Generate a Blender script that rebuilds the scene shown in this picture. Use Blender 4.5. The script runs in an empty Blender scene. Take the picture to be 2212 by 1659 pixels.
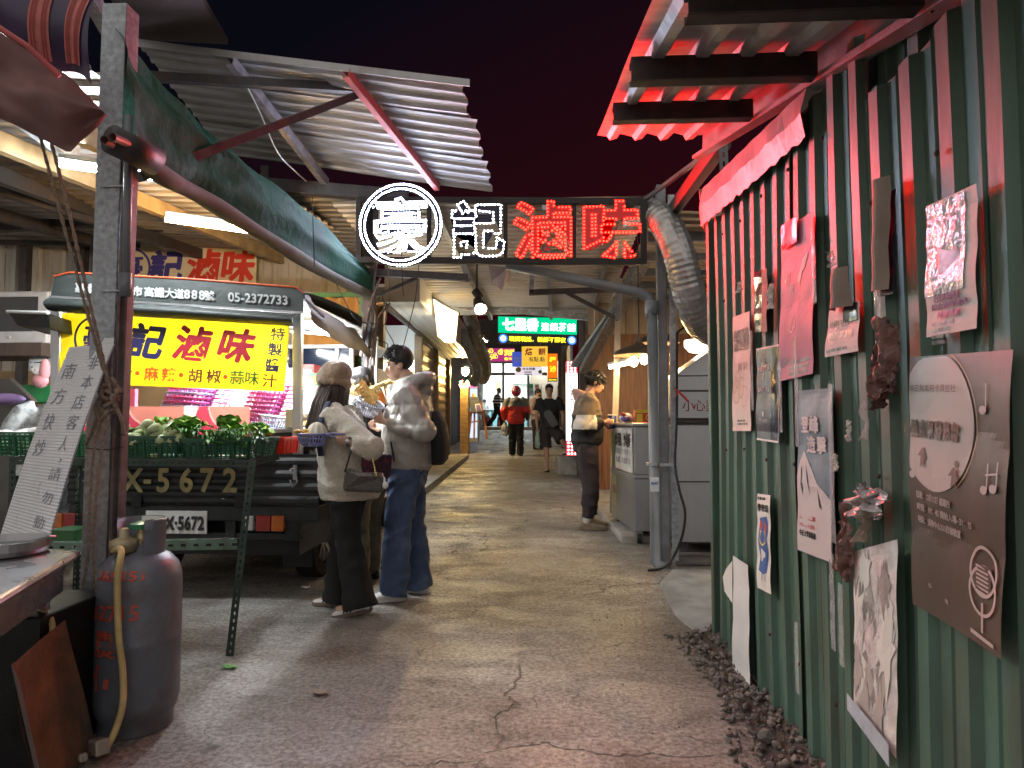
import bpy, bmesh, math, random
import numpy as np
from mathutils import Vector as V, Matrix, noise, Quaternion
random.seed(7)
PI = math.pi
sc = bpy.context.scene
col = sc.collection

# ------------------------------------------------------------------ camera, sky, exposure
EYE = V((0, 0, 1.25)); PITCH = math.radians(3.0); YAW = math.radians(3.27); FPX = 1470.0
cd = bpy.data.cameras.new('camera'); cam = bpy.data.objects.new('camera', cd); col.objects.link(cam)
cd.sensor_width = 36; cd.lens = 36 * FPX / 2212; cd.clip_end = 300; cd.clip_start = 0.05
cam.location = EYE; cam.rotation_euler = (PI / 2 + PITCH, 0, YAW); sc.camera = cam
w = bpy.data.worlds.new('World'); sc.world = w; w.use_nodes = True
nt = w.node_tree; nt.nodes.clear()
wo = nt.nodes.new('ShaderNodeOutputWorld'); bg = nt.nodes.new('ShaderNodeBackground')
# night sky: deep navy on one side, maroon low at right painted in for the sign's red glow
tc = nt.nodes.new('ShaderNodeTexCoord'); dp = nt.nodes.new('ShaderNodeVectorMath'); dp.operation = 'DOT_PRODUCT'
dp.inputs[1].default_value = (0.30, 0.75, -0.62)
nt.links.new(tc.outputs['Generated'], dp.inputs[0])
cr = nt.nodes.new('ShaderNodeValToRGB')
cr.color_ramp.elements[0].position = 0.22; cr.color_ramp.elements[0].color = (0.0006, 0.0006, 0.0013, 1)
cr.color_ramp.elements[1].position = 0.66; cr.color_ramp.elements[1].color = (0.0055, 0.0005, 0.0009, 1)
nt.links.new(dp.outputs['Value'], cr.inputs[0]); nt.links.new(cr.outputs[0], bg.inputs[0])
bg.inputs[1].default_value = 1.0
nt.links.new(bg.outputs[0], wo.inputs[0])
# added fill lamp, very soft, from behind the viewer's left shoulder to lift shadows
sl = bpy.data.lights.new('fill_sun', 'SUN'); so = bpy.data.objects.new('fill_sun', sl); col.objects.link(so)
sl.energy = 0.50; sl.angle = math.radians(150); sl.color = (1.0, .93, .86)
so.rotation_euler = V((0.42, 0.80, -0.42)).to_track_quat('-Z', 'Y').to_euler()
sc.view_settings.view_transform = 'Standard'; sc.view_settings.look = 'None'
sc.view_settings.exposure = 2.2; sc.view_settings.gamma = 1.0
sc.cycles.use_denoising = True
sc.cycles.max_bounces = 7; sc.cycles.diffuse_bounces = 4; sc.cycles.glossy_bounces = 3
sc.cycles.sample_clamp_indirect = 6.0; sc.cycles.caustics_reflective = False; sc.cycles.caustics_refractive = False

# ------------------------------------------------------------------ pixel -> world (2212 x 1659 view of the photo)
Rcam = Matrix.Rotation(YAW, 3, 'Z') @ Matrix.Rotation(PITCH, 3, 'X')
def ray(px, py): return Rcam @ V(((px - 1106) / FPX, 1, (829.5 - py) / FPX))
def P(px, py, Y):
    d = ray(px, py); return EYE + d * (Y / d.y)
def PX(px, py, x):
    d = ray(px, py); return EYE + d * (x / d.x)
def PZ(px, py, z):
    d = ray(px, py); return EYE + d * ((z - EYE.z) / d.z)
def gz(y): return max(0.0, min(y, 14.0) - 5.0) * 0.024 + max(0.0, y - 14.0) * 0.038
def G(px, py):
    d = ray(px, py); lo, hi = .3, 60.0
    for i in range(50):
        m = (lo + hi) / 2; p = EYE + d * (m / d.y)
        if p.z > gz(p.y): lo = m
        else: hi = m
    return EYE + d * (lo / d.y)
def lerp(a, b, t): return a + (b - a) * t

# ------------------------------------------------------------------ materials
MATS = {}
def nodes_of(m): return m.node_tree.nodes, m.node_tree.links
def M(name, c=(.5, .5, .5), rough=.6, metal=0, var=.18, scale=6, bump=.15, bscale=60, c2=None, scale2=3, amt2=.5,
      emit=None, es=0, stretch=(1, 1, 1), spec=.5, sheen=0, alpha=1, trans=0, coat=0, rvar=.15):
    if name in MATS: return MATS[name]
    m = bpy.data.materials.new(name); m.use_nodes = True; n, l = nodes_of(m)
    b = n['Principled BSDF']; MATS[name] = m
    b.inputs['Roughness'].default_value = rough; b.inputs['Metallic'].default_value = metal
    b.inputs['Specular IOR Level'].default_value = spec
    b.inputs['Base Color'].default_value = (*c, 1)
    if sheen: b.inputs['Sheen Weight'].default_value = sheen
    if coat: b.inputs['Coat Weight'].default_value = coat; b.inputs['Coat Roughness'].default_value = .08
    if trans: b.inputs['Transmission Weight'].default_value = trans
    if alpha < 1: b.inputs['Alpha'].default_value = alpha
    if emit:
        b.inputs['Emission Color'].default_value = (*emit, 1); b.inputs['Emission Strength'].default_value = es
    t = n.new('ShaderNodeTexCoord'); mp = n.new('ShaderNodeMapping'); mp.inputs['Scale'].default_value = stretch
    l.new(t.outputs['Object'], mp.inputs[0])
    if var or c2:
        nz = n.new('ShaderNodeTexNoise'); nz.inputs['Scale'].default_value = scale; nz.inputs['Detail'].default_value = 6
        l.new(mp.outputs[0], nz.inputs['Vector'])
        rp = n.new('ShaderNodeValToRGB'); e = rp.color_ramp.elements
        e[0].position = .3; e[1].position = .7
        e[0].color = (*[max(0, x * (1 - var)) for x in c], 1); e[1].color = (*[min(1, x * (1 + var)) for x in c], 1)
        l.new(nz.outputs[0], rp.inputs[0]); out = rp.outputs[0]
        if c2:
            n2 = n.new('ShaderNodeTexNoise'); n2.inputs['Scale'].default_value = scale2; n2.inputs['Detail'].default_value = 8; n2.inputs['Roughness'].default_value = .65
            l.new(mp.outputs[0], n2.inputs['Vector'])
            r2 = n.new('ShaderNodeValToRGB'); r2.color_ramp.elements[0].position = 1 - amt2 - .12; r2.color_ramp.elements[1].position = 1 - amt2 + .12
            l.new(n2.outputs[0], r2.inputs[0])
            mx = n.new('ShaderNodeMix'); mx.data_type = 'RGBA'; mx.inputs[7].default_value = (*c2, 1)
            l.new(r2.outputs[0], mx.inputs[0]); l.new(out, mx.inputs[6]); out = mx.outputs[2]
        l.new(out, b.inputs['Base Color'])
        if rvar:
            mr = n.new('ShaderNodeMapRange'); mr.inputs[3].default_value = max(.03, rough - rvar); mr.inputs[4].default_value = min(1, rough + rvar)
            l.new(nz.outputs[0], mr.inputs[0]); l.new(mr.outputs[0], b.inputs['Roughness'])
    if bump:
        bz = n.new('ShaderNodeTexNoise'); bz.inputs['Scale'].default_value = bscale; bz.inputs['Detail'].default_value = 4
        l.new(mp.outputs[0], bz.inputs['Vector'])
        bp = n.new('ShaderNodeBump'); bp.inputs['Strength'].default_value = bump; bp.inputs['Distance'].default_value = .01
        l.new(bz.outputs[0], bp.inputs['Height']); l.new(bp.outputs[0], b.inputs['Normal'])
    return m
def E(name, c, s):
    if name in MATS: return MATS[name]
    m = bpy.data.materials.new(name); m.use_nodes = True; n, l = nodes_of(m); n.clear()
    o = n.new('ShaderNodeOutputMaterial'); e = n.new('ShaderNodeEmission'); e.inputs[0].default_value = (*c, 1); e.inputs[1].default_value = s
    l.new(e.outputs[0], o.inputs[0]); MATS[name] = m; return m
def E_led(name, c, s, n_=8):       # lensed LED: most of its light goes straight ahead of the sign
    m = E(name, c, s); n, l = nodes_of(m); g = n.new('ShaderNodeNewGeometry'); d = n.new('ShaderNodeVectorMath'); d.operation = 'DOT_PRODUCT'; d.inputs[1].default_value = (0, -1, 0)
    a = n.new('ShaderNodeMath'); a.operation = 'MAXIMUM'; a.inputs[1].default_value = .05; p = n.new('ShaderNodeMath'); p.operation = 'POWER'; p.inputs[1].default_value = n_; k = n.new('ShaderNodeMath'); k.operation = 'MULTIPLY'; k.inputs[1].default_value = s
    l.new(g.outputs['Incoming'], d.inputs[0]); l.new(d.outputs['Value'], a.inputs[0]); l.new(a.outputs[0], p.inputs[0]); l.new(p.outputs[0], k.inputs[0]); l.new(k.outputs[0], n['Emission'].inputs[1]); return m
def RGB(r, g, b):
    f = lambda x: (x / 255 / 12.92) if x <= 10 else ((x / 255 + .055) / 1.055) ** 2.4
    return (f(r), f(g), f(b))

# ------------------------------------------------------------------ mesh builder
class MB:
    def __init__(s): s.v = []; s.f = []; s.m = []; s.mats = []; s.cur = 0
    def mat(s, m):
        if m not in s.mats: s.mats.append(m)
        s.cur = s.mats.index(m); return s
    def add(s, vs, fs):
        o = len(s.v); s.v += [V(x) for x in vs]
        for f in fs: s.f.append([i + o for i in f]); s.m.append(s.cur)
        return s
    def box(s, c, d, R=None):
        c = V(c); x, y, z = d[0] / 2, d[1] / 2, d[2] / 2
        vs = [V((a * x, b * y, e * z)) for a in (-1, 1) for b in (-1, 1) for e in (-1, 1)]
        if R is not None: vs = [R @ q for q in vs]
        return s.add([c + q for q in vs], [(0, 1, 3, 2), (4, 6, 7, 5), (0, 4, 5, 1), (2, 3, 7, 6), (0, 2, 6, 4), (1, 5, 7, 3)])
    def bbox(s, a, b):
        a, b = V(a), V(b); return s.box((a + b) / 2, [abs(b[i] - a[i]) for i in range(3)])
    def beam(s, p, q, w_, h_, up=(0, 0, 1)):
        p, q = V(p), V(q); d = (q - p).normalized(); u = V(up); r = d.cross(u)
        if r.length < 1e-4: r = d.cross(V((1, 0, 0)))
        r.normalize(); u = r.cross(d)
        vs = []
        for c in (p, q):
            for a, b in ((-1, -1), (1, -1), (1, 1), (-1, 1)): vs.append(c + r * (a * w_ / 2) + u * (b * h_ / 2))
        return s.add(vs, [(3, 2, 1, 0), (4, 5, 6, 7), (0, 1, 5, 4), (1, 2, 6, 5), (2, 3, 7, 6), (3, 0, 4, 7)])
    def channel(s, p, q, w_, h_, t=.004, up=(0, 0, 1), flip=1):      # C section: web + two flanges with lips
        p, q = V(p), V(q); d = (q - p).normalized(); u = V(up); r = d.cross(u).normalized(); u = r.cross(d)
        r = r * flip
        s.beam(p - r * (w_ / 2), q - r * (w_ / 2), t, h_, up)
        for k in (-1, 1):
            o = u * (k * (h_ / 2 - t / 2)) + r * (t * .6)
            s.beam(p + o, q + o, w_ - t, t, up)
            o2 = u * (k * (h_ / 2 - .012)) + r * (w_ / 2 + t * .2)
            s.beam(p + o2, q + o2, t, .018, up)
        return s
    def tube(s, pts, r, n=10, cap=True, flat=None):
        pts = [V(p) for p in pts]; k = len(pts); rs = r if isinstance(r, (list, tuple)) else [r] * k
        rings = []; prev = None
        for i, p in enumerate(pts):
            d = (pts[min(i + 1, k - 1)] - pts[max(i - 1, 0)])
            d = d.normalized() if d.length > 1e-9 else V((0, 0, 1))
            if prev is None:
                a = V((0, 0, 1)) if abs(d.z) < .9 else V((1, 0, 0)); x = d.cross(a).normalized()
            else:
                x = prev - d * prev.dot(d); x = x.normalized() if x.length > 1e-6 else d.orthogonal().normalized()
            prev = x; y = d.cross(x)
            rr = rs[i]; ra, rb = rr if isinstance(rr, (tuple, list)) else (rr, rr)
            rings.append([p + x * (ra * math.cos(2 * PI * j / n)) + y * (rb * math.sin(2 * PI * j / n)) for j in range(n)])
        return s.loft(rings, cap)
    def loft(s, rings, cap=True, closed=True):
        n = len(rings[0]); vs = [p for rg in rings for p in rg]; fs = []
        for i in range(len(rings) - 1):
            for j in range(n if closed else n - 1):
                a = i * n + j; b = i * n + (j + 1) % n; fs.append((a, b, b + n, a + n))
        if cap and closed:
            fs.append(tuple(range(n))[::-1]); fs.append(tuple((len(rings) - 1) * n + j for j in range(n)))
        return s.add(vs, fs)
    def lathe(s, prof, c, n=24, R=None, cap=True):
        c = V(c); rings = []
        for r, z in prof:
            rg = [V((r * math.cos(2 * PI * j / n), r * math.sin(2 * PI * j / n), z)) for j in range(n)]
            if R is not None: rg = [R @ q for q in rg]
            rings.append([c + q for q in rg])
        return s.loft(rings, cap)
    def ell(s, c, r, R=None, nu=16, nv=10):
        prof = []; rings = []; c = V(c)
        for i in range(nv + 1):
            t = PI * i / nv; z = -math.cos(t); q = max(1e-3, math.sin(t)); rg = []
            for j in range(nu):
                a = 2 * PI * j / nu; p = V((q * math.cos(a) * r[0], q * math.sin(a) * r[1], z * r[2]))
                rg.append(c + (R @ p if R is not None else p))
            rings.append(rg)
        return s.loft(rings, True)
    def grid(s, f, nu, nv):
        vs = [f(i / nu, j / nv) for j in range(nv + 1) for i in range(nu + 1)]; fs = []
        for j in range(nv):
            for i in range(nu):
                a = j * (nu + 1) + i; fs.append((a, a + 1, a + nu + 2, a + nu + 1))
        return s.add(vs, fs)
    def quad(s, a, b, c, d): return s.add([a, b, c, d], [(0, 1, 2, 3)])
    def solid(s, poly, d):                                             # prism from polygon
        n = len(poly); d = V(d); poly = [V(p) for p in poly]
        fs = [tuple(range(n))[::-1], tuple(range(n, 2 * n))] + [(i, (i + 1) % n, n + (i + 1) % n, n + i) for i in range(n)]
        return s.add(poly + [p + d for p in poly], fs)
    def slot(s, p, q, wv, hw, per, hl, off=0):                          # flat strip p..q, width vector wv, with a row of slots
        p, q, wv = V(p), V(q), V(wv); L = (q - p).length; d = (q - p) / L; W = wv.length; wn = wv / W; k = max(1, int(L / per)); per = L / k
        a = (W - hw) / 2
        s.quad(p, q, q + wn * a, p + wn * a); s.quad(p + wn * (W - a), q + wn * (W - a), q + wv, p + wv)
        for i in range(k):
            b0 = p + d * (per * i) + wn * a; e = per - hl
            s.quad(b0, b0 + d * e, b0 + d * e + wn * hw, b0 + wn * hw)
        return s

def corrugate(mb, o, du, dv, nrm, width, length, per=.2, depth=.025, prof=None, nv=1, warp=None, jag=0):
    """trapezoid ribs running along dv, repeated along du"""
    o, du, dv, nrm = V(o), V(du).normalized(), V(dv).normalized(), V(nrm).normalized()
    prof = prof or [(0, 0), (.42, 0), (.5, 1), (.78, 1), (.86, 0)]
    us = []; k = 0
    while True:
        done = False
        for t, h in prof:
            u = (k + t) * per
            if u >= width: done = True; break
            us.append((u, h * depth))
        if done: break
        k += 1
    us.append((width, us[-1][1]))
    rows = []
    for j in range(nv + 1):
        row = []
        for u, h in us:
            p = o + du * u + dv * (length * j / nv) + nrm * h
            if warp: p = warp(p, u, j / nv)
            row.append(p)
        rows.append(row)
    return mb.loft(rows, cap=False, closed=False)

# ------------------------------------------------------------------ objects
def mesh_from(name, mb, smooth=False):
    me = bpy.data.meshes.new(name); me.from_pydata([tuple(v) for v in mb.v], [], mb.f)
    for m in mb.mats: me.materials.append(m)
    if mb.mats and len(mb.mats) > 1: me.polygons.foreach_set('material_index', mb.m)
    if smooth: me.polygons.foreach_set('use_smooth', [True] * len(me.polygons))
    me.update(); return me
def fixn(me):
    bm = bmesh.new(); bm.from_mesh(me); bmesh.ops.recalc_face_normals(bm, faces=bm.faces); bm.to_mesh(me); bm.free()
def tag(o, label=None, cat=None, group=None, kind=None):
    if label: o['label'] = label
    if cat: o['category'] = cat
    if group: o['group'] = group
    if kind: o['kind'] = kind
    return o
def thing(name, loc, label, cat, group=None, rz=0):
    o = bpy.data.objects.new(name, None); col.objects.link(o); o.location = loc; o.rotation_euler = (0, 0, rz); o.empty_display_size = .1
    return tag(o, label, cat, group)
def wmat(o):
    m = Matrix.LocRotScale(o.location, o.rotation_euler, o.scale)
    return (wmat(o.parent) @ o.matrix_parent_inverse @ m) if o.parent else m
def part(name, mb, m=None, parent=None, smooth=False, bevel=0, local=False, label=None, rec=True, auto=None):
    """a mesh under parent; world-space vertices unless local"""
    if m is not None and not mb.mats: mb.mats = [m]
    me = mesh_from(name, mb, smooth)
    if rec: fixn(me)
    o = bpy.data.objects.new(name, me); col.objects.link(o)
    if parent is not None:
        o.parent = parent
        if not local:
            inv = wmat(parent).inverted()
            me.transform(inv)
    if bevel:
        b = o.modifiers.new('bevel', 'BEVEL'); b.width = bevel; b.segments = 2; b.limit_method = 'ANGLE'
    if auto: o.modifiers.new('ws', 'WEIGHTED_NORMAL')
    if label: o['label'] = label
    return o
def solo(name, mb, m, label, cat, group=None, smooth=False, bevel=0, kind=None, rec=True):
    """a thing that is one mesh, origin at its base"""
    if m is not None and not mb.mats: mb.mats = [m]
    xs = [v.x for v in mb.v]; ys = [v.y for v in mb.v]; zs = [v.z for v in mb.v]
    c = V(((min(xs) + max(xs)) / 2, (min(ys) + max(ys)) / 2, min(zs)))
    mb.v = [v - c for v in mb.v]
    o = part(name, mb, None, None, smooth, bevel, rec=rec); o.location = c
    return tag(o, label, cat, group, kind)
def dup(root, loc, rz=None, label=None):
    def cp(o, par):
        c = o.copy(); col.objects.link(c)
        if par is not None: c.parent = par
        for ch in [x for x in list(KIDS.get(o, o.children))]: cp(ch, c)
        return c
    c = cp(root, None); c.location = loc
    if rz is not None: c.rotation_euler = (0, 0, rz)
    if label: c['label'] = label
    return c
KIDS = {}

# ------------------------------------------------------------------ lettering
GL = {}
def glyph(s, bold=0.0, res=3):
    k = (s, bold, res)
    if k in GL: return GL[k]
    cu = bpy.data.curves.new('t', 'FONT'); cu.body = s; cu.size = 1; cu.resolution_u = res; cu.offset = bold; cu.fill_mode = 'FRONT'
    ob = bpy.data.objects.new('t', cu); me = ob.to_mesh()
    vs = [(v.co.x, v.co.y) for v in me.vertices]; fs = [tuple(p.vertices) for p in me.polygons]
    ob.to_mesh_clear(); bpy.data.objects.remove(ob); bpy.data.curves.remove(cu)
    GL[k] = (vs, fs); return GL[k]
class Card:
    """paints on a surface: f(u, v, h) -> point; u right, v up (metres), h off the surface"""
    def __init__(s, mb, f): s.mb = mb; s.f = f
    def sheet(s, u0, v0, u1, v1, m, h=0, nu=1, nv=1):
        s.mb.mat(m); s.mb.grid(lambda a, b: s.f(lerp(u0, u1, a), lerp(v0, v1, b), h), nu, nv); return s
    def poly(s, pts, m, h=.0015):
        xs = [p[0] for p in pts]; ys = [p[1] for p in pts]
        if max(max(xs) - min(xs), max(ys) - min(ys)) > .12 and len(pts) > 7 and max(xs) < 3:      # follow the waves of the sheet
            q = []
            for i in range(len(pts)):
                a, b = pts[i], pts[(i + 1) % len(pts)]; k = max(1, int(math.dist(a, b) / .03)); q += [(lerp(a[0], b[0], t / k), lerp(a[1], b[1], t / k)) for t in range(k)]
            cx, cy = sum(p[0] for p in q) / len(q), sum(p[1] for p in q) / len(q); s.mb.mat(m)
            s.mb.loft([[s.f(lerp(cx, a, t), lerp(cy, b, t), h) for a, b in q] for t in (1, .8, .6, .4, .2, .02)], cap=True); return s
        s.mb.mat(m); s.mb.add([s.f(u, v, h) for u, v in pts], [tuple(range(len(pts)))]); return s
    def disc(s, u, v, r, m, h=.0015, n=24, r2=None):
        s.mb.mat(m); r2 = r2 or r; s.mb.add([s.f(u + r * math.cos(2 * PI * i / n), v + r2 * math.sin(2 * PI * i / n), h) for i in range(n)], [tuple(range(n))]); return s
    def ring(s, u, v, r, t, m, h=.0015, n=40):
        s.mb.mat(m); vs = []
        for rr in (r, r - t): vs += [s.f(u + rr * math.cos(2 * PI * i / n), v + rr * math.sin(2 * PI * i / n), h) for i in range(n)]
        s.mb.add(vs, [(i, (i + 1) % n, n + (i + 1) % n, n + i) for i in range(n)]); return s
    def text(s, t, u, v, size, m, h=.002, bold=.01, sx=1, anchor='c', fitw=None, rot=0, slant=0, _again=False):
        vs, fs = glyph(t, min(bold, .010))
        if not vs: return s
        xs = [a for a, b in vs]; ys = [b for a, b in vs]; x0, x1, y0, y1 = min(xs), max(xs), min(ys), max(ys)
        k = size
        if fitw: sx = fitw / ((x1 - x0) * k)
        cx = {'c': (x0 + x1) / 2, 'l': x0, 'r': x1}[anchor]; cy = (y0 + y1) / 2
        s.mb.mat(m); cr, sr = math.cos(rot), math.sin(rot)
        out = []
        for a, b in vs:
            a, b = (a - cx) * k * sx, (b - cy) * k
            a += b * slant
            out.append(s.f(u + a * cr - b * sr, v + a * sr + b * cr, h))
        s.mb.add(out, fs)
        if bold > .010 and not _again:      # heavier strokes: shifted copies, each a hair in front of the last
            e = (bold - .006) * size
            for i, (dx, dy) in enumerate(((e, e * .4), (-e, -e * .4), (-e * .4, e), (e * .4, -e))): s.text(t, u + dx * sx, v + dy, size, m, h + .0004 * (i + 1), .010, sx, anchor, None, rot, slant, True)
        return s
    def vtext(s, t, u, v, size, step, m, **kw):
        for i, ch in enumerate(t): s.text(ch, u, v - i * step, size, m, **kw)
        return s
def plane_map(o, r, u):
    o, r, u = V(o), V(r).normalized(), V(u).normalized(); n = r.cross(u)
    return lambda a, b, h: o + r * a + u * b + n * h
# ================================================================== shared materials
m_galv = M('galvanised', (.32, .34, .36), .42, .85, var=.3, scale=28, bump=.1, bscale=90, c2=(.16, .13, .11), scale2=5, amt2=.35)
m_dsteel = M('dark_steel', (.055, .052, .055), .55, .3, var=.35, scale=12, c2=(.12, .06, .035), scale2=7, amt2=.36)
m_gsteel = M('grey_painted_steel', (.19, .20, .22), .5, .2, var=.25, scale=9, c2=(.13, .07, .04), scale2=4, amt2=.33)
m_zinc = M('zinc_sheet', (.40, .40, .41), .62, .3, var=.15, scale=3, bump=.12, bscale=22, stretch=(1, 5, 1), c2=(.22, .19, .16), scale2=2.2, amt2=.36)
m_green = M('green_sheet_paint', (.078, .150, .112), .50, .1, var=.22, scale=5, bump=.12, bscale=30, stretch=(1, 1, .25), c2=(.075, .095, .07), scale2=6, amt2=.43)
m_flash = M('pale_flashing', (.40, .33, .33), .5, .3, var=.2, scale=6, c2=(.3, .22, .2), scale2=4, amt2=.35)
m_stain = M('stainless', (.36, .37, .39), .36, .7, var=.12, scale=3, bump=.05, bscale=14, stretch=(1, 1, .3), c2=(.3, .3, .31), scale2=1.6, amt2=.45)
m_paper = M('paper', (.72, .70, .66), .7, var=.06, scale=9, bump=.25, bscale=14)
m_white = M('white_paint', (.74, .74, .73), .45, var=.08, scale=4)
m_black = M('black_rubber', (.012, .012, .013), .6, var=.2)
m_dark = M('dark_cloth', (.016, .016, .018), .85, var=.25, scale=30, bump=.3, bscale=200)
m_tape = M('clear_film', (.78, .78, .80), .06, var=.05, bump=.8, bscale=18, alpha=.35)
m_glue = M('paper_residue', (.60, .56, .55), .8, var=.25, scale=20, bump=.5, bscale=40)
m_brownp = M('brown_paper_back', (.30, .24, .20), .8, var=.2, scale=8, bump=.3, bscale=20)
m_gold = M('brown_poster', (.085, .066, .052), .42, var=.12, scale=3, bump=.15, bscale=10)
m_ink = M('black_ink', (.02, .02, .022), .5, var=0, bump=0)
m_red = M('red_paint', (.50, .035, .025), .5, var=.15)
m_wood = M('wood_panel', (.20, .085, .04), .45, var=.45, scale=5, stretch=(9, 9, .5), bump=.15)
m_conc = M('concrete_step', (.34, .31, .28), .85, var=.25, scale=7, bump=.6, bscale=30, c2=(.16, .14, .12), amt2=.4)
m_wire = M('black_cable', (.01, .01, .011), .5, var=0, bump=0)

# ================================================================== ground
def ground_mat():
    m = bpy.data.materials.new('worn_concrete'); m.use_nodes = True; n, l = nodes_of(m); b = n['Principled BSDF']
    def N(t, **k):
        x = n.new(t)
        for a, c in k.items():
            if a in x.inputs: x.inputs[a].default_value = c
        return x
    tc = N('ShaderNodeTexCoord'); L = l.new
    def noise_(sc_, det=6, rough=.6, st=None, dist=0):
        x = N('ShaderNodeTexNoise', Scale=sc_, Detail=det, Roughness=rough, Distortion=dist)
        if st:
            mp = N('ShaderNodeMapping'); mp.inputs['Scale'].default_value = st; L(tc.outputs['Object'], mp.inputs[0]); L(mp.outputs[0], x.inputs['Vector'])
        else: L(tc.outputs['Object'], x.inputs['Vector'])
        return x
    def ramp(src, *st):
        r = N('ShaderNodeValToRGB'); e = r.color_ramp.elements
        while len(e) < len(st): e.new(.5)
        for i, (p, c) in enumerate(st):
            e[i].position = p; e[i].color = (*c, 1) if isinstance(c, tuple) else (c, c, c, 1)
        L(src, r.inputs[0]); return r.outputs[0]
    def mix(f, a, c, mode='MIX'):
        x = N('ShaderNodeMix'); x.data_type = 'RGBA'; x.blend_type = mode
        for s_, k in ((f, 0), (a, 6), (c, 7)):
            if isinstance(s_, (int, float)): x.inputs[k].default_value = s_
            elif isinstance(s_, tuple): x.inputs[k].default_value = (*s_, 1)
            else: L(s_, x.inputs[k])
        return x.outputs[2]
    big = noise_(.55, 8, .62); mid = noise_(2.2, 8, .7); streak = noise_(1.0, 8, .7, (2.0, 3.6, 1), .6); fine = noise_(45, 5, .7)
    base = ramp(big.outputs[0], (.38, (.17, .15, .128)), (.5, (.28, .265, .24)), (.58, (.39, .385, .365)))
    base = mix(ramp(mid.outputs[0], (.45, 0.), (.62, .75)), base, (.17, .135, .115))
    base = mix(ramp(streak.outputs[0], (.38, .45), (.52, 0.)), base, (.14, .115, .10))
    base = mix(.85, base, ramp(fine.outputs[0], (.36, .16), (.64, .78)), 'OVERLAY'); grit = noise_(160, 3, .6); base = mix(ramp(grit.outputs[0], (.58, 0.), (.66, .7)), base, (.07, .06, .052))
    spots = noise_(3.3, 3, .5); base = mix(ramp(spots.outputs[0], (.70, 0.), (.76, .8)), base, (.05, .042, .038))
    # cracks
    dn = noise_(1.6, 5, .6); wv = N('ShaderNodeVectorMath'); wv.operation = 'SCALE'; wv.inputs['Scale'].default_value = .55
    L(dn.outputs['Color'], wv.inputs[0]); av = N('ShaderNodeVectorMath'); av.operation = 'ADD'; L(tc.outputs['Object'], av.inputs[0]); L(wv.outputs[0], av.inputs[1])
    def cracks(s_, w_, st_=.5):
        vo = N('ShaderNodeTexVoronoi'); vo.feature = 'DISTANCE_TO_EDGE'; vo.inputs['Scale'].default_value = s_; L(av.outputs[0], vo.inputs['Vector'])
        c = ramp(vo.outputs['Distance'], (0., 1.), (w_, 0.))
        k = noise_(.9 * s_, 2, .5); g = ramp(k.outputs[0], (st_, 0.), (st_ + .06, 1.))
        return mix(1., c, g, 'MULTIPLY')
    c1 = cracks(.62, .006, .47); c2 = cracks(1.7, .008, .52)
    ck = mix(1., c1, c2, 'LIGHTEN')
    base = mix(.8, base, mix(ck, base, (.05, .042, .036)))
    L(base, b.inputs['Base Color'])
    ro = mix(ramp(streak.outputs[0], (.42, 0.), (.62, 1.)), (.78,) * 3, (.27,) * 3); ro = mix(ramp(mid.outputs[0], (.4, 0.), (.6, .7)), ro, (.58,) * 3)
    L(ro, b.inputs['Roughness'])
    h = mix(.5, mid.outputs[0], fine.outputs[0]); h = mix(.45, h, streak.outputs[0]); h = mix(ck, h, (0, 0, 0))
    bp = N('ShaderNodeBump', Strength=.75, Distance=.022); L(h, bp.inputs['Height']); L(bp.outputs[0], b.inputs['Normal'])
    return m
m_ground = ground_mat()
mb = MB().mat(m_ground)
xs = [-60, -14, -8] + [-5 + .25 * i for i in range(41)] + [8, 14, 60]; ys = [-40, -8] + [-1 + .25 * i for i in range(97)] + [27, 31, 60, 160]
vs = []
for y in ys:
    for x in xs:
        near = -6 < x < 6 and -2 < y < 24
        z = gz(min(y, 34)) + (.010 * noise.noise(V((x * .9, y * .9, 0))) + .004 * noise.noise(V((x * 3, y * 3, 5))) if near else 0)
        vs.append((x, y, z))
nx = len(xs)
mb.add(vs, [(j * nx + i, j * nx + i + 1, (j + 1) * nx + i + 1, (j + 1) * nx + i) for j in range(len(ys) - 1) for i in range(nx - 1)])
g = part('ground', mb, None, None, smooth=True); g['kind'] = 'structure'
# concrete apron by the columns: a slightly raised, bluer slab
m_apron = M('apron_concrete', (.33, .34, .34), .8, var=.2, scale=5, bump=.4, bscale=60, c2=(.2, .2, .2), amt2=.4)
mb = MB().mat(m_apron); ap = []
for i, (a, b_) in enumerate([(1452, 1232), (1425, 1262), (1440, 1300), (1462, 1335), (1500, 1365), (1556, 1385)]):
    p = G(a, b_); ap.append((p.x, p.y))
ap += [(2.6, 3.95), (2.6, 5.75)]
mb.solid([(x, y, gz(y) - .03) for x, y in ap], (0, 0, .042))
o = part('pavement', mb, None, None, bevel=.008); o['kind'] = 'structure'
# worn white paint far down the alley
m_road = M('worn_white_paint', (.62, .60, .56), .6, var=.3, scale=9, bump=.3, c2=(.25, .21, .18), scale2=6, amt2=.42)
mb = MB().mat(m_road)
for k, (pa, pb, wd) in enumerate([((1075, 935), (1062, 948), 22), ((1060, 950), (1052, 960), 20), ((1050, 962), (1045, 970), 18), ((1046, 973), (1040, 981), 30)]):
    a, b_ = G(*pa), G(*pb); wx = .28
    pts = []
    for t in (0, .33, .66, 1): pts.append((lerp(a.x, b_.x, t) - wx / 2 - random.random() * .1, lerp(a.y, b_.y, t)))
    for t in (1, .66, .33, 0): pts.append((lerp(a.x, b_.x, t) + wx / 2 + random.random() * .1, lerp(a.y, b_.y, t)))
    mb.add([(x, y, gz(y) + .012) for x, y in pts], [tuple(range(8))])
o = part('road_markings', mb, None, None); o['kind'] = 'structure'

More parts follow.
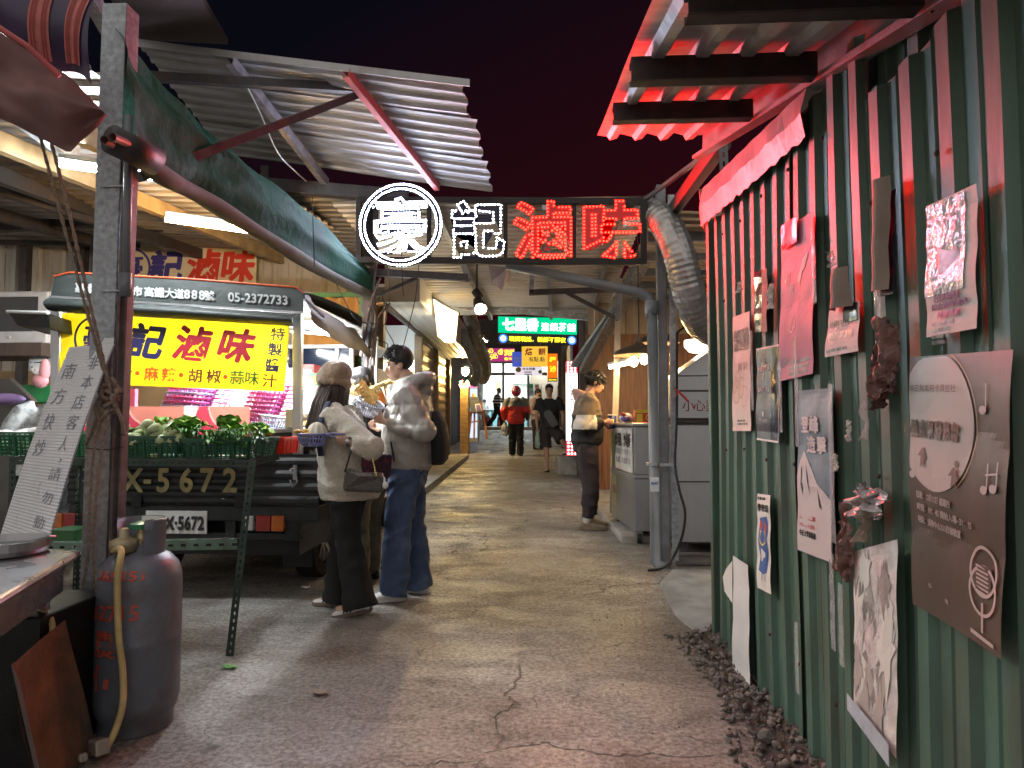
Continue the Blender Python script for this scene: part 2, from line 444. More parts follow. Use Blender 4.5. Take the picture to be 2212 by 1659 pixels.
# ================================================================== green corrugated wall
WX = .90
wall = thing('corrugated_wall', (WX + .02, 2.2, 0), 'tall green corrugated metal wall covered in torn posters', 'wall')
def wave(p, u, t):
    return p + V((.006 * math.sin(p.z * 2.1 + p.y * 3), 0, .012 * math.sin(p.y * 9.7) * (1 if t > .9 else 0)))
for k, (y0, y1, zt, x) in enumerate([(2.62, 3.90, 2.40, WX + .035), (2.00, 2.66, 2.40, WX + .031), (1.50, 2.04, 2.20, WX + .027), (.2, 1.54, 2.9, WX + .023), (1.3, 2.1, 2.75, WX + .085)]):
    mb = MB().mat(m_green)
    corrugate(mb, (x, y1, -.02), (0, -1, 0), (0, 0, 1), (-1, 0, 0), y1 - y0, zt, per=.163, depth=.020,
              prof=[(0, 0), (.30, 0), (.33, .25), (.36, 0), (.52, 0), (.60, 1), (.90, 1), (1.0, 0)], nv=6, warp=wave)
    part('sheet', mb, None, wall, rec=False)
# folded pale flashing along the top
mb = MB().mat(m_flash); rows = []; N_ = 26
for i in range(N_ + 1):
    t = i / N_; y = lerp(3.98, 2.36, t); zt = 2.60 - .20 * t + .002 * math.sin(i * 1.7); drop = .17 + .05 * (1 - t) + (.010 if i % 2 else 0) + random.uniform(-.003, .003)
    rows.append([V((WX + .09, y, zt + .02)), V((WX - .012, y, zt)), V((WX - .030 - .006 * math.sin(i), y, zt - drop * .5)), V((WX - .02, y, zt - drop))])
mb.loft(rows, cap=False, closed=False); part('flashing', mb, None, wall, rec=False)
mb = MB().mat(m_flash); mb.solid([(WX - .03, 3.985, 2.60), (WX + .12, 3.985, 2.60), (WX + .10, 3.985, 2.28), (WX - .005, 3.985, 2.36)], (0, -.004, 0)); part('end_cap', mb, None, wall)
mb = MB().mat(m_green); mb.bbox((WX + .0, 3.895, 0), (WX + .06, 3.955, 2.4)); part('corner_trim', mb, None, wall, bevel=.006)
mb = MB().mat(M('screw_rust', (.05, .03, .02), .7))
for y in np.arange(.6, 3.85, .163 * 2):
    for z in (.35, 1.1, 1.85, 2.2): mb.ell((WX - .002, y + .03, z + random.uniform(-.02, .02)), (.006, .008, .008), nu=6, nv=4)
part('screws', mb, None, wall)

# ================================================================== posters pasted on the wall
PXX = WX - .012
def poster(name, label, cs, design, bow=.002, nu=10, nv=16, cat='poster', curl=None, group='posters pasted on the green wall'):
    """cs: the four corners TL, TR, BR, BL on the wall plane, from their outline in the photo view"""
    q = [PX(a, b, PXX) for a, b in cs]; W = ((q[1] - q[0]).length + (q[2] - q[3]).length) / 2; H = ((q[0] - q[3]).length + (q[1] - q[2]).length) / 2
    ph = random.random() * 6
    def f(u, v, h):
        a, b = u / W, 1 - v / H
        p = q[0].lerp(q[1], a).lerp(q[3].lerp(q[2], a), b)
        d = bow * (.5 + .5 * math.sin(p.y * 38 + ph)) * (.4 + .6 * math.sin(b * PI)) + .004 * math.sin(b * 9 + ph)
        c = curl(a, b) if curl else 0
        return p + V((-h * .65 - abs(d) - c, 0, 0))
    mb = MB(); c = Card(mb, f); design(c, W, H)
    return solo(name, mb, None, label, cat, group, rec=False)
m_lilac = M('faded_pink_paper', (.44, .19, .26), .6, var=.22, scale=4, bump=.3, bscale=12, c2=(.34, .22, .31), scale2=3, amt2=.42)
m_navy = M('navy_print', (.02, .022, .045), .12, var=.3, scale=5, bump=.3, bscale=9)
m_charc = M('charcoal_print', (.055, .06, .072), .3, var=.2, scale=4, bump=.25, bscale=12)
m_sky = M('grey_blue_print', (.16, .22, .27), .4, var=.35, scale=7, bump=.3, bscale=12, c2=(.06, .09, .10), scale2=5, amt2=.45)
m_disc = M('pale_disc_print', (.46, .41, .385), .45, var=.04, scale=3, bump=0)
m_print = M('brown_ink', (.16, .11, .09), .5, var=0, bump=0)
m_cream = M('cream_paper', (.70, .60, .52), .6, var=.1, scale=6, bump=.3, bscale=14)
m_bluep = M('blue_print', (.05, .13, .38), .45, var=.1, bump=0); m_yelp = M('yellow_print', (.72, .58, .12), .5, var=.1, bump=0); m_redp = M('red_print', (.50, .06, .07), .45, var=.1, bump=0)
m_lpurp = M('purple_print', (.14, .10, .26), .5, var=0, bump=0)
rng = random.Random(3)
def fines(c, u, v, w_, rows, lh, m, k=.6):
    for i in range(rows):
        x = u
        while x < u + w_ * (1 - .3 * rng.random()):
            l_ = rng.uniform(.01, .04); c.poly([(x, v - i * lh), (x + l_, v - i * lh), (x + l_, v - i * lh + lh * k), (x, v - i * lh + lh * k)], m); x += l_ + .007
def d_recon(c, W, H):
    c.sheet(0, 0, W, H, m_cream, nu=16, nv=30)
    c.text('線與重構', W * .5, H * .78, H * .2, m_print, fitw=W * .86, bold=.015); c.text('JAN. 18-19', W * .6, H * .54, .05, m_print, fitw=W * .5)
    for i in range(7):
        a = rng.uniform(.15, .8); b_ = rng.uniform(.15, .45); c.ring(W * a, H * b_, .03 + .03 * rng.random(), .004, M('ochre_print', (.55, .42, .2), .6, bump=0))
    fines(c, W * .08, H * .70, W * .5, 1, .02, m_print); fines(c, W * .3, H * .08, W * .6, 2, .015, m_print)
poster('poster', 'cream poster with large dark heading, farthest left on the green wall', [(1585, 685), (1621, 672), (1623, 931), (1583, 931)], d_recon)
def d_gloss(c, W, H):
    c.sheet(0, 0, W * .62, H, m_navy, nu=5, nv=10); c.sheet(W * .62, 0, W, H, m_brownp, h=.006, nu=3, nv=8)
poster('poster', 'glossy dark blue poster with half its sheet folded over to brown backing', [(1631, 588), (1661, 580), (1660, 716), (1631, 718)], d_gloss)
def d_fiesta(c, W, H):
    c.sheet(0, 0, W, H, m_paper, nu=14, nv=24); c.sheet(.006, .008, W * .66, H - .008, m_charc, h=.002, nu=6, nv=12); c.sheet(W * .66, .008, W - .006, H - .008, m_navy, h=.002, nu=4, nv=12)
    for i, t in enumerate(('LA', 'FIESTA', '2')): c.text(t, W * .34, H * (.86 - i * .085), H * .085, m_paper, h=.004, fitw=None if i != 1 else W * .5, bold=.02)
    c.text('SAT 16', W * .34, H * .55, H * .07, m_paper, h=.004, bold=.02, fitw=W * .5); c.text('NOV', W * .34, H * .47, H * .06, m_gold, h=.004)
    c.disc(W * .34, H * .29, .012, m_paper, h=.004); c.text('STAY GOTIE', W * .34, H * .22, H * .04, m_paper, h=.004, fitw=W * .4); fines(c, W * .15, H * .12, W * .35, 2, .016, m_paper)
poster('poster', 'dark poster reading LA FIESTA 2 in white capitals', [(1636, 753), (1687, 743), (1683, 957), (1636, 950)], d_fiesta)
def d_pink(c, W, H):
    c.sheet(0, 0, W, H, m_lilac, nu=20, nv=36)
    c.text('初', W * .24, H * .66, H * .10, m_paper, h=.003, slant=.2); c.text('時', W * .38, H * .58, H * .09, m_paper, h=.003); c.text('心', W * .42, H * .36, H * .14, m_paper, h=.003, slant=.3)
    c.poly([(W * .55, H * .62), (W * .7, H * .74), (W * .86, H * .78), (W * .78, H * .68), (W * .7, H * .66), (W * .62, H * .58)], m_paper, h=.003)
    c.text('5.JUN', W * .17, H * .115, H * .07, m_charc, h=.003, fitw=W * .26); fines(c, W * .34, H * .09, W * .5, 3, .02, m_charc)
    c.sheet(W * .12, H * .86, W * .62, H * 1.02, m_navy, h=.02, nu=4, nv=4)
poster('poster', 'long faded pink poster with its dark corner folded down', [(1690, 500), (1760, 455), (1757, 807), (1684, 824)], d_pink)
def d_mount(c, W, H):
    c.sheet(0, 0, W, H, m_sky, nu=24, nv=36)
    mt = M('snow_print', (.58, .53, .53), .5, var=.05, bump=0)
    c.poly([(.004, .004), (W - .004, .004), (W - .004, H * .36), (W * .82, H * .40), (W * .62, H * .44), (W * .42, H * .54), (W * .22, H * .63), (W * .10, H * .56), (.004, H * .47)], mt, h=.003)
    for pts in ([(.16, .54), (.20, .50), (.17, .44), (.24, .40), (.20, .36), (.14, .42)], [(.30, .55), (.36, .48), (.40, .40), (.43, .36), (.38, .40), (.33, .47)], [(.64, .41), (.72, .33), (.74, .29), (.66, .31)]):
        c.poly([(W * a, H * b_) for a, b_ in pts], m_charc, h=.0045)
    for ch, a, b_ in (('登', .28, .79), ('峰', .55, .79), ('造', .45, .67), ('擊', .74, .67)): c.text(ch, W * a, H * b_, H * .105, mt, h=.005, bold=.03, fitw=W * .25)
    c.text('2024.12.20', W * .32, H * .225, H * .04, m_redp, h=.005, bold=.02, fitw=W * .48); c.text('19:00入場 19:30開始', W * .32, H * .175, H * .03, m_redp, h=.005, fitw=W * .46)
    c.text('中正大學演藝廳', W * .34, H * .125, H * .04, m_ink, h=.005, bold=.015, fitw=W * .48); fines(c, W * .1, H * .05, W * .8, 1, .016, m_print)
poster('poster', 'grey-blue poster with a white mountain peak and red date', [(1724, 844), (1798, 838), (1801, 1219), (1725, 1189)], d_mount)
def d_bird(c, W, H):
    c.sheet(0, 0, W, H, m_paper, nu=14, nv=24)
    c.text('學帝雉', W * .5, H * .86, H * .085, m_ink, h=.003, bold=.02, fitw=W * .85); fines(c, W * .06, H * .94, W * .6, 1, .02, m_ink)
    for pts, m in (([(.25, .75), (.75, .78), (.85, .62), (.8, .55), (.9, .42), (.75, .2), (.5, .17), (.2, .2), (.3, .34), (.15, .5)], m_bluep),
                   ([(.3, .62), (.7, .62), (.72, .5), (.5, .46), (.28, .5)], m_yelp), ([(.26, .73), (.5, .7), (.42, .63), (.25, .64)], m_redp), ([(.58, .72), (.78, .70), (.74, .62), (.6, .63)], m_redp), ([(.4, .44), (.7, .4), (.6, .3), (.36, .3)], m_paper)):
        c.poly([(W * a, H * b_) for a, b_ in pts], m, h=.003 + .001 * (m is not m_bluep))
    for a in (.4, .62): c.poly([(W * a, H * .17), (W * a + .006, H * .17), (W * a + .006, H * .10), (W * a, H * .10)], m_ink, h=.003)
poster('poster', 'small white poster with a blue and yellow drawing low on the wall', [(1637, 1066), (1665, 1070), (1666, 1284), (1636, 1269)], d_bird)
def d_blank(c, W, H):
    c.sheet(0, 0, W, H, m_white, nu=6, nv=14); c.poly([(0, H * .96), (-W * .5, H * .86), (-W * .75, H * .78), (-W * .55, H * .68), (0, H * .62)], m_paper, h=.004)
poster('poster', 'blank white sheet hanging by the gravel with one corner folded', [(1585, 1200), (1618, 1221), (1621, 1492), (1583, 1471)], d_blank)
def d_curl(c, W, H):
    c.sheet(0, 0, W, H * .56, m_paper, nu=8, nv=8)
    c.text('時間 | 5月28日', W * .5, H * .36, H * .10, m_charc, h=.004, fitw=W * .8); c.text('地點 | 教育館', W * .48, H * .22, H * .10, m_charc, h=.004, fitw=W * .75); fines(c, W * .05, H * .05, W * .8, 1, .015, m_charc)
    c.sheet(W * .55, H * .36, W * .95, H * .56, m_navy, h=.005, nu=4, nv=4)
    mb = c.mb; mb.mat(m_brownp)
    mb.grid(lambda a, b_: c.f(W * (.12 + .55 * a + .22 * b_), H * (1.0 - .48 * b_), .012 + .06 * math.sin(a * PI) * (.6 + .4 * b_)), 10, 10)
poster('poster', 'half-torn poster whose upper part curls off the wall', [(1800, 590), (1860, 565), (1856, 758), (1783, 772)], d_curl)
def d_flap(c, W, H):
    c.sheet(0, 0, W, H * .9, m_navy, nu=5, nv=8); c.mb.mat(m_brownp); c.mb.grid(lambda a, b_: c.f(W * (.25 + .72 * a + .0 * b_), H * (1.02 - .98 * b_), .015 + .035 * math.sin(a * PI)), 8, 8)
poster('poster', 'navy poster hidden under a hanging brown flap, high on the wall', [(1887, 410), (1936, 382), (1932, 634), (1889, 645)], d_flap)
m_film = M('crumpled_film', (.55, .56, .60), .12, var=.3, scale=14, bump=1.0, bscale=26, c2=(.22, .24, .30), scale2=9, amt2=.42, spec=.9)
def d_film(c, W, H):
    c.sheet(0, 0, W, H, m_paper, nu=10, nv=16); c.sheet(W * .01, H * .30, W * .80, H * .985, m_film, h=.004, nu=14, nv=20)
    c.poly([(W * .2, H * .58), (W * .3, H * .66), (W * .6, H * .66), (W * .72, H * .55), (W * .7, H * .44), (W * .3, H * .42)], m_charc, h=.0035)
    c.text('社團說明', W * .45, H * .27, H * .06, m_lpurp, h=.006, bold=.02, fitw=W * .5); c.text('綜合活動發展', W * .5, H * .21, H * .05, m_lpurp, h=.006, bold=.02, fitw=W * .7); c.text('阿 魯 教練', W * .5, H * .145, H * .06, m_lpurp, h=.006, bold=.015, fitw=W * .45)
    fines(c, W * .12, H * .07, W * .45, 4, .014, m_charc)
poster('poster', 'pale poster under wrinkled plastic film reflecting white light', [(2004, 446), (2113, 396), (2113, 709), (2004, 729)], d_film)
def d_big(c, W, H):
    c.sheet(0, 0, W, H, m_gold, nu=30, nv=40)
    pts = []
    for i in range(40):
        a = 2 * PI * i / 40; x = W * .30 + W * .40 * math.cos(a); y = H * .745 + H * .265 * math.sin(a)
        if y > H - .004: y = H - .004
        pts.append((max(.004, x), y))
    c.poly(pts, m_disc, h=.003)
    for i in range(26):
        a0 = -1.0 + 2.3 * i / 26; a1 = -1.0 + 2.3 * (i + 1) / 26; r = 1.06
        c.poly([(W * .30 + W * .43 * math.cos(a) * k, min(H - .003, H * .745 + H * .28 * math.sin(a) * k)) for a, k in ((a0, 1), (a1, 1), (a1, .985), (a0, .985))], M('gilt_print', (.42, .27, .12), .5, bump=0), h=.004)
    gl = m_print
    c.text('中正無樂阿卡貝拉社', W * .30, H * .875, H * .03, gl, h=.010, fitw=W * .50); c.text('小型成果發表會', W * .27, H * .715, H * .075, gl, h=.011, bold=.035, fitw=W * .62)
    for (x, y) in ((.17, .61), (.52, .555)):
        c.poly([(W * (x + a * .9), H * (y + b_)) for a, b_ in ((0, .03), (.03, .035), (.04, .01), (.07, -.01), (.03, -.015), (.05, -.05), (.02, -.03), (-.02, -.045), (-.01, 0), (-.05, .0))], m_print, h=.010)
        c.disc(W * (x + .02), H * (y + .045), .008, m_print, h=.005)
    lt = m_disc
    for i, t in enumerate(('日期：12月12日 星期四', '時間：19：45 開始入場~21：15', '地點：活動中心231階梯教室')):
        c.text(t, W * .10, H * (.455 - i * .048), H * .030, lt, h=.005, bold=.02, anchor='l', fitw=W * (.38, .60, .48)[i], rot=-.03)
    c.text('IG', W * .245, H * .115, H * .022, lt, h=.005); c.text('FB', W * .43, H * .085, H * .022, lt, h=.005)
    for (x, y) in ((.78, .80), (.82, .53), (.90, .54), (.05, .53)):
        c.disc(W * x, H * y, .012, lt, h=.005, r2=.009); c.poly([(W * x + .008, H * y), (W * x + .012, H * y), (W * x + .012, H * y + .055), (W * x + .008, H * y + .055)], lt, h=.005)
    c.poly([(W * .83, H * .585), (W * .93, H * .595), (W * .93, H * .588), (W * .83, H * .578)], lt, h=.005)
    # microphone drawing
    c.ring(W * .82, H * .19, .052, .007, lt, h=.006); c.ring(W * .82, H * .255, .052, .007, lt, h=.006)
    c.poly([(W * .72, H * .19), (W * .90, H * .19), (W * .90, H * .275), (W * .72, H * .275)], m_gold, h=.0055)
    for i in range(7): c.poly([(W * (.74 + .004 * i), H * (.272 - i * .014)), (W * (.86 + .004 * i), H * (.268 - i * .014)), (W * (.86 + .004 * i), H * (.262 - i * .014)), (W * (.74 + .004 * i), H * (.266 - i * .014))], lt, h=.006)
    c.poly([(W * .81, H * .15), (W * .83, H * .15), (W * .83, H * .05), (W * .81, H * .05)], lt, h=.006); c.poly([(W * .70, H * .045), (W * .94, H * .035), (W * .94, H * .022), (W * .70, H * .03)], lt, h=.006)
poster('poster', 'large brown concert poster with pale circle and microphone drawing', [(1966, 772), (2190, 755), (2199, 1427), (1972, 1305)], d_big, curl=lambda a, b: .03 * a * a * b)
m_gold2 = M('grey_residue', (.30, .27, .26), .8, var=.3, scale=12, bump=.4)
def d_peel(c, W, H):
    c.sheet(0, 0, W, H, m_glue, nu=18, nv=36)
    for i in range(26):
        x, y, r = rng.uniform(.02, .85) * W, rng.uniform(.03, .9) * H, rng.uniform(.02, .06)
        c.poly([(min(W, max(0, x + r * rng.uniform(.4, 1.2) * math.cos(a))), min(H, max(0, y + r * 2.2 * rng.uniform(.3, 1.2) * math.sin(a)))) for a in [k * .27 for k in range(23)]], [m_disc, m_glue, m_paper, m_gold2][i % 4], h=.002 + .00012 * i)
    c.sheet(0, -.02, W, H * .07, M('blue_white_scrap', (.45, .5, .58), .3, bump=.8, bscale=15), h=.03, nu=6, nv=3)
poster('poster', 'pale peeled poster remains below the crumpled paper, beside the big poster', [(1850, 1190), (1940, 1165), (1940, 1640), (1847, 1520)], d_peel)
# crumpled torn scraps
def scrap(cx, cy, w_, h_, m, lab, seed, dep=.03, gname='torn_paper'):
    r = random.Random(seed); mb = MB().mat(m); a = PX(cx, cy, PXX)
    def f(u, v):
        q = noise.noise_vector(V((u * 3 + seed, v * 3, seed))) + noise.noise_vector(V((u * 9 + seed, v * 9, seed))) * .35
        return a + V((-.008 - dep * abs(q.x) * 1.6, (.5 - u) * w_ + q.y * w_ * .45 * (1 - .5 * v), (v - .5) * h_ + q.z * h_ * .15))
    mb.grid(f, 20, 26); return solo(gname, mb, None, lab, 'torn paper', 'scraps of torn paper on the green wall', rec=False)
m_scrapr = M('reddish_scrap', (.20, .10, .085), .55, var=.35, scale=16, bump=.8, bscale=30, c2=(.03, .025, .025), amt2=.45, scale2=9)
scrap(1935, 770, .09, .20, m_scrapr, 'dark crumpled scrap sticking out above the large brown poster', 11, .035)
scrap(1912, 835, .07, .12, m_scrapr, 'reddish crumpled scrap at the left edge of the large brown poster', 12, .035)
scrap(1895, 1085, .16, .09, M('silver_tape_scrap', (.42, .40, .42), .25, var=.4, scale=15, bump=.9, bscale=25), 'crumpled silvery tape over the peeled poster', 13, .035)
scrap(1840, 1170, .06, .20, m_scrapr, 'long brown torn strip left of the peeled poster', 14, .035)
scrap(1885, 1110, .05, .16, m_brownp, 'twisted brown strip across the silvery tape', 15, .035)
for i, (a, b_, w_, h_) in enumerate([(1672, 640, .05, .09), (1604, 620, .06, .05), (1843, 930, .02, .06), (1806, 560, .05, .05), (1880, 900, .02, .12), (1815, 1000, .02, .05)]):
    scrap(a, b_, w_, h_, m_tape if i in (3, 4) else m_paper, ['small white paper corner between the pink and navy posters', 'thin paper strip above the cream poster', 'tiny white label right of the mountain poster', 'shiny film shred above the curling poster', 'shiny film shred below the navy poster', 'tiny white sticker low beside the mountain poster'][i], 20 + i, .015)
mb = MB().mat(m_tape)
for (a, b_, L_) in [(1722, 830, .45), (1800, 1000, .5), (1626, 800, .35), (1688, 850, .3), (1900, 700, .4), (1760, 560, .3), (1820, 1350, .25), (1724, 1420, .25), (1801, 1300, .3)]:
    p = PX(a, b_, PXX)
    mb.grid(lambda u, v: p + V((-.004 - .006 * abs(noise.noise(V((u * 2, v * 8, a)))), (u - .5) * .035, (.5 - v) * L_)), 2, 10)
solo('tape_strips', mb, None, 'strips of clear sticky tape left along the ribs of the green wall', 'tape', rec=False, kind='stuff')

# ================================================================== rubble along the foot of the wall
m_soil = M('damp_soil', (.055, .042, .034), .95, var=.4, scale=25, bump=1, bscale=50)
m_stone = M('grey_stone', (.16, .135, .12), .85, var=.4, scale=14, bump=.7, bscale=40)
mb = MB().mat(m_soil)
def soil(u, v):
    y = lerp(1.3, 4.0, v); wd = .24 + .10 * math.sin(v * 5 + 1) + .03 * noise.noise(V((v * 9, 1, 1))); x = WX + .05 - wd * u
    return V((x, y, .075 * (1 - u) ** 1.3 + .02 * noise.noise(V((x * 9, y * 9, 3))) * (1 - u) + .003 - .03 * (u > .99)))
mb.grid(soil, 8, 60); mb.mat(m_stone)
r = random.Random(5)
def rock(mb, c, s, r):
    R = Matrix.Rotation(r.random() * 6, 3, 'Z') @ Matrix.Rotation(r.random() * 2, 3, 'X')
    bm = bmesh.new(); bmesh.ops.create_icosphere(bm, subdivisions=1, radius=1); sd = r.random() * 50
    vs = [V(c) + R @ V((v.co.x * s, v.co.y * s * .75, v.co.z * s * .6)) * (1 + .45 * noise.noise(v.co * 1.7 + V((sd, sd, sd)))) for v in bm.verts]
    mb.add(vs, [[v.index for v in f.verts] for f in bm.faces]); bm.free()
for i in range(900):
    y = r.uniform(1.3, 4.05); u = r.random() ** 1.3; x = WX + .03 - u * (.30 + .10 * math.sin((y - 1.3) / 2.7 * 5 + 1)); s = r.choice([.006, .008, .011, .014, .02])
    rock(mb, (x, y, .07 * (1 - u) ** 1.3 + s * .3), s, r)
for i in range(260):
    y = r.uniform(1.5, 5.8); x = r.uniform(.25, .9); rock(mb, (x, y, gz(y) + .003), r.choice([.003, .004, .006]), r)
solo('rubble', mb, None, 'loose dark rubble and soil along the foot of the green wall', 'rubble', kind='stuff', rec=False)
for i, (a, b_, s) in enumerate([(1655, 1620, .042), (1600, 1530, .03), (1588, 1455, .026)]):
    p = G(a, b_); mb = MB().mat(m_stone); rock(mb, (p.x, p.y, .05), s, random.Random(40 + i))
    solo('stone', mb, None, ['largest grey stone in the rubble at the wall foot', 'squarish stone in the rubble under the blank white sheet', 'small stone in the rubble at the far end of the wall'][i], 'stone', 'stones in the rubble')

# ================================================================== right-hand awning above the wall
aw = thing('metal_awning', (.6, 3.0, 2.4), 'red-lit corrugated metal awning jutting out above the green wall', 'awning')
A0, A1 = P(1290, 292, 3.86), P(1408, 0, 1.753); sl = (A1 - A0) / (A0.y - A1.y)
Wd = .885 - A0.x
mb = MB().mat(m_zinc)
dv = (A1 - A0).normalized(); L_ = (A1 - A0).length * 1.35
corrugate(mb, A0, (1, 0, 0), dv, (0, 0, -1), Wd, L_, per=.145, depth=.028, prof=[(0, .0), (.38, 0), (.50, 1), (.75, 1), (.88, 0)], nv=8,
          warp=lambda p, u, t: p + V((0, .02 * math.sin(u * 40) * (t < .05), -.006 * math.sin(t * 9 + u * 3))))
part('roof_sheet', mb, None, aw, rec=False)
def on_aw(y): return A0 + (A1 - A0) * ((A0.y - y) / (A0.y - A1.y))
for k, (y, xl) in enumerate([(2.95, .275), (2.25, .27), (1.62, .33)]):
    q = on_aw(y); mb = MB().mat(m_dsteel); mb.channel((xl, q.y, q.z - .062), (.875, q.y, q.z - .062), .05, .08, up=(0, 0, 1), flip=-1); part('purlin', mb, None, aw)
mb = MB().mat(m_gsteel); q0, q1 = on_aw(4.2), on_aw(1.3)
mb.channel((.915, q0.y, q0.z - .03), (.915, q1.y, q1.z - .03), .06, .145, up=(0, 0, 1), flip=1); part('rafter', mb, None, aw)
mb = MB().mat(m_dsteel)
mb.beam(P(1566, 300, 4.0), P(1448, 462, 5.95), .07, .10); part('rafter_extension', mb, None, aw)
mb = MB().mat(m_gsteel); mb.beam(P(1530, 330, 4.9), P(1392, 432, 5.9), .03, .03); part('brace', mb, None, aw)
mb = MB().mat(m_gsteel); mb.slot(P(1552, 300, 3.86), P(1556, 400, 3.86), (.05, 0, 0), .012, .05, .03); part('hanger_strap', mb, None, aw)

# ================================================================== columns, drain pipe
cl = thing('steel_column', (1.0, 5.95, 0), 'grey steel box column with a second angle bolted beside it', 'column')
mb = MB().mat(m_gsteel); mb.bbox((.925, 5.9, 0), (1.005, 6.0, 3.3)); part('post', mb, None, cl, bevel=.006)
mb = MB().mat(m_galv); mb.bbox((1.018, 5.88, 0), (1.075, 5.885, 3.2)); mb.bbox((1.07, 5.886, 0), (1.075, 5.96, 3.2)); part('angle', mb, None, cl)
dpipe = thing('drain_pipe', (.87, 5.86, 0), 'grey plastic drain pipe bending down along the steel column', 'pipe')
m_pvc = M('grey_pvc', (.15, .17, .19), .45, var=.15, scale=4, c2=(.2, .18, .16), amt2=.35)
pa, pb = P(1095, 572, 6.0), P(1385, 633, 5.86)
pts = [pa, lerp(pa, pb, .5), lerp(pa, pb, .93), pb]
e = P(1408, 655, 5.86)
pts2 = [pb + (e - pb) * 0, V((lerp(pb.x, e.x, .55), 5.86, pb.z - .025)), V((e.x - .01, 5.86, pb.z - .07)), V((e.x, 5.86, e.z - .06))]
mb = MB().mat(m_pvc); mb.tube(pts + pts2[1:] , .043, 16); part('upper_run', mb, None, dpipe, smooth=True)
bt = P(1408, 1222, 5.86)
mb = MB().mat(m_pvc); mb.tube([V((e.x, 5.86, e.z + .02)), V((e.x, 5.86, e.z - .1))], .058, 16); mb.tube([V((e.x, 5.86, e.z)), V((e.x + .01, 5.86, .06)), V((e.x + .03, 5.82, .03)), V((e.x + .10, 5.78, .02))], .046, 16); part('downpipe', mb, None, dpipe, smooth=True)
mb = MB().mat(m_galv); zc = P(1408, 1003, 5.86).z
mb.tube([V((e.x, 5.86, zc - .012)), V((e.x, 5.86, zc + .012))], .062, 16); mb.bbox((e.x + .04, 5.80, zc - .012), (e.x + .17, 5.806, zc + .012)); part('clamp', mb, None, dpipe)
mb = MB(); cda = Card(mb, plane_map((e.x - .04, 5.80, P(0, 1040, 5.86).z), (1, 0, 0), (0, 0, 1))); cda.sheet(0, -.05, .075, .07, M('sticker_white', (.6, .65, .7), .4, bump=0)); cda.text('4649', .037, .02, .035, m_bluep, bold=.02, fitw=.06); part('sticker', mb, None, dpipe)

# ================================================================== silver flexible duct
m_duct = M('duct_foil', (.38, .375, .37), .34, .65, var=.25, scale=9, bump=.5, bscale=24, c2=(.30, .20, .13), scale2=6, amt2=.33)
pth = [P(1368, 470, 6.45), P(1398, 458, 6.1), P(1432, 478, 5.78), P(1461, 530, 5.62), P(1478, 592, 5.6), P(1493, 652, 5.68), P(1513, 698, 5.9), P(1550, 720, 6.2), P(1605, 722, 6.5)]
def spline(pts, n):
    out = []
    for i in range(len(pts) - 1):
        p0, p1, p2, p3 = pts[max(i - 1, 0)], pts[i], pts[i + 1], pts[min(i + 2, len(pts) - 1)]
        for k in range(n):
            t = k / n; out.append(.5 * ((2 * p1) + (p2 - p0) * t + (2 * p0 - 5 * p1 + 4 * p2 - p3) * t * t + (3 * p1 - p0 - 3 * p2 + p3) * t ** 3))
    return out + [pts[-1]]
mb = MB().mat(m_duct); sp = spline(pth, 12)
mb.tube(sp, [.128 + .004 * (i % 2) + .006 * noise.noise(V((i * .4, 0, 0))) for i in range(len(sp))], 22)
solo('flexible_duct', mb, None, 'wide silver ribbed exhaust duct bending down to the cooker hood', 'duct', smooth=False)

# ================================================================== stainless cooker cabinet with hood
ck = thing('cooker_cabinet', (1.55, 6.6, .04), 'tall stainless cooker cabinet behind the columns with red warning characters', 'cooker')
X0, X1, YF = 1.13, 2.2, 6.30
zf = lambda py: P(1500, py, YF).z
mb = MB().mat(m_stain); mb.bbox((X0, YF, zf(1172)), (X1, 7.1, zf(918))); part('lower_body', mb, None, ck, bevel=.006)
mb = MB().mat(m_stain); mb.bbox((X0, YF + .02, zf(904)), (X1, 7.1, zf(812))); part('upper_body', mb, None, ck, bevel=.006)
mb = MB().mat(m_dsteel); mb.bbox((X0 + .01, YF + .05, zf(918) - .005), (X1, 7.05, zf(904) + .005)); part('gap_frame', mb, None, ck)
mb = MB().mat(m_stain); mb.solid([(X0 + .01, YF + .03, zf(812) + .004), (X1, YF + .03, zf(812) + .004), (X1, YF + .03, zf(752)), (X0 + .36, YF + .03, zf(752))], (0, .7, 0)); part('hood', mb, None, ck, bevel=.005)
mb = MB().mat(m_dsteel); mb.bbox((X0, YF + .012, zf(846)), (X1, YF + .019, zf(842))); mb.bbox((X0, YF - .007, zf(1042)), (X1, YF - .001, zf(1039))); part('seam', mb, None, ck)
mb = MB(); cda = Card(mb, plane_map((0, YF + .02, 0), (1, 0, 0), (0, 0, 1)))
for ch, a in (('小', 1488), ('心', 1512), ('燙', 1538)):
    q = P(a, 876, YF); cda.text(ch, q.x, q.z, .115, M('dull_red_paint', (.26, .03, .025), .5, bump=0), h=.003, bold=.004)
part('lettering', mb, None, ck)
mb = MB().mat(m_dsteel)
for x in (X0 + .05, X1 - .1): mb = MB().mat(m_dsteel); mb.bbox((x, YF + .05, gz(6.4)), (x + .06, YF + .12, zf(1172))); part('foot', mb, None, ck)
mb = MB().mat(m_wire); q = P(1458, 905, YF - .02)
mb.tube([q + V((t * .09, -.01, -.02 - .02 * math.sin(t * .9))) for t in range(8)], .008, 6); part('pipe_hose', mb, None, ck)
mb = MB().mat(m_wire); mb.tube(spline([P(1462, 720, 5.8), P(1462, 900, 5.82), P(1458, 1000, 5.8), P(1468, 1060, 5.75), P(1480, 1110, 5.72), P(1470, 1170, 5.72), P(1440, 1222, 5.7), P(1400, 1232, 5.65)], 6), .011, 6)
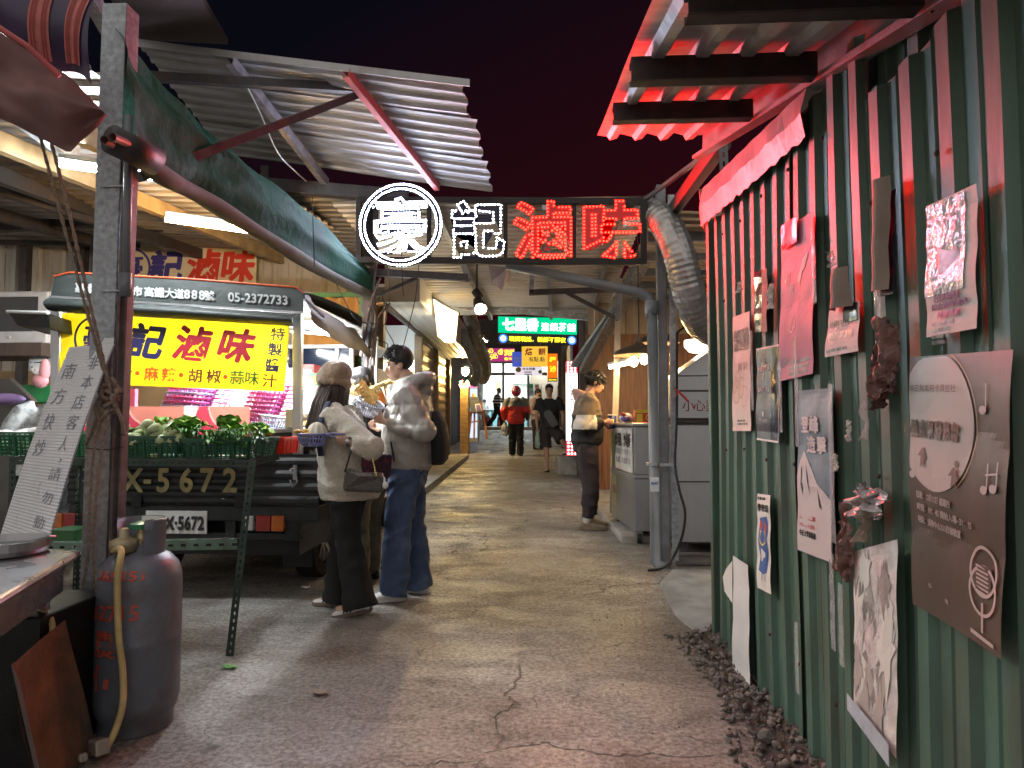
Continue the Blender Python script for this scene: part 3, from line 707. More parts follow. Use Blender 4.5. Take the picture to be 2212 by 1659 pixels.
solo('power_cable', mb, None, 'black cable hanging beside the steel column to the ground', 'cable', smooth=True)
mb = MB().mat(m_wire); mb.tube([P(1458, 722, 5.9), P(1480, 705, 5.95), P(1545, 645, 6.2)], .010, 6); solo('power_cable', mb, None, 'black cable slung across the silver duct', 'cable', smooth=True)
mb = MB().mat(m_red); a = P(1466, 855, 5.8)
mb.tube(spline([a + V(q) for q in ((-.03, 0, .06), (.04, 0, .0), (.08, 0, -.05), (.05, 0, -.02), (0, 0, .03), (-.02, 0, .0))], 5), .008, 6); solo('red_tie', mb, None, 'red plastic tie knotted on the cable by the cooker', 'tie', smooth=True)
# planks lying under the cooker
mb = MB().mat(M('grey_plank', (.10, .09, .085), .8, var=.4, scale=6, stretch=(1, 8, 8)))
mb.box((1.5, 5.95, .045), (.9, .14, .03), Matrix.Rotation(.06, 3, 'Z')); mb.box((1.55, 6.15, .055), (.9, .12, .03), Matrix.Rotation(-.05, 3, 'Z')); solo('plank', mb, None, 'grey boards lying on the ground under the cooker', 'boards')

# ================================================================== food cart with its heat lamps
C0 = P(1372, 1142, 6.7); C1 = P(1322, 1109, 7.75)
ct = thing('food_cart', (1.1, 7.2, .1), 'stainless food cart on castors with a menu card on its side', 'food cart')
dx = (C1 - C0); dx.z = 0; dn = V((dx.y, -dx.x, 0)).normalized(); zt_, zb_ = P(1372, 915, 6.7).z, .17
def cartbox(z0, z1, grow, m, nm, bev=.006):
    a, b_ = V((C0.x, C0.y, 0)) - dx.normalized() * grow - dn * grow, V((C1.x, C1.y, 0)) + dx.normalized() * grow - dn * grow
    k = dn * (.85 + 2 * grow); mb = MB().mat(m); mb.solid([(q.x, q.y, z0) for q in (a, b_, b_ + k, a + k)], (0, 0, z1 - z0)); return part(nm, mb, None, ct, bevel=bev)
zm = P(1372, 1030, 6.7).z
cartbox(zb_, zm - .02, 0, m_stain, 'lower_body'); cartbox(zm - .02 + .002, zm + .015, .012, m_stain, 'ledge'); cartbox(zm + .017, zt_ - .03, -.004, m_stain, 'upper_body'); cartbox(zt_ - .028, zt_ + .005, .02, m_stain, 'counter_top')
mb = MB(); sp0 = V((C1.x, C1.y, 0)); cda = Card(mb, plane_map(sp0 - dn * .006, -dx, (0, 0, 1))); Lc = dx.length
cda.sheet(.03, zm + .03, Lc - .06, zt_ - .05, M('laminated_card', (.70, .70, .68), .2, bump=.1), nu=2, nv=2)
cda.text('炒河粉．炒泡麵', Lc * .56, zt_ - .17, .15, m_ink, h=.004, bold=.03, fitw=Lc * .66); cda.text('招牌炒粉 70 炒米粉 70', Lc * .56, zt_ - .29, .07, m_charc, h=.004, fitw=Lc * .66, bold=.01); cda.text('炒泡麵 70 加蛋 10', Lc * .56, zt_ - .38, .07, m_charc, h=.004, fitw=Lc * .6, bold=.01)
cda.poly([(.04, zm + .04), (.2, zm + .04), (.24, zt_ - .15), (.12, zt_ - .07), (.04, zt_ - .08)], M('leaf_print', (.22, .30, .08), .4, bump=0), h=.003)
part('menu_card', mb, None, ct, rec=False)
mb = MB(); cda = Card(mb, plane_map(sp0 - dn * .006, -dx, (0, 0, 1))); cda.sheet(.05, zm - .38, .26, zm - .05, M('yellow_note', (.62, .55, .25), .5, bump=.1)); cda.text('炒飯', .15, zm - .2, .1, m_redp, bold=.01); part('price_note', mb, None, ct, rec=False)
for (q, nm) in ((C0 + dx.normalized() * .08 + dn * .06, 0), (C1 - dx.normalized() * .1 + dn * .06, 1), (C0 + dx.normalized() * .08 + dn * .75, 2)):
    z0 = gz(q.y); mb = MB().mat(m_black); mb.tube([V((q.x - .02, q.y, z0 + .055)), V((q.x + .02, q.y, z0 + .055))], .055, 16); cw = part('caster', mb, None, ct, smooth=False)
    mb = MB().mat(m_galv); mb.bbox((q.x - .03, q.y - .03, z0 + .09), (q.x + .03, q.y + .03, zb_)); mb.bbox((q.x - .028, q.y - .02, z0 + .04), (q.x - .024, q.y + .02, z0 + .1)); part('bracket', mb, None, cw)
# goods on the counter
m_rbox = M('red_carton', (.55, .05, .02), .35, var=.05, bump=0); m_yel = M('yellow_paint', (.72, .50, .03), .4, var=.08, bump=.05)
q = P(1385, 893, 6.95); zc_ = zt_ + .006
mb = MB().mat(m_rbox); mb.bbox((q.x - .07, 6.85, zc_), (q.x + .22, 7.05, zc_ + .13)); cda = Card(mb, plane_map((0, 6.849, 0), (1, 0, 0), (0, 0, 1)))
cda.sheet(q.x - .07, zc_ + .10, q.x + .22, zc_ + .13, m_yel, h=.001); cda.sheet(q.x - .06, zc_ + .01, q.x + .0, zc_ + .09, m_yel, h=.001); cda.disc(q.x + .09, zc_ + .055, .06, m_yel, h=.0012, r2=.038); cda.disc(q.x + .09, zc_ + .055, .05, m_rbox, h=.002, r2=.03)
solo('carton', mb, None, 'red and yellow carton lying on the food cart counter', 'carton')
mb = MB().mat(m_white); q2 = P(1352, 905, 7.0); mb.ell((q2.x, 7.0, zc_ + .05), (.07, .05, .05)); mb.mat(m_lpurp).ell((q2.x - .01, 6.96, zc_ + .04), (.05, .03, .03)); mb.mat(m_red).ell((q2.x - .03, 6.97, zc_ + .085), (.03, .025, .02))
solo('snack_bag', mb, None, 'crumpled white and purple bag beside the red carton', 'bag', smooth=True)
# heat lamps
m_bulb = E('warm_bulb', (1.0, .62, .24), 75); m_shade = M('lamp_shade_metal', (.16, .13, .10), .35, .6, var=.2)
def heat_lamp(px, py, Y, r, lab, bulbs):
    c = P(px, py, Y); t = thing('heat_lamp', c, lab, 'lamp', 'lamps hanging over the food cart')
    mb = MB().mat(m_shade); mb.lathe([(r, 0), (r * .93, .045), (r * .6, .09), (r * .2, .12), (.03, .16), (.025, .2)], c, 24, cap=False); part('lamp_shade', mb, None, t, smooth=True)
    mb = MB().mat(m_wire); mb.tube([c + V((0, 0, .2)), c + V((0, 0, 1.3))], .006, 6); part('cord', mb, None, t)
    for (bx, by) in bulbs:
        b_ = P(bx, by, Y); mb = MB().mat(m_bulb); mb.ell(b_, (.045, .045, .055), nu=12, nv=8); part('bulb', mb, None, t, smooth=True)
heat_lamp(1380, 768, 7.3, .27, 'wide dark dish lamp with two bare glowing bulbs over the cart', [(1369, 781), (1391, 776)])
heat_lamp(1422, 742, 8.2, .25, 'smaller dish lamp hanging behind, higher than the wide one', [(1420, 752)])
def tube_light(name, a, b_, lab, color, strength, r=.016, body=True, grp=None):
    a, b_ = V(a), V(b_); t = thing(name, (a + b_) / 2, lab, 'tube light', grp)
    if body:
        mb = MB().mat(m_white); mb.beam(a + V((0, 0, r + .025)), b_ + V((0, 0, r + .025)), .07, .035); part('fitting', mb, None, t, bevel=.005)
    mb = MB().mat(E('tube_%s' % name + str(len(MATS)), color, strength)); mb.tube([a, b_], r, 10); part('tube', mb, None, t, smooth=True); return t
tube_light('tube_light', P(1318, 794, 8.6), P(1362, 784, 7.8), 'short warm tube light left of the heat lamps', (1, .72, .40), 26)
tube_light('tube_light', P(1480, 537, 9.5), P(1545, 538, 9.5), 'white tube light under the roof behind the silver duct', (.92, .96, 1), 28)
mb = MB().mat(E('glass_glow', (1, .78, .55), 3.5)); q = P(1515, 742, 7.0); mb.lathe([(.17, .03), (.17, -.03), (.12, -.085), (.03, -.10)], q, 20)
solo('hood_lamp', mb, None, 'ribbed glass lamp glowing below the silver duct', 'lamp', smooth=True)
# brick by the castor
mb = MB().mat(M('brick_red', (.30, .09, .05), .85, var=.25)); q = G(1385, 1165); mb.box((q.x, q.y, gz(q.y) + .04), (.12, .2, .07)); solo('brick', mb, None, 'red brick on the ground behind the cart castor', 'brick', bevel=.005)

# ================================================================== right-hand shed: roof, wood wall, kerb
sh = thing('shed_roof', (2.0, 9.0, 3.0), 'brown corrugated shed roof over the food cart on the right', 'roof')
m_brsheet = M('brown_lit_sheet', (.34, .27, .20), .55, .2, var=.25, scale=3, bump=.1)
mb = MB().mat(m_brsheet); corrugate(mb, (.95, 6.05, 3.12), (0, 1, 0), (1, 0, -.05), (0, 0, -1), 6.5, 4, per=.2, depth=.03); part('roof_sheet', mb, None, sh, rec=False)
for y in (6.6, 7.4, 8.2, 9.0, 9.8, 10.6):
    mb = MB().mat(m_gsteel); mb.bbox((.95, y, 2.98), (4.9, y + .06, 3.07)); part('purlin', mb, None, sh)
ww = MB().mat(m_wood); a = P(1268, 760, 10.4); ww.bbox((a.x, 10.4, gz(10) - .02), (4.6, 10.46, 2.55))
solo('wood_wall', ww, None, 'brown wood-panelled wall behind the food cart', 'wall')
mb = MB().mat(m_brsheet); corrugate(mb, (a.x + .02, 10.37, 2.55), (1, 0, 0), (0, 0, 1), (0, -1, 0), 4, .7, per=.2, depth=.03); solo('wall_sheet', mb, None, 'corrugated sheet closing the gap above the wood-panelled wall', 'wall', rec=False)
mb = MB().mat(m_conc); k0, k1 = G(1253, 1062), G(1342, 1172); mb.solid([(k0.x, k0.y, gz(k0.y) - .02), (k0.x + .5, k0.y + .2, gz(k0.y) - .02), (k1.x + 2, k1.y, gz(k1.y) - .02), (k1.x, k1.y, gz(k1.y) - .02)], (0, 0, .09)); o = part('kerb', mb, None, None, bevel=.012); o['kind'] = 'structure'
pr = thing('timber_post', (.7, 8.0, .1), 'pale square timber post beside the food cart', 'post')
mb = MB().mat(M('pale_timber', (.42, .36, .29), .7, var=.3, scale=4, stretch=(6, 6, .5))); a, b_ = P(1338, 640, 8.2), P(1322, 1090, 8.2)
mb.beam((a.x, 8.2, 2.95), (b_.x, 8.2, gz(8.2)), .07, .07, up=(0, 1, 0)); part('shaft', mb, None, pr)
mb = MB().mat(m_galv); mb.beam(P(1392, 560, 7.6), P(1262, 800, 10.2), .10, .14, up=(1, 0, 0)); solo('diagonal_beam', mb, None, 'wide pale diagonal roof beam left of the drain pipe', 'beam')
mb = MB().mat(m_galv); mb.beam(P(1372, 605, 7.9), P(1240, 790, 10.4), .05, .10, up=(1, 0, 0)); solo('diagonal_beam', mb, None, 'narrow pale diagonal beam beside the wide one', 'beam')
# ================================================================== LED sign spanning the alley
SY = 5.83; KP = SY / FPX
def SP(px, py, y=SY): return P(px, py, y)
m_sframe = M('sign_frame_paint', (.022, .018, .018), .6, .2, var=.3, scale=12)
led = thing('led_sign', SP(1082, 565), 'lit LED sign of white and red dotted characters spanning the alley', 'sign')
fr = MB().mat(m_sframe); a, b_, c_, d_ = SP(776, 432), SP(1390, 436), SP(1390, 566), SP(776, 562)
fr.beam(a, b_, .05, .055); fr.beam(d_, c_, .05, .055)
for q0, q1 in ((a, d_), (b_, c_)): fr.beam(q0 + V((0, 0, .02)), q1 + V((0, 0, -.02)), .05, .055, up=(0, 1, 0))
for px in (812, 927, 1092, 1240): fr.beam(SP(px, 434, SY + .02), SP(px, 564, SY + .02), .035, .05, up=(0, 1, 0))
part('frame', fr, None, led, bevel=.004)
m_navyac = M('navy_acrylic', (.006, .008, .03), .25, var=0, bump=0); m_redac = M('dark_red_acrylic', (.06, .003, .004), .25, var=0, bump=0, emit=(.5, .0, .0), es=.16)  # red plates emit faintly, in place of LED light falling on them
LW = 85.0
m_ledw = E_led('led_white', (.80 * LW, .86 * LW, 1.12 * LW), 1, 3); LR = 450.0
m_ledr = E_led('led_red', (LR, LR * .00022, LR * .00012), 1, 7)
def outline_dots(ch, bold, pitch, w_, h_):
    vs, fs = glyph(ch, bold, 4); xs = [p[0] for p in vs]; ys = [p[1] for p in vs]; x0, x1, y0, y1 = min(xs), max(xs), min(ys), max(ys)
    key = {}; idx = []
    q = [((x - x0) / (x1 - x0) * w_, (y - y0) / (y1 - y0) * h_) for x, y in vs]
    for p in q:
        k = (round(p[0], 5), round(p[1], 5)); idx.append(key.setdefault(k, len(key)))
    pts = list(key.keys()); cnt = {}
    for f in fs:
        for i in range(len(f)):
            e = (idx[f[i]], idx[f[(i + 1) % len(f)]]); k = tuple(sorted(e)); cnt[k] = cnt.get(k, 0) + 1
    nb = {}
    for (i, j), n in cnt.items():
        if n == 1 and i != j: nb.setdefault(i, []).append(j); nb.setdefault(j, []).append(i)
    seen = set(); dots = []
    for st in list(nb):
        if st in seen: continue
        loop = [st]; seen.add(st); cur = st
        while True:
            nx_ = [k for k in nb[cur] if k not in seen]
            if not nx_: break
            cur = nx_[0]; seen.add(cur); loop.append(cur)
        L = [pts[i] for i in loop] + [pts[loop[0]]]; tot = sum(math.dist(L[i], L[i + 1]) for i in range(len(L) - 1))
        n = max(3, round(tot / pitch)); stp = tot / n; acc = 0; nxt = 0
        for i in range(len(L) - 1):
            d = math.dist(L[i], L[i + 1])
            while nxt <= acc + d + 1e-9 and d > 0:
                t = (nxt - acc) / d; dots.append((lerp(L[i][0], L[i + 1][0], t), lerp(L[i][1], L[i + 1][1], t))); nxt += stp
            acc += d
    out = []
    for p in dots:
        if all(math.dist(p, o_) > pitch * .72 for o_ in out): out.append(p)
    return out
def led_dot(mb, c, r):
    n = 6; vs = [c + V((r * math.cos(2 * PI * i / n), 0, r * math.sin(2 * PI * i / n))) for i in range(n)] + [c + V((r * .6 * math.cos(2 * PI * i / n), -r * .8, r * .6 * math.sin(2 * PI * i / n))) for i in range(n)]
    mb.add(vs, [(i, (i + 1) % n, n + (i + 1) % n, n + i) for i in range(n)] + [tuple(range(n, 2 * n))])
for ch, x0, x1, y0, y1, bold, mled, mac in (('豪', 806, 926, 424, 548, .018, m_ledw, m_navyac), ('記', 976, 1091, 432, 556, .034, m_ledw, m_navyac), ('滷', 1111, 1234, 434, 558, .012, m_ledr, m_redac), ('味', 1262, 1386, 434, 558, .034, m_ledr, m_redac)):
    bl = SP(x0, y1, SY - .035); w_, h_ = (x1 - x0) * KP, (y1 - y0) * KP
    mb = MB().mat(mac); vs, fs = glyph(ch, bold + .02); xs = [p[0] for p in vs]; ys = [p[1] for p in vs]
    X_, Y_ = (min(xs), max(xs)), (min(ys), max(ys)); e_ = .012
    pl = [V((bl.x - e_ + (x - X_[0]) / (X_[1] - X_[0]) * (w_ + 2 * e_), bl.y + .004, bl.z - e_ + (y - Y_[0]) / (Y_[1] - Y_[0]) * (h_ + 2 * e_))) for x, y in vs]
    mb.add(pl, fs); pt = part('character', mb, None, led, rec=False)
    mb = MB().mat(mled)
    if ch == '豪':
        for (u, v) in outline_dots(ch, -.012, .027, w_, h_): led_dot(mb, V((bl.x + u * .97 + .007, bl.y - .004, bl.z + v * .97 + .007)), .0045)
    for (u, v) in outline_dots(ch, bold, .0300 if ch != '豪' else .0245, w_, h_): led_dot(mb, V((bl.x + u, bl.y - .003, bl.z + v)), .0092 if mled is m_ledr else .0062)
    part('led_dots', mb, None, pt, rec=False)
mb = MB().mat(m_ledw); c0 = SP(865, 485, SY - .04)
for r_ in (.338, .358, .318):
    n = int(2 * PI * r_ / .0265)
    for i in range(n):
        if r_ == .338: continue
        led_dot(mb, c0 + V((r_ * math.cos(2 * PI * i / n), 0, r_ * math.sin(2 * PI * i / n))), .0076)
rg = MB().mat(m_navyac)
n = 48; vs = []
for rr in (.374, .302):
    for yy in (0, .02): vs += [c0 + V((rr * math.cos(2 * PI * i / n), .006 + yy, rr * math.sin(2 * PI * i / n))) for i in range(n)]
fs = []
for i in range(n):
    j = (i + 1) % n; fs += [(i, j, 2 * n + j, 2 * n + i), (i, j, n + j, n + i), (2 * n + i, 2 * n + j, 3 * n + j, 3 * n + i), (n + i, n + j, 3 * n + j, 3 * n + i)]
rg.add(vs, fs); pt = part('ring', rg, None, led); part('led_dots', mb, None, pt, rec=False)
# post carrying the left end of the sign, with brackets and dead branches
lp = thing('sign_post', (-1.53, 5.95, .02), 'dark steel post with tied cables and sticks under the left end of the LED sign', 'post')
x0 = SP(797, 600, 5.95).x
mb = MB().mat(m_dsteel); mb.bbox((x0 - .045, 5.9, 0), (x0 + .045, 6.0, 3.2)); part('post', mb, None, lp, bevel=.006)
mb = MB().mat(m_dsteel); mb.beam(P(800, 588, 5.8), P(1012, 600, 5.8), .05, .06); part('arm', mb, None, lp)
mb = MB().mat(m_dsteel); mb.beam(P(812, 640, 5.85), P(905, 598, 5.8), .025, .025); part('arm_brace', mb, None, lp)
mb = MB().mat(m_gsteel); mb.beam(P(1000, 566, 5.85), P(1012, 606, 5.8), .05, .05, up=(0, 1, 0)); part('arm_hanger', mb, None, lp)
m_twig = M('dry_stick', (.13, .10, .085), .85, var=.3, scale=20); r = random.Random(4)
for k, pts in enumerate([[(790, 800), (800, 740), (815, 690), (843, 655)], [(806, 790), (812, 700), (808, 620), (815, 560)], [(780, 770), (792, 700), (806, 640), (822, 600)]]):
    mb = MB().mat(m_twig); mb.tube(spline([P(a, b_, 5.75 - .04 * k) for a, b_ in pts], 4), [.016 - .0006 * i for i in range(13)], 7); part('stick', mb, None, lp, smooth=True)
for k, pts in enumerate([[(826, 640), (835, 690), (812, 730), (838, 745), (820, 780)], [(836, 560), (842, 640), (832, 700), (850, 740), (848, 760)], [(795, 660), (806, 680), (800, 720), (818, 700), (806, 660)], [(770, 640), (790, 690), (812, 720), (800, 780)]]):
    mb = MB().mat(m_twig if k % 2 else m_wire); mb.tube(spline([P(a, b_, 5.7 - .03 * k) for a, b_ in pts], 6), .0045, 5); part('wire', mb, None, lp, smooth=True)

# ================================================================== canopy roof over the alley
cn = thing('alley_canopy', (-.6, 8.5, 3.0), 'warm-lit corrugated canopy over the middle of the alley', 'roof')
m_can = M('canopy_sheet', (.60, .56, .50), .5, .2, var=.10, scale=2, bump=.1, c2=(.40, .34, .28), scale2=1.5, amt2=.33)
ZC0, ZC1 = 3.24, 3.0
mb = MB().mat(m_can); corrugate(mb, (-2.0, 6.02, ZC0), (0, 1, -(ZC0 - ZC1) / 5.2), (1, 0, 0), (0, 0, -1), 5.2, 2.9, per=.14, depth=.02); part('roof_sheet', mb, None, cn, rec=False)
for x in (-1.05, -.05, .62):
    mb = MB().mat(m_galv); mb.beam((x, 6.05, ZC0 - .06), (x + .06, 11.2, ZC1 - .06), .05, .08); part('rafter', mb, None, cn)
mb = MB().mat(m_galv); mb.beam(P(952, 655, 10.6), P(1340, 692, 10.6), .08, .10); part('cross_beam', mb, None, cn)
mb = MB().mat(m_dsteel); mb.beam(P(1143, 632, 7.4), P(1335, 625, 7.4), .05, .06); part('cross_beam', mb, None, cn)
mb = MB().mat(m_dsteel); mb.beam(P(1216, 628, 7.4), P(1335, 690, 7.5), .03, .04); part('strut', mb, None, cn)
mb = MB().mat(m_gsteel); mb.beam(P(1336, 620, 7.5), P(1334, 692, 7.5), .06, .06, up=(0, 1, 0)); part('hanger', mb, None, cn)
mb = MB().mat(m_galv); mb.beam(P(1150, 560, 7.4), P(1148, 632, 7.4), .05, .05, up=(0, 1, 0)); part('hanger', mb, None, cn)
mb = MB().mat(m_flash); mb.add([P(1055, 572, 6.6), P(1098, 578, 6.6), P(1092, 610, 6.75), P(1084, 628, 6.8), P(1062, 608, 6.8)], [(0, 1, 2, 3, 4)]); mb.add([P(1098, 578, 6.6), P(1104, 582, 6.8), P(1100, 612, 6.8), P(1092, 610, 6.75)], [(0, 1, 2, 3)])
part('hanging_scrap', mb, None, cn, rec=False)
# dark roofs farther along
mb = MB().mat(m_brsheet); mb.solid([(-4.5, 11.3, 3.5), (1.8, 11.3, 3.5), (1.8, 29.6, 6.0), (-4.5, 29.6, 6.0)], (0, 0, .05)); solo('far_roof', mb, None, 'dark roof over the far stretch of the alley', 'roof')

# spotlight on a drop rod
sp_ = thing('spotlight', P(1032, 650, 7.2), 'black spotlight with a warm bulb hanging from the canopy', 'lamp')
mb = MB().mat(m_wire); mb.tube([P(1030, 570, 7.2), P(1030, 628, 7.2)], .012, 8); part('rod', mb, None, sp_)
mb = MB().mat(m_wire); mb.tube([P(1026, 628, 7.2), P(1036, 642, 7.18)], .045, 12); part('housing', mb, None, sp_)
mb = MB().mat(m_wire); mb.tube([P(1029, 642, 7.2), P(1031, 647, 7.2), P(1034, 656, 7.16), P(1038, 668, 7.08)], [.004, .045, .06, .066], 16, cap=False); part('reflector', mb, None, sp_)
mb = MB().mat(E('spot_bulb', (1, .72, .40), 600)); mb.ell(P(1034, 656, 7.15), (.034, .034, .034)); part('bulb', mb, None, sp_, smooth=True)

# ================================================================== left shops
ls = thing('shop_row', (-2.6, 11, .1), 'row of shopfronts with white roller-shutter fascia on the left of the alley', 'shops')
m_fas = M('white_fascia', (.66, .66, .65), .35, .1, var=.08, scale=3, bump=.05)
FA, FB = (-2.10, -1.67, 8.55), (-2.42, -1.94, 16.4)
mb = MB().mat(m_fas)
def fsec(t, u, z): return V((lerp(lerp(FA[0], FB[0], t), lerp(FA[1], FB[1], t), u), lerp(FA[2], FB[2], t), z))
rows = []
for k in range(8):
    u = k / 7; rows.append([fsec(t, u, 2.75 + .012 * (k % 2)) for t in (0, .25, .5, .75, 1)])
mb.loft(rows, cap=False, closed=False)
rows = []
for k in range(10): rows.append([fsec(t, 1.0 + .01 * (k % 2), 2.76 + .062 * k) for t in (0, .5, 1)])
mb.loft(rows, cap=False, closed=False); part('fascia', mb, None, ls, rec=False)
mb = MB().mat(M('grey_board', (.16, .155, .15), .7, var=.2)); mb.solid([fsec(0, -.05, 2.755), fsec(0, 1.0, 2.755), fsec(0, 1.0, 3.32), fsec(0, -.05, 3.32)], (0, -.02, 0)); part('end_board', mb, None, ls)
m_frame = M('brown_alu', (.13, .085, .05), .35, .7, var=.2); m_shut = M('shutter_slats', (.30, .24, .17), .4, .5, var=.2, scale=3)
mb = MB().mat(m_shut)
def wallL(y, z, d=0): t = (y - 8.55) / 7.85; return V((lerp(-2.12, -2.44, t) - .06 + d, y, z))
for (y0, y1) in ((12.05, 14.0), (14.1, 16.3)):
    rows = []
    for k in range(27): rows.append([wallL(y, gz(y) + (2.74 - gz(y)) * k / 26, .02 * (k % 2) - .03) for y in (y0, y1)])
    mb.loft(rows, cap=False, closed=False)
part('shutter', mb, None, ls, rec=False)
for y in (8.5, 11.75, 14.05, 16.35):
    mb = MB().mat(m_frame); q = wallL(y, 0); mb.bbox((q.x - .06, y - .06, gz(y) - .02), (q.x + .07, y + .06, 2.748)); part('pillar', mb, None, ls, bevel=.005)
mb = MB().mat(m_fas); mb.quad(wallL(8.5, 2.7, -.7) + V((-.6, 0, 0)), wallL(11.7, 2.7, -.7), wallL(11.7, .1, -.7), wallL(8.5, .1, -.7) + V((-.6, 0, 0))); part('inner_wall', mb, None, ls, rec=False)
mb = MB().mat(m_conc); mb.solid([(-2.4, 8.3, gz(8.3) - .05), (-1.85, 8.3, gz(8.3) - .05), (-2.0, 16.6, gz(16.6) - .05), (-2.7, 16.6, gz(16.6) - .05)], (0, 0, .15)); part('step', mb, None, ls, bevel=.01)
mb = MB().mat(m_dsteel); a_ = wallL(8.6, 2.72, .05); b__ = wallL(16.3, 2.72, .05); mb.beam(a_, b__, .05, .05); part('rail', mb, None, ls)
# bright room behind the open front nearest the truck
rm = MB().mat(M('cool_wall', (.62, .66, .68), .6, var=.05)); rm.bbox((-4.6, 11.72, .1), (-2.32, 11.80, 2.9)); solo('shop_wall', rm, None, 'pale blue-lit inner wall of the open shop behind the queue', 'wall')
mb = MB(); q = P(846, 860, 8.9); cda = Card(mb, plane_map((q.x, 8.9, q.z), (1, 0, 0), (0, 0, 1)))
cda.sheet(-.22, -.42, .30, .50, E('menu_light', (.9, 1, 1), 3.2)); cda.sheet(-.22, .30, .30, .36, M('lime_band', (.6, .7, .12), .5, bump=0, emit=(.6, .7, .1), es=.5), h=.003)
cda.text('雲夢幻', .0, .44, .13, E('lime_letters', (.8, .9, .1), 1.2), h=.004, bold=.05, fitw=.40); cda.sheet(-.2, -.12, .28, .02, M('cabinet_blue', (.25, .4, .5), .5, bump=0), h=.004)
solo('menu_lightbox', mb, None, 'glowing white menu board with yellow-green heading behind the boy in grey', 'sign', rec=False)
tube_light('tube_light', (-2.75, 10.0, 2.62), (-2.75, 10.9, 2.62), 'white tube light inside the open shop on the left', (.80, .93, 1), 34)
# cloth banner
mb = MB().mat(M('lit_cloth', (.80, .70, .52), .8, var=.08, bump=.3, bscale=12, emit=(1, .72, .35), es=1.3))  # light from behind the cloth is put in as emission
ca, cb_, cc_, cd_ = P(936, 646, 9.6), P(962, 672, 9.3), P(984, 722, 9.3), P(944, 724, 9.6); bm_ = P(966, 742, 9.45)
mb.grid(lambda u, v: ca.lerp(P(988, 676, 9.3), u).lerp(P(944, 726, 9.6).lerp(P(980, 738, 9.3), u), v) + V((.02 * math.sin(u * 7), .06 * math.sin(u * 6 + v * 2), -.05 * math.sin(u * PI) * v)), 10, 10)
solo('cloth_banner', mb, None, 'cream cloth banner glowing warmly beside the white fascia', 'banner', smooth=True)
mb = MB().mat(m_galv); mb.tube([P(930, 640, 9.7), P(992, 678, 9.3)], .018, 8); solo('banner_pole', mb, None, 'thin pole holding the cream cloth banner', 'pole')
# silver ducts hanging in a bundle on the left
mb = MB().mat(m_duct)
mb.tube(spline([P(1012, 680, 15), P(1022, 705, 15), P(1030, 735, 15.2), P(1040, 760, 15.4), P(1048, 800, 15.6), P(1040, 820, 15.8)], 6), [.15 + .006 * (i % 2) for i in range(31)], 12)
solo('silver_duct', mb, None, 'crinkled silver duct hanging high over the left shops', 'duct')
mb = MB().mat(m_duct); mb.tube(spline([P(998, 715, 14), P(1015, 760, 14.3), P(1032, 800, 14.6), P(1022, 830, 14.8)], 6), [.10 + .005 * (i % 2) for i in range(19)], 12)
solo('silver_duct', mb, None, 'thinner silver duct beside the crinkled one', 'duct')
tube_light('tube_light', P(1043, 728, 18), P(1051, 738, 17), 'short white tube light by the silver ducts', (.9, 1, 1), 30)
# wall lamp and fairy lights on the brick column
bc = MB().mat(M('ochre_brick', (.42, .26, .11), .8, var=.45, scale=7, stretch=(1, 1, 5), bump=.5)); q = P(994, 900, 17.5); q1 = P(1011, 900, 17.5)
bc.bbox((q.x, 17.5, gz(17.5) - .02), (q1.x, 17.9, 2.2)); solo('brick_column', bc, None, 'ochre brick column with fairy lights on the left shopfront', 'column')
wl = thing('wall_lamp', P(1005, 802, 17.3), 'small glowing warm wall lamp above the brick column', 'lamp')
mb = MB().mat(E('lantern_glow', (1, .66, .22), 140)); mb.ell(P(1005, 802, 17.3), (.09, .07, .11)); part('glass', mb, None, wl, smooth=True)
mb = MB().mat(m_wire); mb.lathe([(.03, .17), (.12, .1), (.12, .09), (.02, .09)], P(1005, 802, 17.3), 12); part('cap', mb, None, wl)
r = random.Random(8)
mbs = [MB().mat(E('fairy_%d' % i, c_, 20)) for i, c_ in enumerate([(1, .5, .1), (1, .1, .1), (.2, 1, .2)])]
fl = thing('fairy_lights', P(1003, 830, 17.2), 'tangle of small coloured fairy lights on the brick column', 'lights')
for i in range(40): a_ = r.random() * 6.28; mbs[i % 3].ell(P(1003 + 9 * math.cos(a_) + r.uniform(-2, 2), 830 + 7 * math.sin(a_) + r.uniform(-2, 2), 17.25), (.013,) * 3, nu=6, nv=4)
for m_ in mbs: part('bulbs', m_, None, fl)
# easel blackboard
ez = thing('easel', (-2.1, 18, gz(18)), 'wooden easel holding a blackboard outside the left shops', 'easel')
m_oak = M('orange_wood', (.35, .15, .05), .5, var=.2)
for a_, b_ in (((1022, 850), (1013, 938)), ((1026, 850), (1024, 948)), ((1038, 868), (1053, 948))):
    mb = MB().mat(m_oak); p1 = G(*b_); p1 = P(*b_, 17.6); mb.beam(P(*a_, 17.9), p1, .05, .04); part('leg', mb, None, ez)
mb = MB().mat(m_oak); mb.beam(P(1014, 891, 17.75), P(1046, 892, 17.7), .05, .05); part('ledge', mb, None, ez)
mb = MB().mat(m_oak); mb.beam(P(1016, 912, 17.75), P(1047, 908, 17.7), .04, .04); part('crossbar', mb, None, ez)
mb = MB().mat(m_charc); mb.solid([P(1012, 857, 17.75), P(1033, 857, 17.8), P(1042, 890, 17.68), P(1017, 890, 17.62)], (0, .03, 0)); solo('blackboard', mb, None, 'grey blackboard leaning on the easel', 'blackboard')
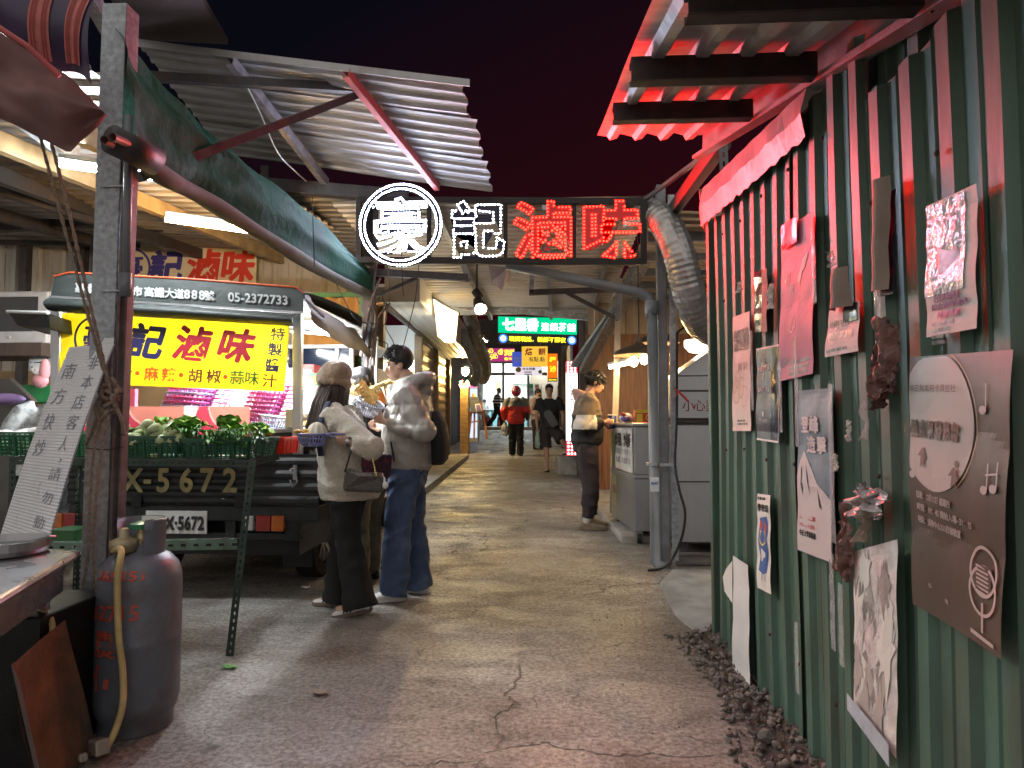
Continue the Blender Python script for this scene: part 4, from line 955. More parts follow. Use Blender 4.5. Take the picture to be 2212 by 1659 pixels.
mb = MB().mat(m_paper); mb.solid([P(1026, 873, 17.6), P(1037, 872, 17.62), P(1041, 889, 17.6), P(1029, 890, 17.58)], (0, .008, 0)); mb.mat(m_lpurp).solid([P(1028, 875, 17.595), P(1036, 874, 17.61), P(1039.5, 887, 17.59), P(1030, 888, 17.57)], (0, -.004, 0)); solo('menu_sheet', mb, None, 'framed purple menu sheet on the blackboard', 'menu')

# ================================================================== signs hung over the alley
def lightbox(name, lab, x0, y0, x1, y1, Y, design, m_body=None, dep=.12, cat='sign', skew=0, grp=None):
    a = P(x0, y1, Y); b_ = P(x1, y0, Y); W, H = b_.x - a.x, b_.z - a.z
    mb = MB(); mb.mat(m_body or m_wire); mb.bbox((a.x, Y + .004, a.z), (b_.x, Y + dep, b_.z))
    f = lambda u, v, h: V((a.x + u, Y - h, a.z + v - skew * u)); design(Card(mb, f), W, H); return solo(name, mb, None, lab, cat, grp, rec=False)
e_green = E('sign_green', (.0, .40, .17), .42); e_white = E('sign_white', (1, 1, .96), .8); e_yel = E('sign_yellow', (1, .80, .03), .5); e_blue = E('sign_blue', (.05, .2, 1), .5)
m_bkpl = M('sign_black', (.01, .01, .012), .3, var=0, bump=0)
def d_green(c, W, H):
    c.sheet(0, H * .40, W, H, e_green); c.sheet(0, 0, W, H * .385, m_bkpl, h=.001)
    for i, ch in enumerate('七里香'): c.text(ch, W * (.13 + .155 * i), H * .72, H * .46, e_white, h=.01, bold=.06, fitw=W * .14)
    for ch, x in (('連', .60), ('鎖', .71), ('茶', .815), ('舖', .93)): c.text(ch, W * x, H * .66, H * (.30 if ch != '茶' else .36), e_white, h=.01, bold=.035 if ch != '茶' else .0, fitw=W * .095, slant=.15 if ch == '茶' else 0)
    c.text('現調現搖．新鮮不隔夜', W * .5, H * .19, H * .2, e_yel, h=.01, bold=.03, fitw=W * .72)
    for x in (.065, .935): c.disc(W * x, H * .19, H * .16, e_blue, h=.008); c.disc(W * x, H * .19, H * .095, e_white, h=.012)
lightbox('lightbox_sign', 'green lit tea shop sign with white characters over the alley', 1076, 682, 1246, 742, 12.5, d_green, skew=.035)
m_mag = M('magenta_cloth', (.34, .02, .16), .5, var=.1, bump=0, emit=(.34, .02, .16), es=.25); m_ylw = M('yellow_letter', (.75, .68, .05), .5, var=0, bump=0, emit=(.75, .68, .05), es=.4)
def d_mag(c, W, H):
    c.sheet(0, 0, W, H, m_mag); c.text('洪媽', W * .82, H * .66, H * .50, m_ylw, h=.01, bold=.04, fitw=W * .32); c.text('魯味', W * .82, H * .2, H * .24, m_ylw, h=.01, bold=.02, fitw=W * .32)
    r = random.Random(2)
    for i in range(16): c.ring(W * r.uniform(.06, .58), H * r.uniform(.15, .85), H * r.uniform(.1, .17), H * .045, m_ylw, h=.01, n=14)
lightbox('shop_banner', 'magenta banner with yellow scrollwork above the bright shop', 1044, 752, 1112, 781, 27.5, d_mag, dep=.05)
def d_blue(c, W, H): c.sheet(0, 0, W, H, M('sign_navy', (.01, .03, .16), .4, var=0, bump=0, emit=(.01, .03, .2), es=.5)); c.text('京', W * .5, H * .48, H * .42, m_paper, h=.01, bold=.0)
lightbox('hanging_sign', 'small navy sign with one white character', 1106, 760, 1127, 792, 23, d_blue, dep=.1)
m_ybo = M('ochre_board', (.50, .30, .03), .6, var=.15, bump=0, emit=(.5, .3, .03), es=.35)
def d_yel(c, W, H):
    c.sheet(0, 0, W, H, m_ybo); c.text('烙', W * .28, H * .74, H * .38, m_redp, h=.01, bold=.03, slant=.15); c.text('餅', W * .78, H * .74, H * .36, m_redp, h=.01, bold=.03); c.text('有點.點', W * .58, H * .36, H * .26, m_print, h=.01, fitw=W * .62)
lightbox('shop_board', 'ochre yellow board with red brush characters', 1127, 748, 1183, 792, 22, d_yel, dep=.06)
e_or = E('sign_orange', (.75, .11, .005), .42)
def d_or(c, W, H):
    c.sheet(0, H * .13, W, H, e_or); c.sheet(0, 0, W, H * .125, m_bkpl, h=.001); c.text('go', W * .5, H * .80, H * .22, e_yel, h=.01, bold=.02, slant=.1); c.text('滷', W * .5, H * .45, H * .24, e_yel, h=.01, bold=.01); c.text('越式滷味', W * .5, H * .06, H * .07, e_yel, h=.01, fitw=W * .8)
lightbox('lightbox_sign', 'orange lit vertical sign reading go with yellow character', 1183, 764, 1204, 824, 19, d_or)
def d_guava(c, W, H):
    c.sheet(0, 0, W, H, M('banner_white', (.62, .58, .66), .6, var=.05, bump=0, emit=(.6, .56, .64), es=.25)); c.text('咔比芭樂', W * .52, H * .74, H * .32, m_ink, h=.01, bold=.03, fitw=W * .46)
    c.disc(W * .14, H * .66, H * .3, m_redp, h=.01); c.disc(W * .10, H * .64, H * .22, M('guava_green', (.15, .3, .06), .5, bump=0), h=.012); c.disc(W * .93, H * .4, H * .22, M('guava_green', (.15, .3, .06)), h=.01); fines(c, W * .35, H * .3, W * .3, 2, .08, m_ink)
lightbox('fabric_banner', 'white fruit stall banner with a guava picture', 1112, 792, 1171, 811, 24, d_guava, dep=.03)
e_redb = E('sign_red', (.85, .015, .03), .4); e_wb = E('lightbox_white', (1, .98, .95), .55)
def d_tall(c, W, H):
    c.sheet(0, 0, W, H, e_wb)
    for v0, rows in ((.0, 3), (.875, 2)):
        c.sheet(0, H * v0, W, H * (v0 + .155 if v0 == 0 else 1.0), e_redb, h=.006)
        for i in range(3):
            for j in range(4): c.disc(W * (.2 + .3 * i), H * (v0 + .02 + .038 * j if v0 == 0 else v0 + .018 + .030 * j), W * .11, e_wb, h=.012, n=10)
    for i, ch in enumerate('七里香'): c.text(ch, W * .5, H * (.74 - .082 * i), H * .075, m_ink, h=.012, bold=.005, slant=.12)
    for i, ch in enumerate('小品店'): c.text(ch, W * .55, H * (.50 - .075 * i), H * .04, m_ink if i else m_redp, h=.012)
lightbox('lightbox_sign', 'tall white lightbox with red dotted ends beside the alley', 1223, 780, 1247, 984, 12.6, d_tall, dep=.2)

# ================================================================== right facades farther down
rf = thing('shopfront', (1.3, 13, .1), 'dark brown shopfront with posts beyond the food cart', 'shopfront')
m_dwood = M('dark_timber', (.07, .05, .04), .7, var=.3, scale=4, stretch=(6, 6, 1))
mb = MB().mat(m_brsheet); corrugate(mb, (.55, 12.9, gz(13)), (1, 0, 0), (0, 0, 1), (0, -1, 0), 2.5, 3.1, per=.2, depth=.03); part('wall', mb, None, rf, rec=False)
mb = MB().mat(m_dwood); x_ = P(1252, 900, 12.4).x; mb.bbox((x_, 12.4, gz(12.4) - .02), (x_ + .09, 12.5, 3.2)); part('post', mb, None, rf)
mb = MB().mat(m_dwood); x_ = P(1214, 900, 19.5).x; mb.bbox((x_, 19.5, gz(19.5) - .02), (x_ + .16, 19.7, 3.4)); part('post', mb, None, rf)
mb = MB().mat(M('notice_wall', (.52, .54, .53), .5, var=.1)); mb.bbox((x_ + .14, 16, gz(16) - .05), (x_ + .2, 19.4, 3.2)); part('side_wall', mb, None, rf)
mb = MB().mat(m_conc); a_ = P(1203, 1020, 13.3); rr = random.Random(3); zt = P(1225, 984, 13.3).z; z0_ = gz(13.3) - .03
mb.solid([(a_.x, 13.1, z0_), (a_.x + .40, 13.0, z0_), (a_.x + .42, 13.7, z0_), (a_.x - .03, 13.8, z0_)], (0, 0, zt - z0_)); solo('stone_block', mb, None, 'rough stone block used as a step by the tall white lightbox', 'stone block', bevel=.05)

# ================================================================== bright shop at the end of the alley
es_ = thing('bright_shop', (-1.6, 31, gz(31)), 'white-lit shop with glass front at the end of the alley', 'shop')
YS = 30.0; g0 = P(1090, 922, YS).z
def EX(px): return P(px, 900, YS).x
def EZ(py): return P(1100, py, YS).z
m_iw = M('interior_white', (.80, .84, .83), .6, var=.02)
mb = MB().mat(m_iw); mb.bbox((EX(1010), YS + 3.5, g0), (EX(1215), YS + 3.6, EZ(760))); part('back_wall', mb, None, es_)
mb = MB().mat(m_iw); mb.bbox((EX(1010) - .1, YS + .1, g0), (EX(1010) - .02, YS + 3.5, EZ(760))); part('side_wall', mb, None, es_)
mb = MB().mat(m_iw); mb.bbox((EX(1140), YS + .6, g0), (EX(1140) + .06, YS + 3.5, EZ(787))); part('side_wall', mb, None, es_)
mb = MB().mat(M('beige_wall', (.55, .47, .38), .6, var=.05)); mb.bbox((EX(1143), YS + 2.2, g0), (EX(1215), YS + 2.28, EZ(760))); part('back_wall', mb, None, es_)
mb = MB().mat(m_iw); mb.bbox((EX(1005), YS, EZ(756)), (EX(1225), YS + 3.7, EZ(750))); part('ceiling', mb, None, es_)
mb = MB().mat(E('ceiling_panel', (.95, 1, .98), 5.5)); mb.bbox((EX(1045), YS + 1.2, EZ(760)), (EX(1130), YS + 2.4, EZ(758))); mb.bbox((EX(1150), YS + 1.0, EZ(760)), (EX(1200), YS + 1.6, EZ(758))); part('ceiling_light', mb, None, es_)
mb = MB().mat(m_conc); mb.bbox((EX(1005), YS - .6, gz(YS) - .4), (EX(1230), YS + 3.7, g0)); part('floor_slab', mb, None, es_, bevel=.01)
m_mull = M('mullion', (.20, .19, .17), .5, .3)
mb = MB().mat(m_mull)
for px in (1031, 1087, 1141): mb.bbox((EX(px) - .05, YS - .04, g0), (EX(px) + .05, YS + .06, EZ(782)))
mb.bbox((EX(1028), YS - .05, EZ(811)), (EX(1182), YS + .05, EZ(805))); mb.bbox((EX(1028), YS - .05, EZ(785)), (EX(1182), YS + .05, EZ(780))); part('window_frame', mb, None, es_)
mb = MB().mat(M('dark_wall', (.06, .055, .05), .7)); mb.bbox((EX(985), YS - .03, g0), (EX(1028), YS + .1, EZ(740))); mb.bbox((EX(1028), YS - .03, EZ(780)), (EX(1230), YS + .1, EZ(690))); mb.bbox((EX(1206), YS - .03, g0), (EX(1240), YS + .1, EZ(780))); part('front_wall', mb, None, es_)
mb = MB().mat(m_white); mb.bbox((EX(1096), YS + 3.2, EZ(820)), (EX(1138), YS + 3.48, EZ(815))); solo('air_conditioner', mb, None, 'white wall air conditioner inside the bright shop', 'air conditioner', bevel=.02)
mb = MB().mat(M('wall_scroll', (.65, .55, .25), .5, bump=0)); mb.bbox((EX(1056), YS + 3.46, EZ(832)), (EX(1069), YS + 3.49, EZ(812))); solo('wall_poster', mb, None, 'pale yellow poster on the bright shop back wall', 'poster')
mb = MB().mat(M('cyan_panel', (.25, .55, .62), .5)); mb.bbox((EX(1030), YS + 3.40, g0), (EX(1139), YS + 3.47, EZ(880))); solo('wall_panel', mb, None, 'pale cyan panel low on the bright shop back wall', 'panel')
tb = thing('counter_table', (EX(1050), YS + 1, g0), 'dark narrow table inside the bright shop by the seated customer', 'table')
mb = MB().mat(m_dwood); mb.bbox((EX(1040), YS + .8, EZ(888)), (EX(1061), YS + 1.3, EZ(885))); part('table_top', mb, None, tb)
for px in (1042, 1059): mb = MB().mat(m_dwood); mb.bbox((EX(px) - .03, YS + .9, g0), (EX(px) + .03, YS + .96, EZ(888))); part('leg', mb, None, tb)
for i, (px, c_) in enumerate([(1036, 'm'), (1046, 'c'), (1050, 'm'), (1076, 'm'), (1082, 'm')]):
    mb = MB().mat(M('stool_maroon', (.20, .02, .04), .4) if c_ == 'm' else M('stool_cyan', (.1, .45, .5), .4)); x_ = EX(px)
    mb.lathe([(.15, 0), (.12, .42), (.14, .45), (0.01, .46)], (x_, YS + .9 + .25 * (i % 2), g0), 10)
    solo('stool', mb, None, ['maroon stool left of the dark table', 'cyan stool under the dark table', 'maroon stool under the dark table', 'maroon stool behind the striped-shirt man', 'maroon stool right of the striped-shirt man'][i], 'stool', 'stools in the bright shop', smooth=True)
def notice(x0, y0, x1, y1, Y, m, t, mt, lab): lightbox('notice', lab, x0, y0, x1, y1, Y, lambda c, W, H: (c.sheet(0, 0, W, H, m), c.text(t, W / 2, H / 2, H * .4, mt, h=.01, fitw=W * .7)), dep=.02, cat='notice')
notice(1143, 829, 1152, 839, YS + .3, M('notice_green', (.05, .5, .22), .5, bump=0), 'OPEN', m_ink, 'green notice in the shop window')
notice(1143, 839, 1153, 855, YS + .3, M('notice_blue', (.45, .55, .75), .5, bump=0), '公告', m_ink, 'pale blue notice below the green one')
notice(1155, 830, 1165, 840, YS + .35, M('beige_wall', (.5, .5, .5)), '歡', m_redp, 'beige notice with a red welcome character')
sh_ = MB().mat(M('birch', (.50, .36, .20), .5, var=.15)); x0, x1 = P(1170, 900, 26).x, P(1206, 900, 26).x; zb = gz(26)
for z in (.0, .35, .7, 1.05): sh_.bbox((x0, 26, zb + z), (x1, 26.4, zb + z + .04))
for x in (x0, x1): sh_.bbox((x - .03, 25.99, zb), (x, 26.41, zb + 1.9))
solo('wooden_shelf', sh_, None, 'pale wooden shelf unit under the orange vertical sign', 'shelf')
fx0, fx1 = P(1014, 900, 22).x, P(1032, 900, 22).x
fz = thing('display_fridge', (fx0, 22, gz(22)), 'white display fridge with pink header behind the easel', 'fridge')
mb = MB().mat(m_white); mb.bbox((fx0, 22, gz(22)), (fx1, 22.5, P(1020, 825, 22).z)); part('body', mb, None, fz, bevel=.01)
mb = MB().mat(M('pink_header', (.5, .1, .25), .4, bump=0, emit=(.6, .15, .35), es=.6)); mb.bbox((fx0 + .02, 21.985, P(1020, 837, 22).z), (fx1 - .02, 21.995, P(1020, 827, 22).z)); part('header', mb, None, fz)
mb = MB().mat(M('fridge_glass', (.3, .35, .4), .15, bump=0, emit=(.3, .4, .6), es=.5)); mb.bbox((fx0 + .02, 21.985, gz(22) + .15), (fx1 - .02, 21.995, P(1020, 840, 22).z)); part('door', mb, None, fz)
lr = MB().mat(M('dark_wall', (.06, .055, .05))); lr.bbox((-4.2, 16.6, gz(16.6) - .1), (-3.0, 30, 3.5)); solo('far_shopfront', lr, None, 'dark row of closed shopfronts far down on the left', 'shopfront')
# ================================================================== left shed: roof, back wall, lights
m_ceil = M('shed_ceiling', (.38, .35, .32), .55, .3, var=.2, scale=3, bump=.1, c2=(.22, .16, .11), scale2=2, amt2=.38)
m_beige = M('beige_sheet', (.50, .46, .38), .5, .1, var=.12, scale=2, stretch=(3, 3, .4), bump=.1, c2=(.33, .25, .16), scale2=2.5, amt2=.36)
m_obeam = M('ochre_beam', (.36, .26, .14), .6, var=.3, scale=6)
sr = thing('shed_roof', (-4.5, 5.5, 3.1), 'corrugated shed roof over the truck and stalls on the left', 'roof')
mb = MB().mat(m_ceil); corrugate(mb, (-8.0, 1.9, 3.24), (0, 1, .072), (1, 0, -.055), (0, 0, -1), 7.1, 5.72, per=.2, depth=.025); part('roof_sheet', mb, None, sr, rec=False)
for x, y0, m in ((-3.57, 2.0, m_obeam), (-2.85, 2.0, m_obeam), (-4.6, 2.0, m_dsteel), (-5.6, 2.0, m_dsteel)):
    mb = MB().mat(m); z = 3.24 + (x + 8) * -.055 - .10; mb.beam((x, y0, z), (x, 8.75, z + .485), .07, .13); part('purlin', mb, None, sr)
mb = MB().mat(m_galv); mb.beam(P(-60, 165, 2.9), P(160, 335, 4.3), .07, .12); part('rafter', mb, None, sr)
mb = MB().mat(m_dsteel); mb.beam(P(-20, 492, 7.2), P(240, 478, 7.2), .09, .10); mb.beam(P(240, 478, 7.2), P(560, 520, 8.5), .09, .10); part('tie_beam', mb, None, sr)
mb = MB().mat(m_dsteel); mb.beam(P(-20, 372, 4.6), P(236, 470, 7.0), .09, .12); part('tie_beam', mb, None, sr)
bw = thing('shed_wall', (-4.6, 8.8, 0), 'beige corrugated back wall of the left shed', 'wall')
mb = MB().mat(m_beige); corrugate(mb, (-8.0, 8.8, .9), (1, 0, 0), (0, 0, 1), (0, -1, 0), 5.7, 2.85, per=.33, depth=.03, prof=[(0, 0), (.08, 1), (.2, 1), (.28, 0), (.62, 0), (.64, .5), (.68, .5), (.70, 0)]); part('sheet', mb, None, bw, rec=False)
for px in (48, 172, 205): mb = MB().mat(m_dsteel); a = P(px, 600, 8.4); mb.bbox((a.x - .05, 8.4, 1.2), (a.x + .05, 8.5, 3.6)); part('post', mb, None, bw)
mb = MB().mat(m_dsteel); mb.beam(P(-20, 523, 8.3), P(300, 530, 8.3), .06, .06); part('rail', mb, None, bw)
mb = MB().mat(M('dingy_wall', (.34, .23, .12), .7, var=.3, scale=2.5)); mb.bbox((-8, 8.72, 0), (-2.35, 8.78, 1.9)); part('lower_board', mb, None, bw)
tube_light('tube_light', P(128, 354, 3.92), P(342, 386, 4.16), 'cool white tube light behind the galvanised post', (.90, .96, 1), 150, r=.018, grp='tube lights under the left shed roof')
tube_light('tube_light', P(357, 474, 5.1), P(556, 502, 5.46), 'warm orange tube light over the banner wall', (1, .56, .16), 110, r=.018, grp='tube lights under the left shed roof')
# big cream banner on the back wall
mb = MB(); a = P(205, 612, 8.6); b_ = P(555, 527, 8.6); W, H = b_.x - a.x, b_.z - a.z
cda = Card(mb, plane_map((a.x, 8.6, a.z - .25), (1, 0, 0), (0, 0, 1))); H += .25
m_bcr = M('cream_banner', (.74, .62, .40), .55, var=.04, bump=.1, bscale=8); m_binky = M('indigo_ink', (.055, .045, .22), .5, var=0, bump=0); m_bred = M('vermilion_ink', (.66, .045, .02), .5, var=0, bump=0)
cda.sheet(0, 0, W, H, m_bcr, nu=6, nv=2)
k = W / 350
cda.ring(78 * k, H - 48 * k, 44 * k, 5 * k, m_binky, h=.004); cda.text('豪', 78 * k, H - 48 * k, 58 * k, m_binky, h=.004, bold=.02)
for ch, x, m in (('記', 156, m_binky), ('滷', 235, m_bred), ('味', 312, m_bred)): cda.text(ch, x * k, H - 46 * k, 74 * k, m, h=.004, bold=.035, slant=.12)
solo('shop_banner', mb, None, 'cream banner with indigo and vermilion characters on the shed back wall', 'banner', rec=False)
mb = MB().mat(m_pvc); mb.tube([P(285, 522, 8.55), P(520, 520, 8.55)], .025, 8); mb.tube([P(400, 516, 8.5), P(800, 545, 8.5)], .02, 8); solo('conduit', mb, None, 'grey conduit pipes along the top of the cream banner', 'pipes')
m_orangec = M('orange_canvas', (.50, .27, .08), .7, var=.15, scale=3, bump=.3, bscale=14)
oc = thing('canvas_curtain', P(715, 790, 7.6), 'orange canvas curtain with green edging beside the truck cab', 'curtain')
mb = MB().mat(m_orangec); a, b_ = P(640, 800, 7.7), P(778, 642, 7.7); mb.grid(lambda u, v: V((lerp(a.x, b_.x, u), 7.7 + .03 * math.sin(u * 22), lerp(.3, b_.z, v))), 24, 4); part('sheet', mb, None, oc, rec=False, smooth=True)
mb = MB().mat(M('green_edge', (.04, .22, .06), .5)); mb.bbox((b_.x, 7.66, .3), (b_.x + .05, 7.74, b_.z + .05)); mb.bbox((a.x, 7.66, b_.z), (b_.x, 7.74, b_.z + .05)); part('edging', mb, None, oc)

# ---- things at the left edge behind the truck
tv = thing('television', P(50, 740, 6.6), 'grey television on a shelf at the far left', 'television')
a, b_ = P(-60, 742, 6.6), P(104, 628, 6.6); m_tvg = M('silver_plastic', (.46, .46, .47), .45, bump=0)
mb = MB().mat(m_tvg); mb.bbox((a.x, 6.6, a.z), (b_.x, 6.9, b_.z)); part('case', mb, None, tv, bevel=.015)
mb = MB().mat(M('screen_glass', (.02, .02, .022), .12, var=0, bump=0)); mb.bbox((a.x + .05, 6.592, a.z + .12), (b_.x - .10, 6.598, b_.z - .06)); part('screen', mb, None, tv)
mb = MB().mat(m_tvg); mb.ell((b_.x - .39, 6.595, a.z + .06), (.018, .01, .018)); part('button', mb, None, tv)
mb = MB().mat(m_dwood); mb.bbox((a.x - .2, 6.5, a.z - .14), (b_.x + .03, 7.1, a.z - .005)); solo('shelf', mb, None, 'dark shelf carrying the television', 'shelf', bevel=.008)
m_blkm = M('black_metal', (.02, .02, .022), .35, .5)
mb = MB().mat(m_blkm); mb.solid([P(16, 672, 4.7), P(104, 676, 4.4), P(108, 708, 4.4), P(38, 703, 4.9)], (0, .3, -.03)); mb.mat(m_white).tube([P(16, 673, 4.68), P(104, 676, 4.38)], .012, 8); solo('truck_flap', mb, None, 'raised dark side flap at the left of the truck canopy', 'flap')
ckk = thing('wall_clock', P(93, 787, 6.8), 'round white wall clock below the television', 'clock')
c = P(92, 784, 6.8); mb = MB().mat(m_white); mb.lathe([(.13, 0), (.13, .03), (.115, .035)], c, 28, Matrix.Rotation(PI / 2, 3, 'X')); part('face', mb, None, ckk)
mb = MB(); cda = Card(mb, plane_map((c.x, 6.76, c.z), (1, 0, 0), (0, 0, 1)))
for i in range(12):
    t = PI / 2 - 2 * PI * (i + 1) / 12; cda.text(str(i + 1), .095 * math.cos(t), .095 * math.sin(t), .032, m_ink, bold=.02)
cda.poly([(-.01, .004), (.01, -.004), (.05, .015), (.04, .02)], m_ink); cda.poly([(-.06, .004), (.01, .006), (.01, -.004), (-.06, -.002)], m_ink)
part('numerals', mb, None, ckk, rec=False)
mb = MB().mat(M('pink_towel', (.65, .30, .34), .9, bump=.5)); a = P(97, 800, 6.2); mb.ell(a, (.05, .04, .11)); mb.ell(a + V((-.04, 0, -.10)), (.08, .04, .07)); solo('towel', mb, None, 'pink towel hanging by the wall clock', 'towel', smooth=True)
mb = MB().mat(M('lilac_cloth', (.32, .22, .50), .8, bump=.3)); a = P(12, 862, 5.6); mb.ell(a, (.17, .1, .05)); solo('lilac_cushion', mb, None, 'lilac cushion lying on the dark range at the far left', 'cushion', smooth=True)
mb = MB().mat(M('range_panel', (.10, .095, .09), .4, .4)); mb.solid([P(-40, 818, 6.0), P(20, 818, 6.0), P(72, 868, 5.7), P(-40, 868, 5.7)], (0, .06, -.0)); mb.bbox((P(-60, 868, 5.7).x, 5.72, .05), (P(30, 868, 5.7).x, 6.2, 1.38)); solo('cooking_range', mb, None, 'dark cooking range behind the crates at the far left', 'range')
mb = MB().mat(M('green_tub', (.02, .20, .06), .4)); a = P(85, 850, 6.4); mb.bbox((a.x - .15, 6.3, a.z - .1), (a.x + .2, 6.7, a.z + .08)); solo('green_tub', mb, None, 'green tub behind the worker in the patterned shirt', 'tub', bevel=.02)

# ================================================================== awning roof left of the sign
la = thing('metal_awning', (-1.6, 5.1, 3.3), 'zinc corrugated awning high above the truck, lit by the LED sign', 'awning')
N0, N1 = P(290, 82, 4.47), P(1015, 178, 4.47); F1 = P(1055, 405, 5.80); F0 = P(575, 345, 5.8)
F0 = N0 + (F1 - N1)
mb = MB().mat(m_zinc)
for k, (t0, t1, ex) in enumerate([(0, .30, -.05), (.28, .68, .0), (.66, 1.0, .03)]):
    o_ = N0.lerp(F0, t0); e_ = N0.lerp(F0, t1); dv = (N1 - N0); Ld = dv.length + ex
    corrugate(mb, o_ + V((0, 0, -.012 * k)), e_ - o_, dv, V((0, 0, -1)), (e_ - o_).length, Ld, per=.115, depth=.020, prof=[(0, 0), (.32, 0), (.42, .2), (.5, 0), (.62, 0), (.74, 1), (.9, 1)], nv=6,
              warp=lambda p, u, t: p + V((.012 * math.sin(u * 30 + 2) * (t > .95), 0, -.004 * math.sin(t * 8 + u * 5))))
part('roof_sheet', mb, None, la, rec=False)
mb = MB().mat(m_zinc); mb.solid([N0 + V((-.2, -.01, .015)), N1 + V((0, -.01, .015)), N1 + V((0, -.01, -.035)), N0 + V((-.2, -.01, -.035))], (0, -.006, 0)); part('edge_trim', mb, None, la)
m_purp = M('galvanised_strut', (.50, .46, .50), .4, .6, var=.25, scale=20, bump=.05)
def under(t, s, d): q = N0.lerp(N1, s).lerp(F0.lerp(F1, s), t); return q - V((0, 0, d))
mb = MB().mat(m_purp); mb.channel(P(497, 130, 4.45), P(704, 395, 5.85), .05, .075, flip=-1); part('purlin', mb, None, la)
m_redst = M('red_primer_strut', (.50, .10, .10), .5, var=.12); mb = MB().mat(m_redst); mb.channel(P(748, 158, 4.45), P(945, 405, 5.78), .045, .065, flip=-1); part('purlin', mb, None, la)
mb = MB().mat(m_dsteel); mb.beam(P(310, 165, 4.3), P(775, 192, 4.75), .05, .06); part('cross_bar', mb, None, la)
mb = MB().mat(m_dsteel); mb.beam(P(300, 383, 3.1), P(772, 205, 4.75), .045, .045); part('brace', mb, None, la)
mb = MB().mat(m_dsteel); mb.beam(P(560, 398, 5.85), P(880, 425, 5.85), .08, .11); mb.beam(P(575, 360, 5.85), P(575, 432, 5.85), .07, .07, up=(0, 1, 0)); part('eave_beam', mb, None, la)
mb = MB().mat(m_white); mb.tube(spline([P(530, 180, 4.6), P(560, 240, 4.8), P(600, 330, 5.1), P(640, 372, 5.5), P(662, 392, 5.8)], 5), .006, 5); mb.tube(spline([P(610, 435, 5.7), P(650, 500, 5.75), P(720, 550, 5.8), P(780, 585, 5.8)], 5), .006, 5); solo('white_cable', mb, None, 'thin white cable drooping below the zinc awning', 'cable')
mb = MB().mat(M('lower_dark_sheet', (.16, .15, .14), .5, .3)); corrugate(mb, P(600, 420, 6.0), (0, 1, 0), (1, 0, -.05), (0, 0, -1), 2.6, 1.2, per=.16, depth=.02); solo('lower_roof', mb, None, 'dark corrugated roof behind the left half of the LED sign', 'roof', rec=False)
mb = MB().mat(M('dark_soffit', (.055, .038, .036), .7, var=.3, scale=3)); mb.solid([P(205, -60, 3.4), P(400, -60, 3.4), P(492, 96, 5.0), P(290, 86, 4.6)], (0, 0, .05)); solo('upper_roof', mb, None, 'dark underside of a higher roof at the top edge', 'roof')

# ================================================================== galvanised post with ropes
gp = thing('galvanised_post', P(205, 1530, 2.95), 'leaning galvanised steel post beside the gas cylinder', 'post')
p0, p1 = P(205, 1532, 2.95), P(262, 20, 2.95)
m_post = M('spangled_zinc', (.30, .33, .36), .5, .55, var=.35, scale=40, bump=.15, bscale=120, c2=(.20, .20, .21), scale2=3, amt2=.4)
mb = MB().mat(m_post); mb.beam(p0, p1, .115, .10, up=(0, 1, 0)); part('shaft', mb, None, gp, bevel=.005)
mb = MB().mat(M('rusty_channel', (.15, .13, .13), .65, .2, var=.4, scale=9, c2=(.10, .045, .03), scale2=5, amt2=.45)); o_ = V((.085, .0, 0)); q0, q1 = p0 + o_, P(281, 330, 2.95) + V((.022, 0, 0))
mb.beam(q0 + V((-.012, -.02, 0)), q1 + V((-.012, -.02, 0)), .014, .07, up=(0, 1, 0)); mb.beam(q0 + V((.008, -.01, 0)), q1 + V((.008, -.01, 0)), .010, .05, up=(0, 1, 0)); part('side_channel', mb, None, gp, bevel=.003)
mb = MB().mat(m_pvc); mb.tube([P(279, 250, 2.88), P(272, 640, 2.88)], .017, 12); mb.tube([P(272, 590, 2.88), P(271, 640, 2.88)], .024, 12); part('conduit', mb, None, gp, smooth=True)
mb = MB().mat(m_galv)
for y in (402, 628): a = P(250, y, 2.89); mb.beam(a + V((-.07, 0, 0)), a + V((.08, 0, 0)), .006, .006)
part('wire_band', mb, None, gp)
m_rope = M('weathered_rope', (.24, .19, .15), .9, var=.3, scale=60, bump=.8, bscale=160)
def rope(name, pts, r, lab, n=7):
    mb = MB().mat(m_rope); sp = spline([P(*p) for p in pts], n); ph = [.0] * len(sp)
    for s_ in (0, PI):
        L = []
        acc = 0
        for i, q in enumerate(sp):
            if i: acc += (q - sp[i - 1]).length
            a = acc / (r * 6) * 2 * PI * .5 + s_; L.append(q + V((math.cos(a), math.sin(a), 0)) * r * .45)
        mb.tube(L, r * .62, 5)
    return solo(name, mb, None, lab, 'rope', 'ropes tied to the galvanised post', smooth=True)
rope('rope', [(8, -20, 2.6), (60, 190, 2.62), (120, 420, 2.66), (190, 680, 2.74), (238, 850, 2.82)], .0085, 'left one of the two straight ropes running up from the knot', 14)
rope('rope', [(28, -20, 2.58), (80, 190, 2.6), (140, 420, 2.64), (200, 680, 2.72), (241, 850, 2.81)], .0085, 'right one of the two straight ropes running up from the knot', 14)
mb = MB().mat(m_rope); r = random.Random(9)
for k in range(6):
    c = P(238 + r.uniform(-8, 8), 855 + r.uniform(-16, 16), 2.82); sp = [c + V((.035 * math.cos(a) * r.uniform(.7, 1.2), .02 * math.sin(a * 2 + k), .045 * math.sin(a))) for a in [i * .45 for i in range(15)]]
    mb.tube(sp, .008, 6)
for pts in ([(232, 870, 2.82), (212, 900, 2.80), (200, 930, 2.82), (185, 960, 2.84)], [(246, 870, 2.82), (262, 905, 2.83), (268, 940, 2.86)], [(215, 862, 2.81), (206, 880, 2.79), (216, 905, 2.79), (234, 885, 2.80)]): mb.tube(spline([P(*p) for p in pts], 5), .008, 6)
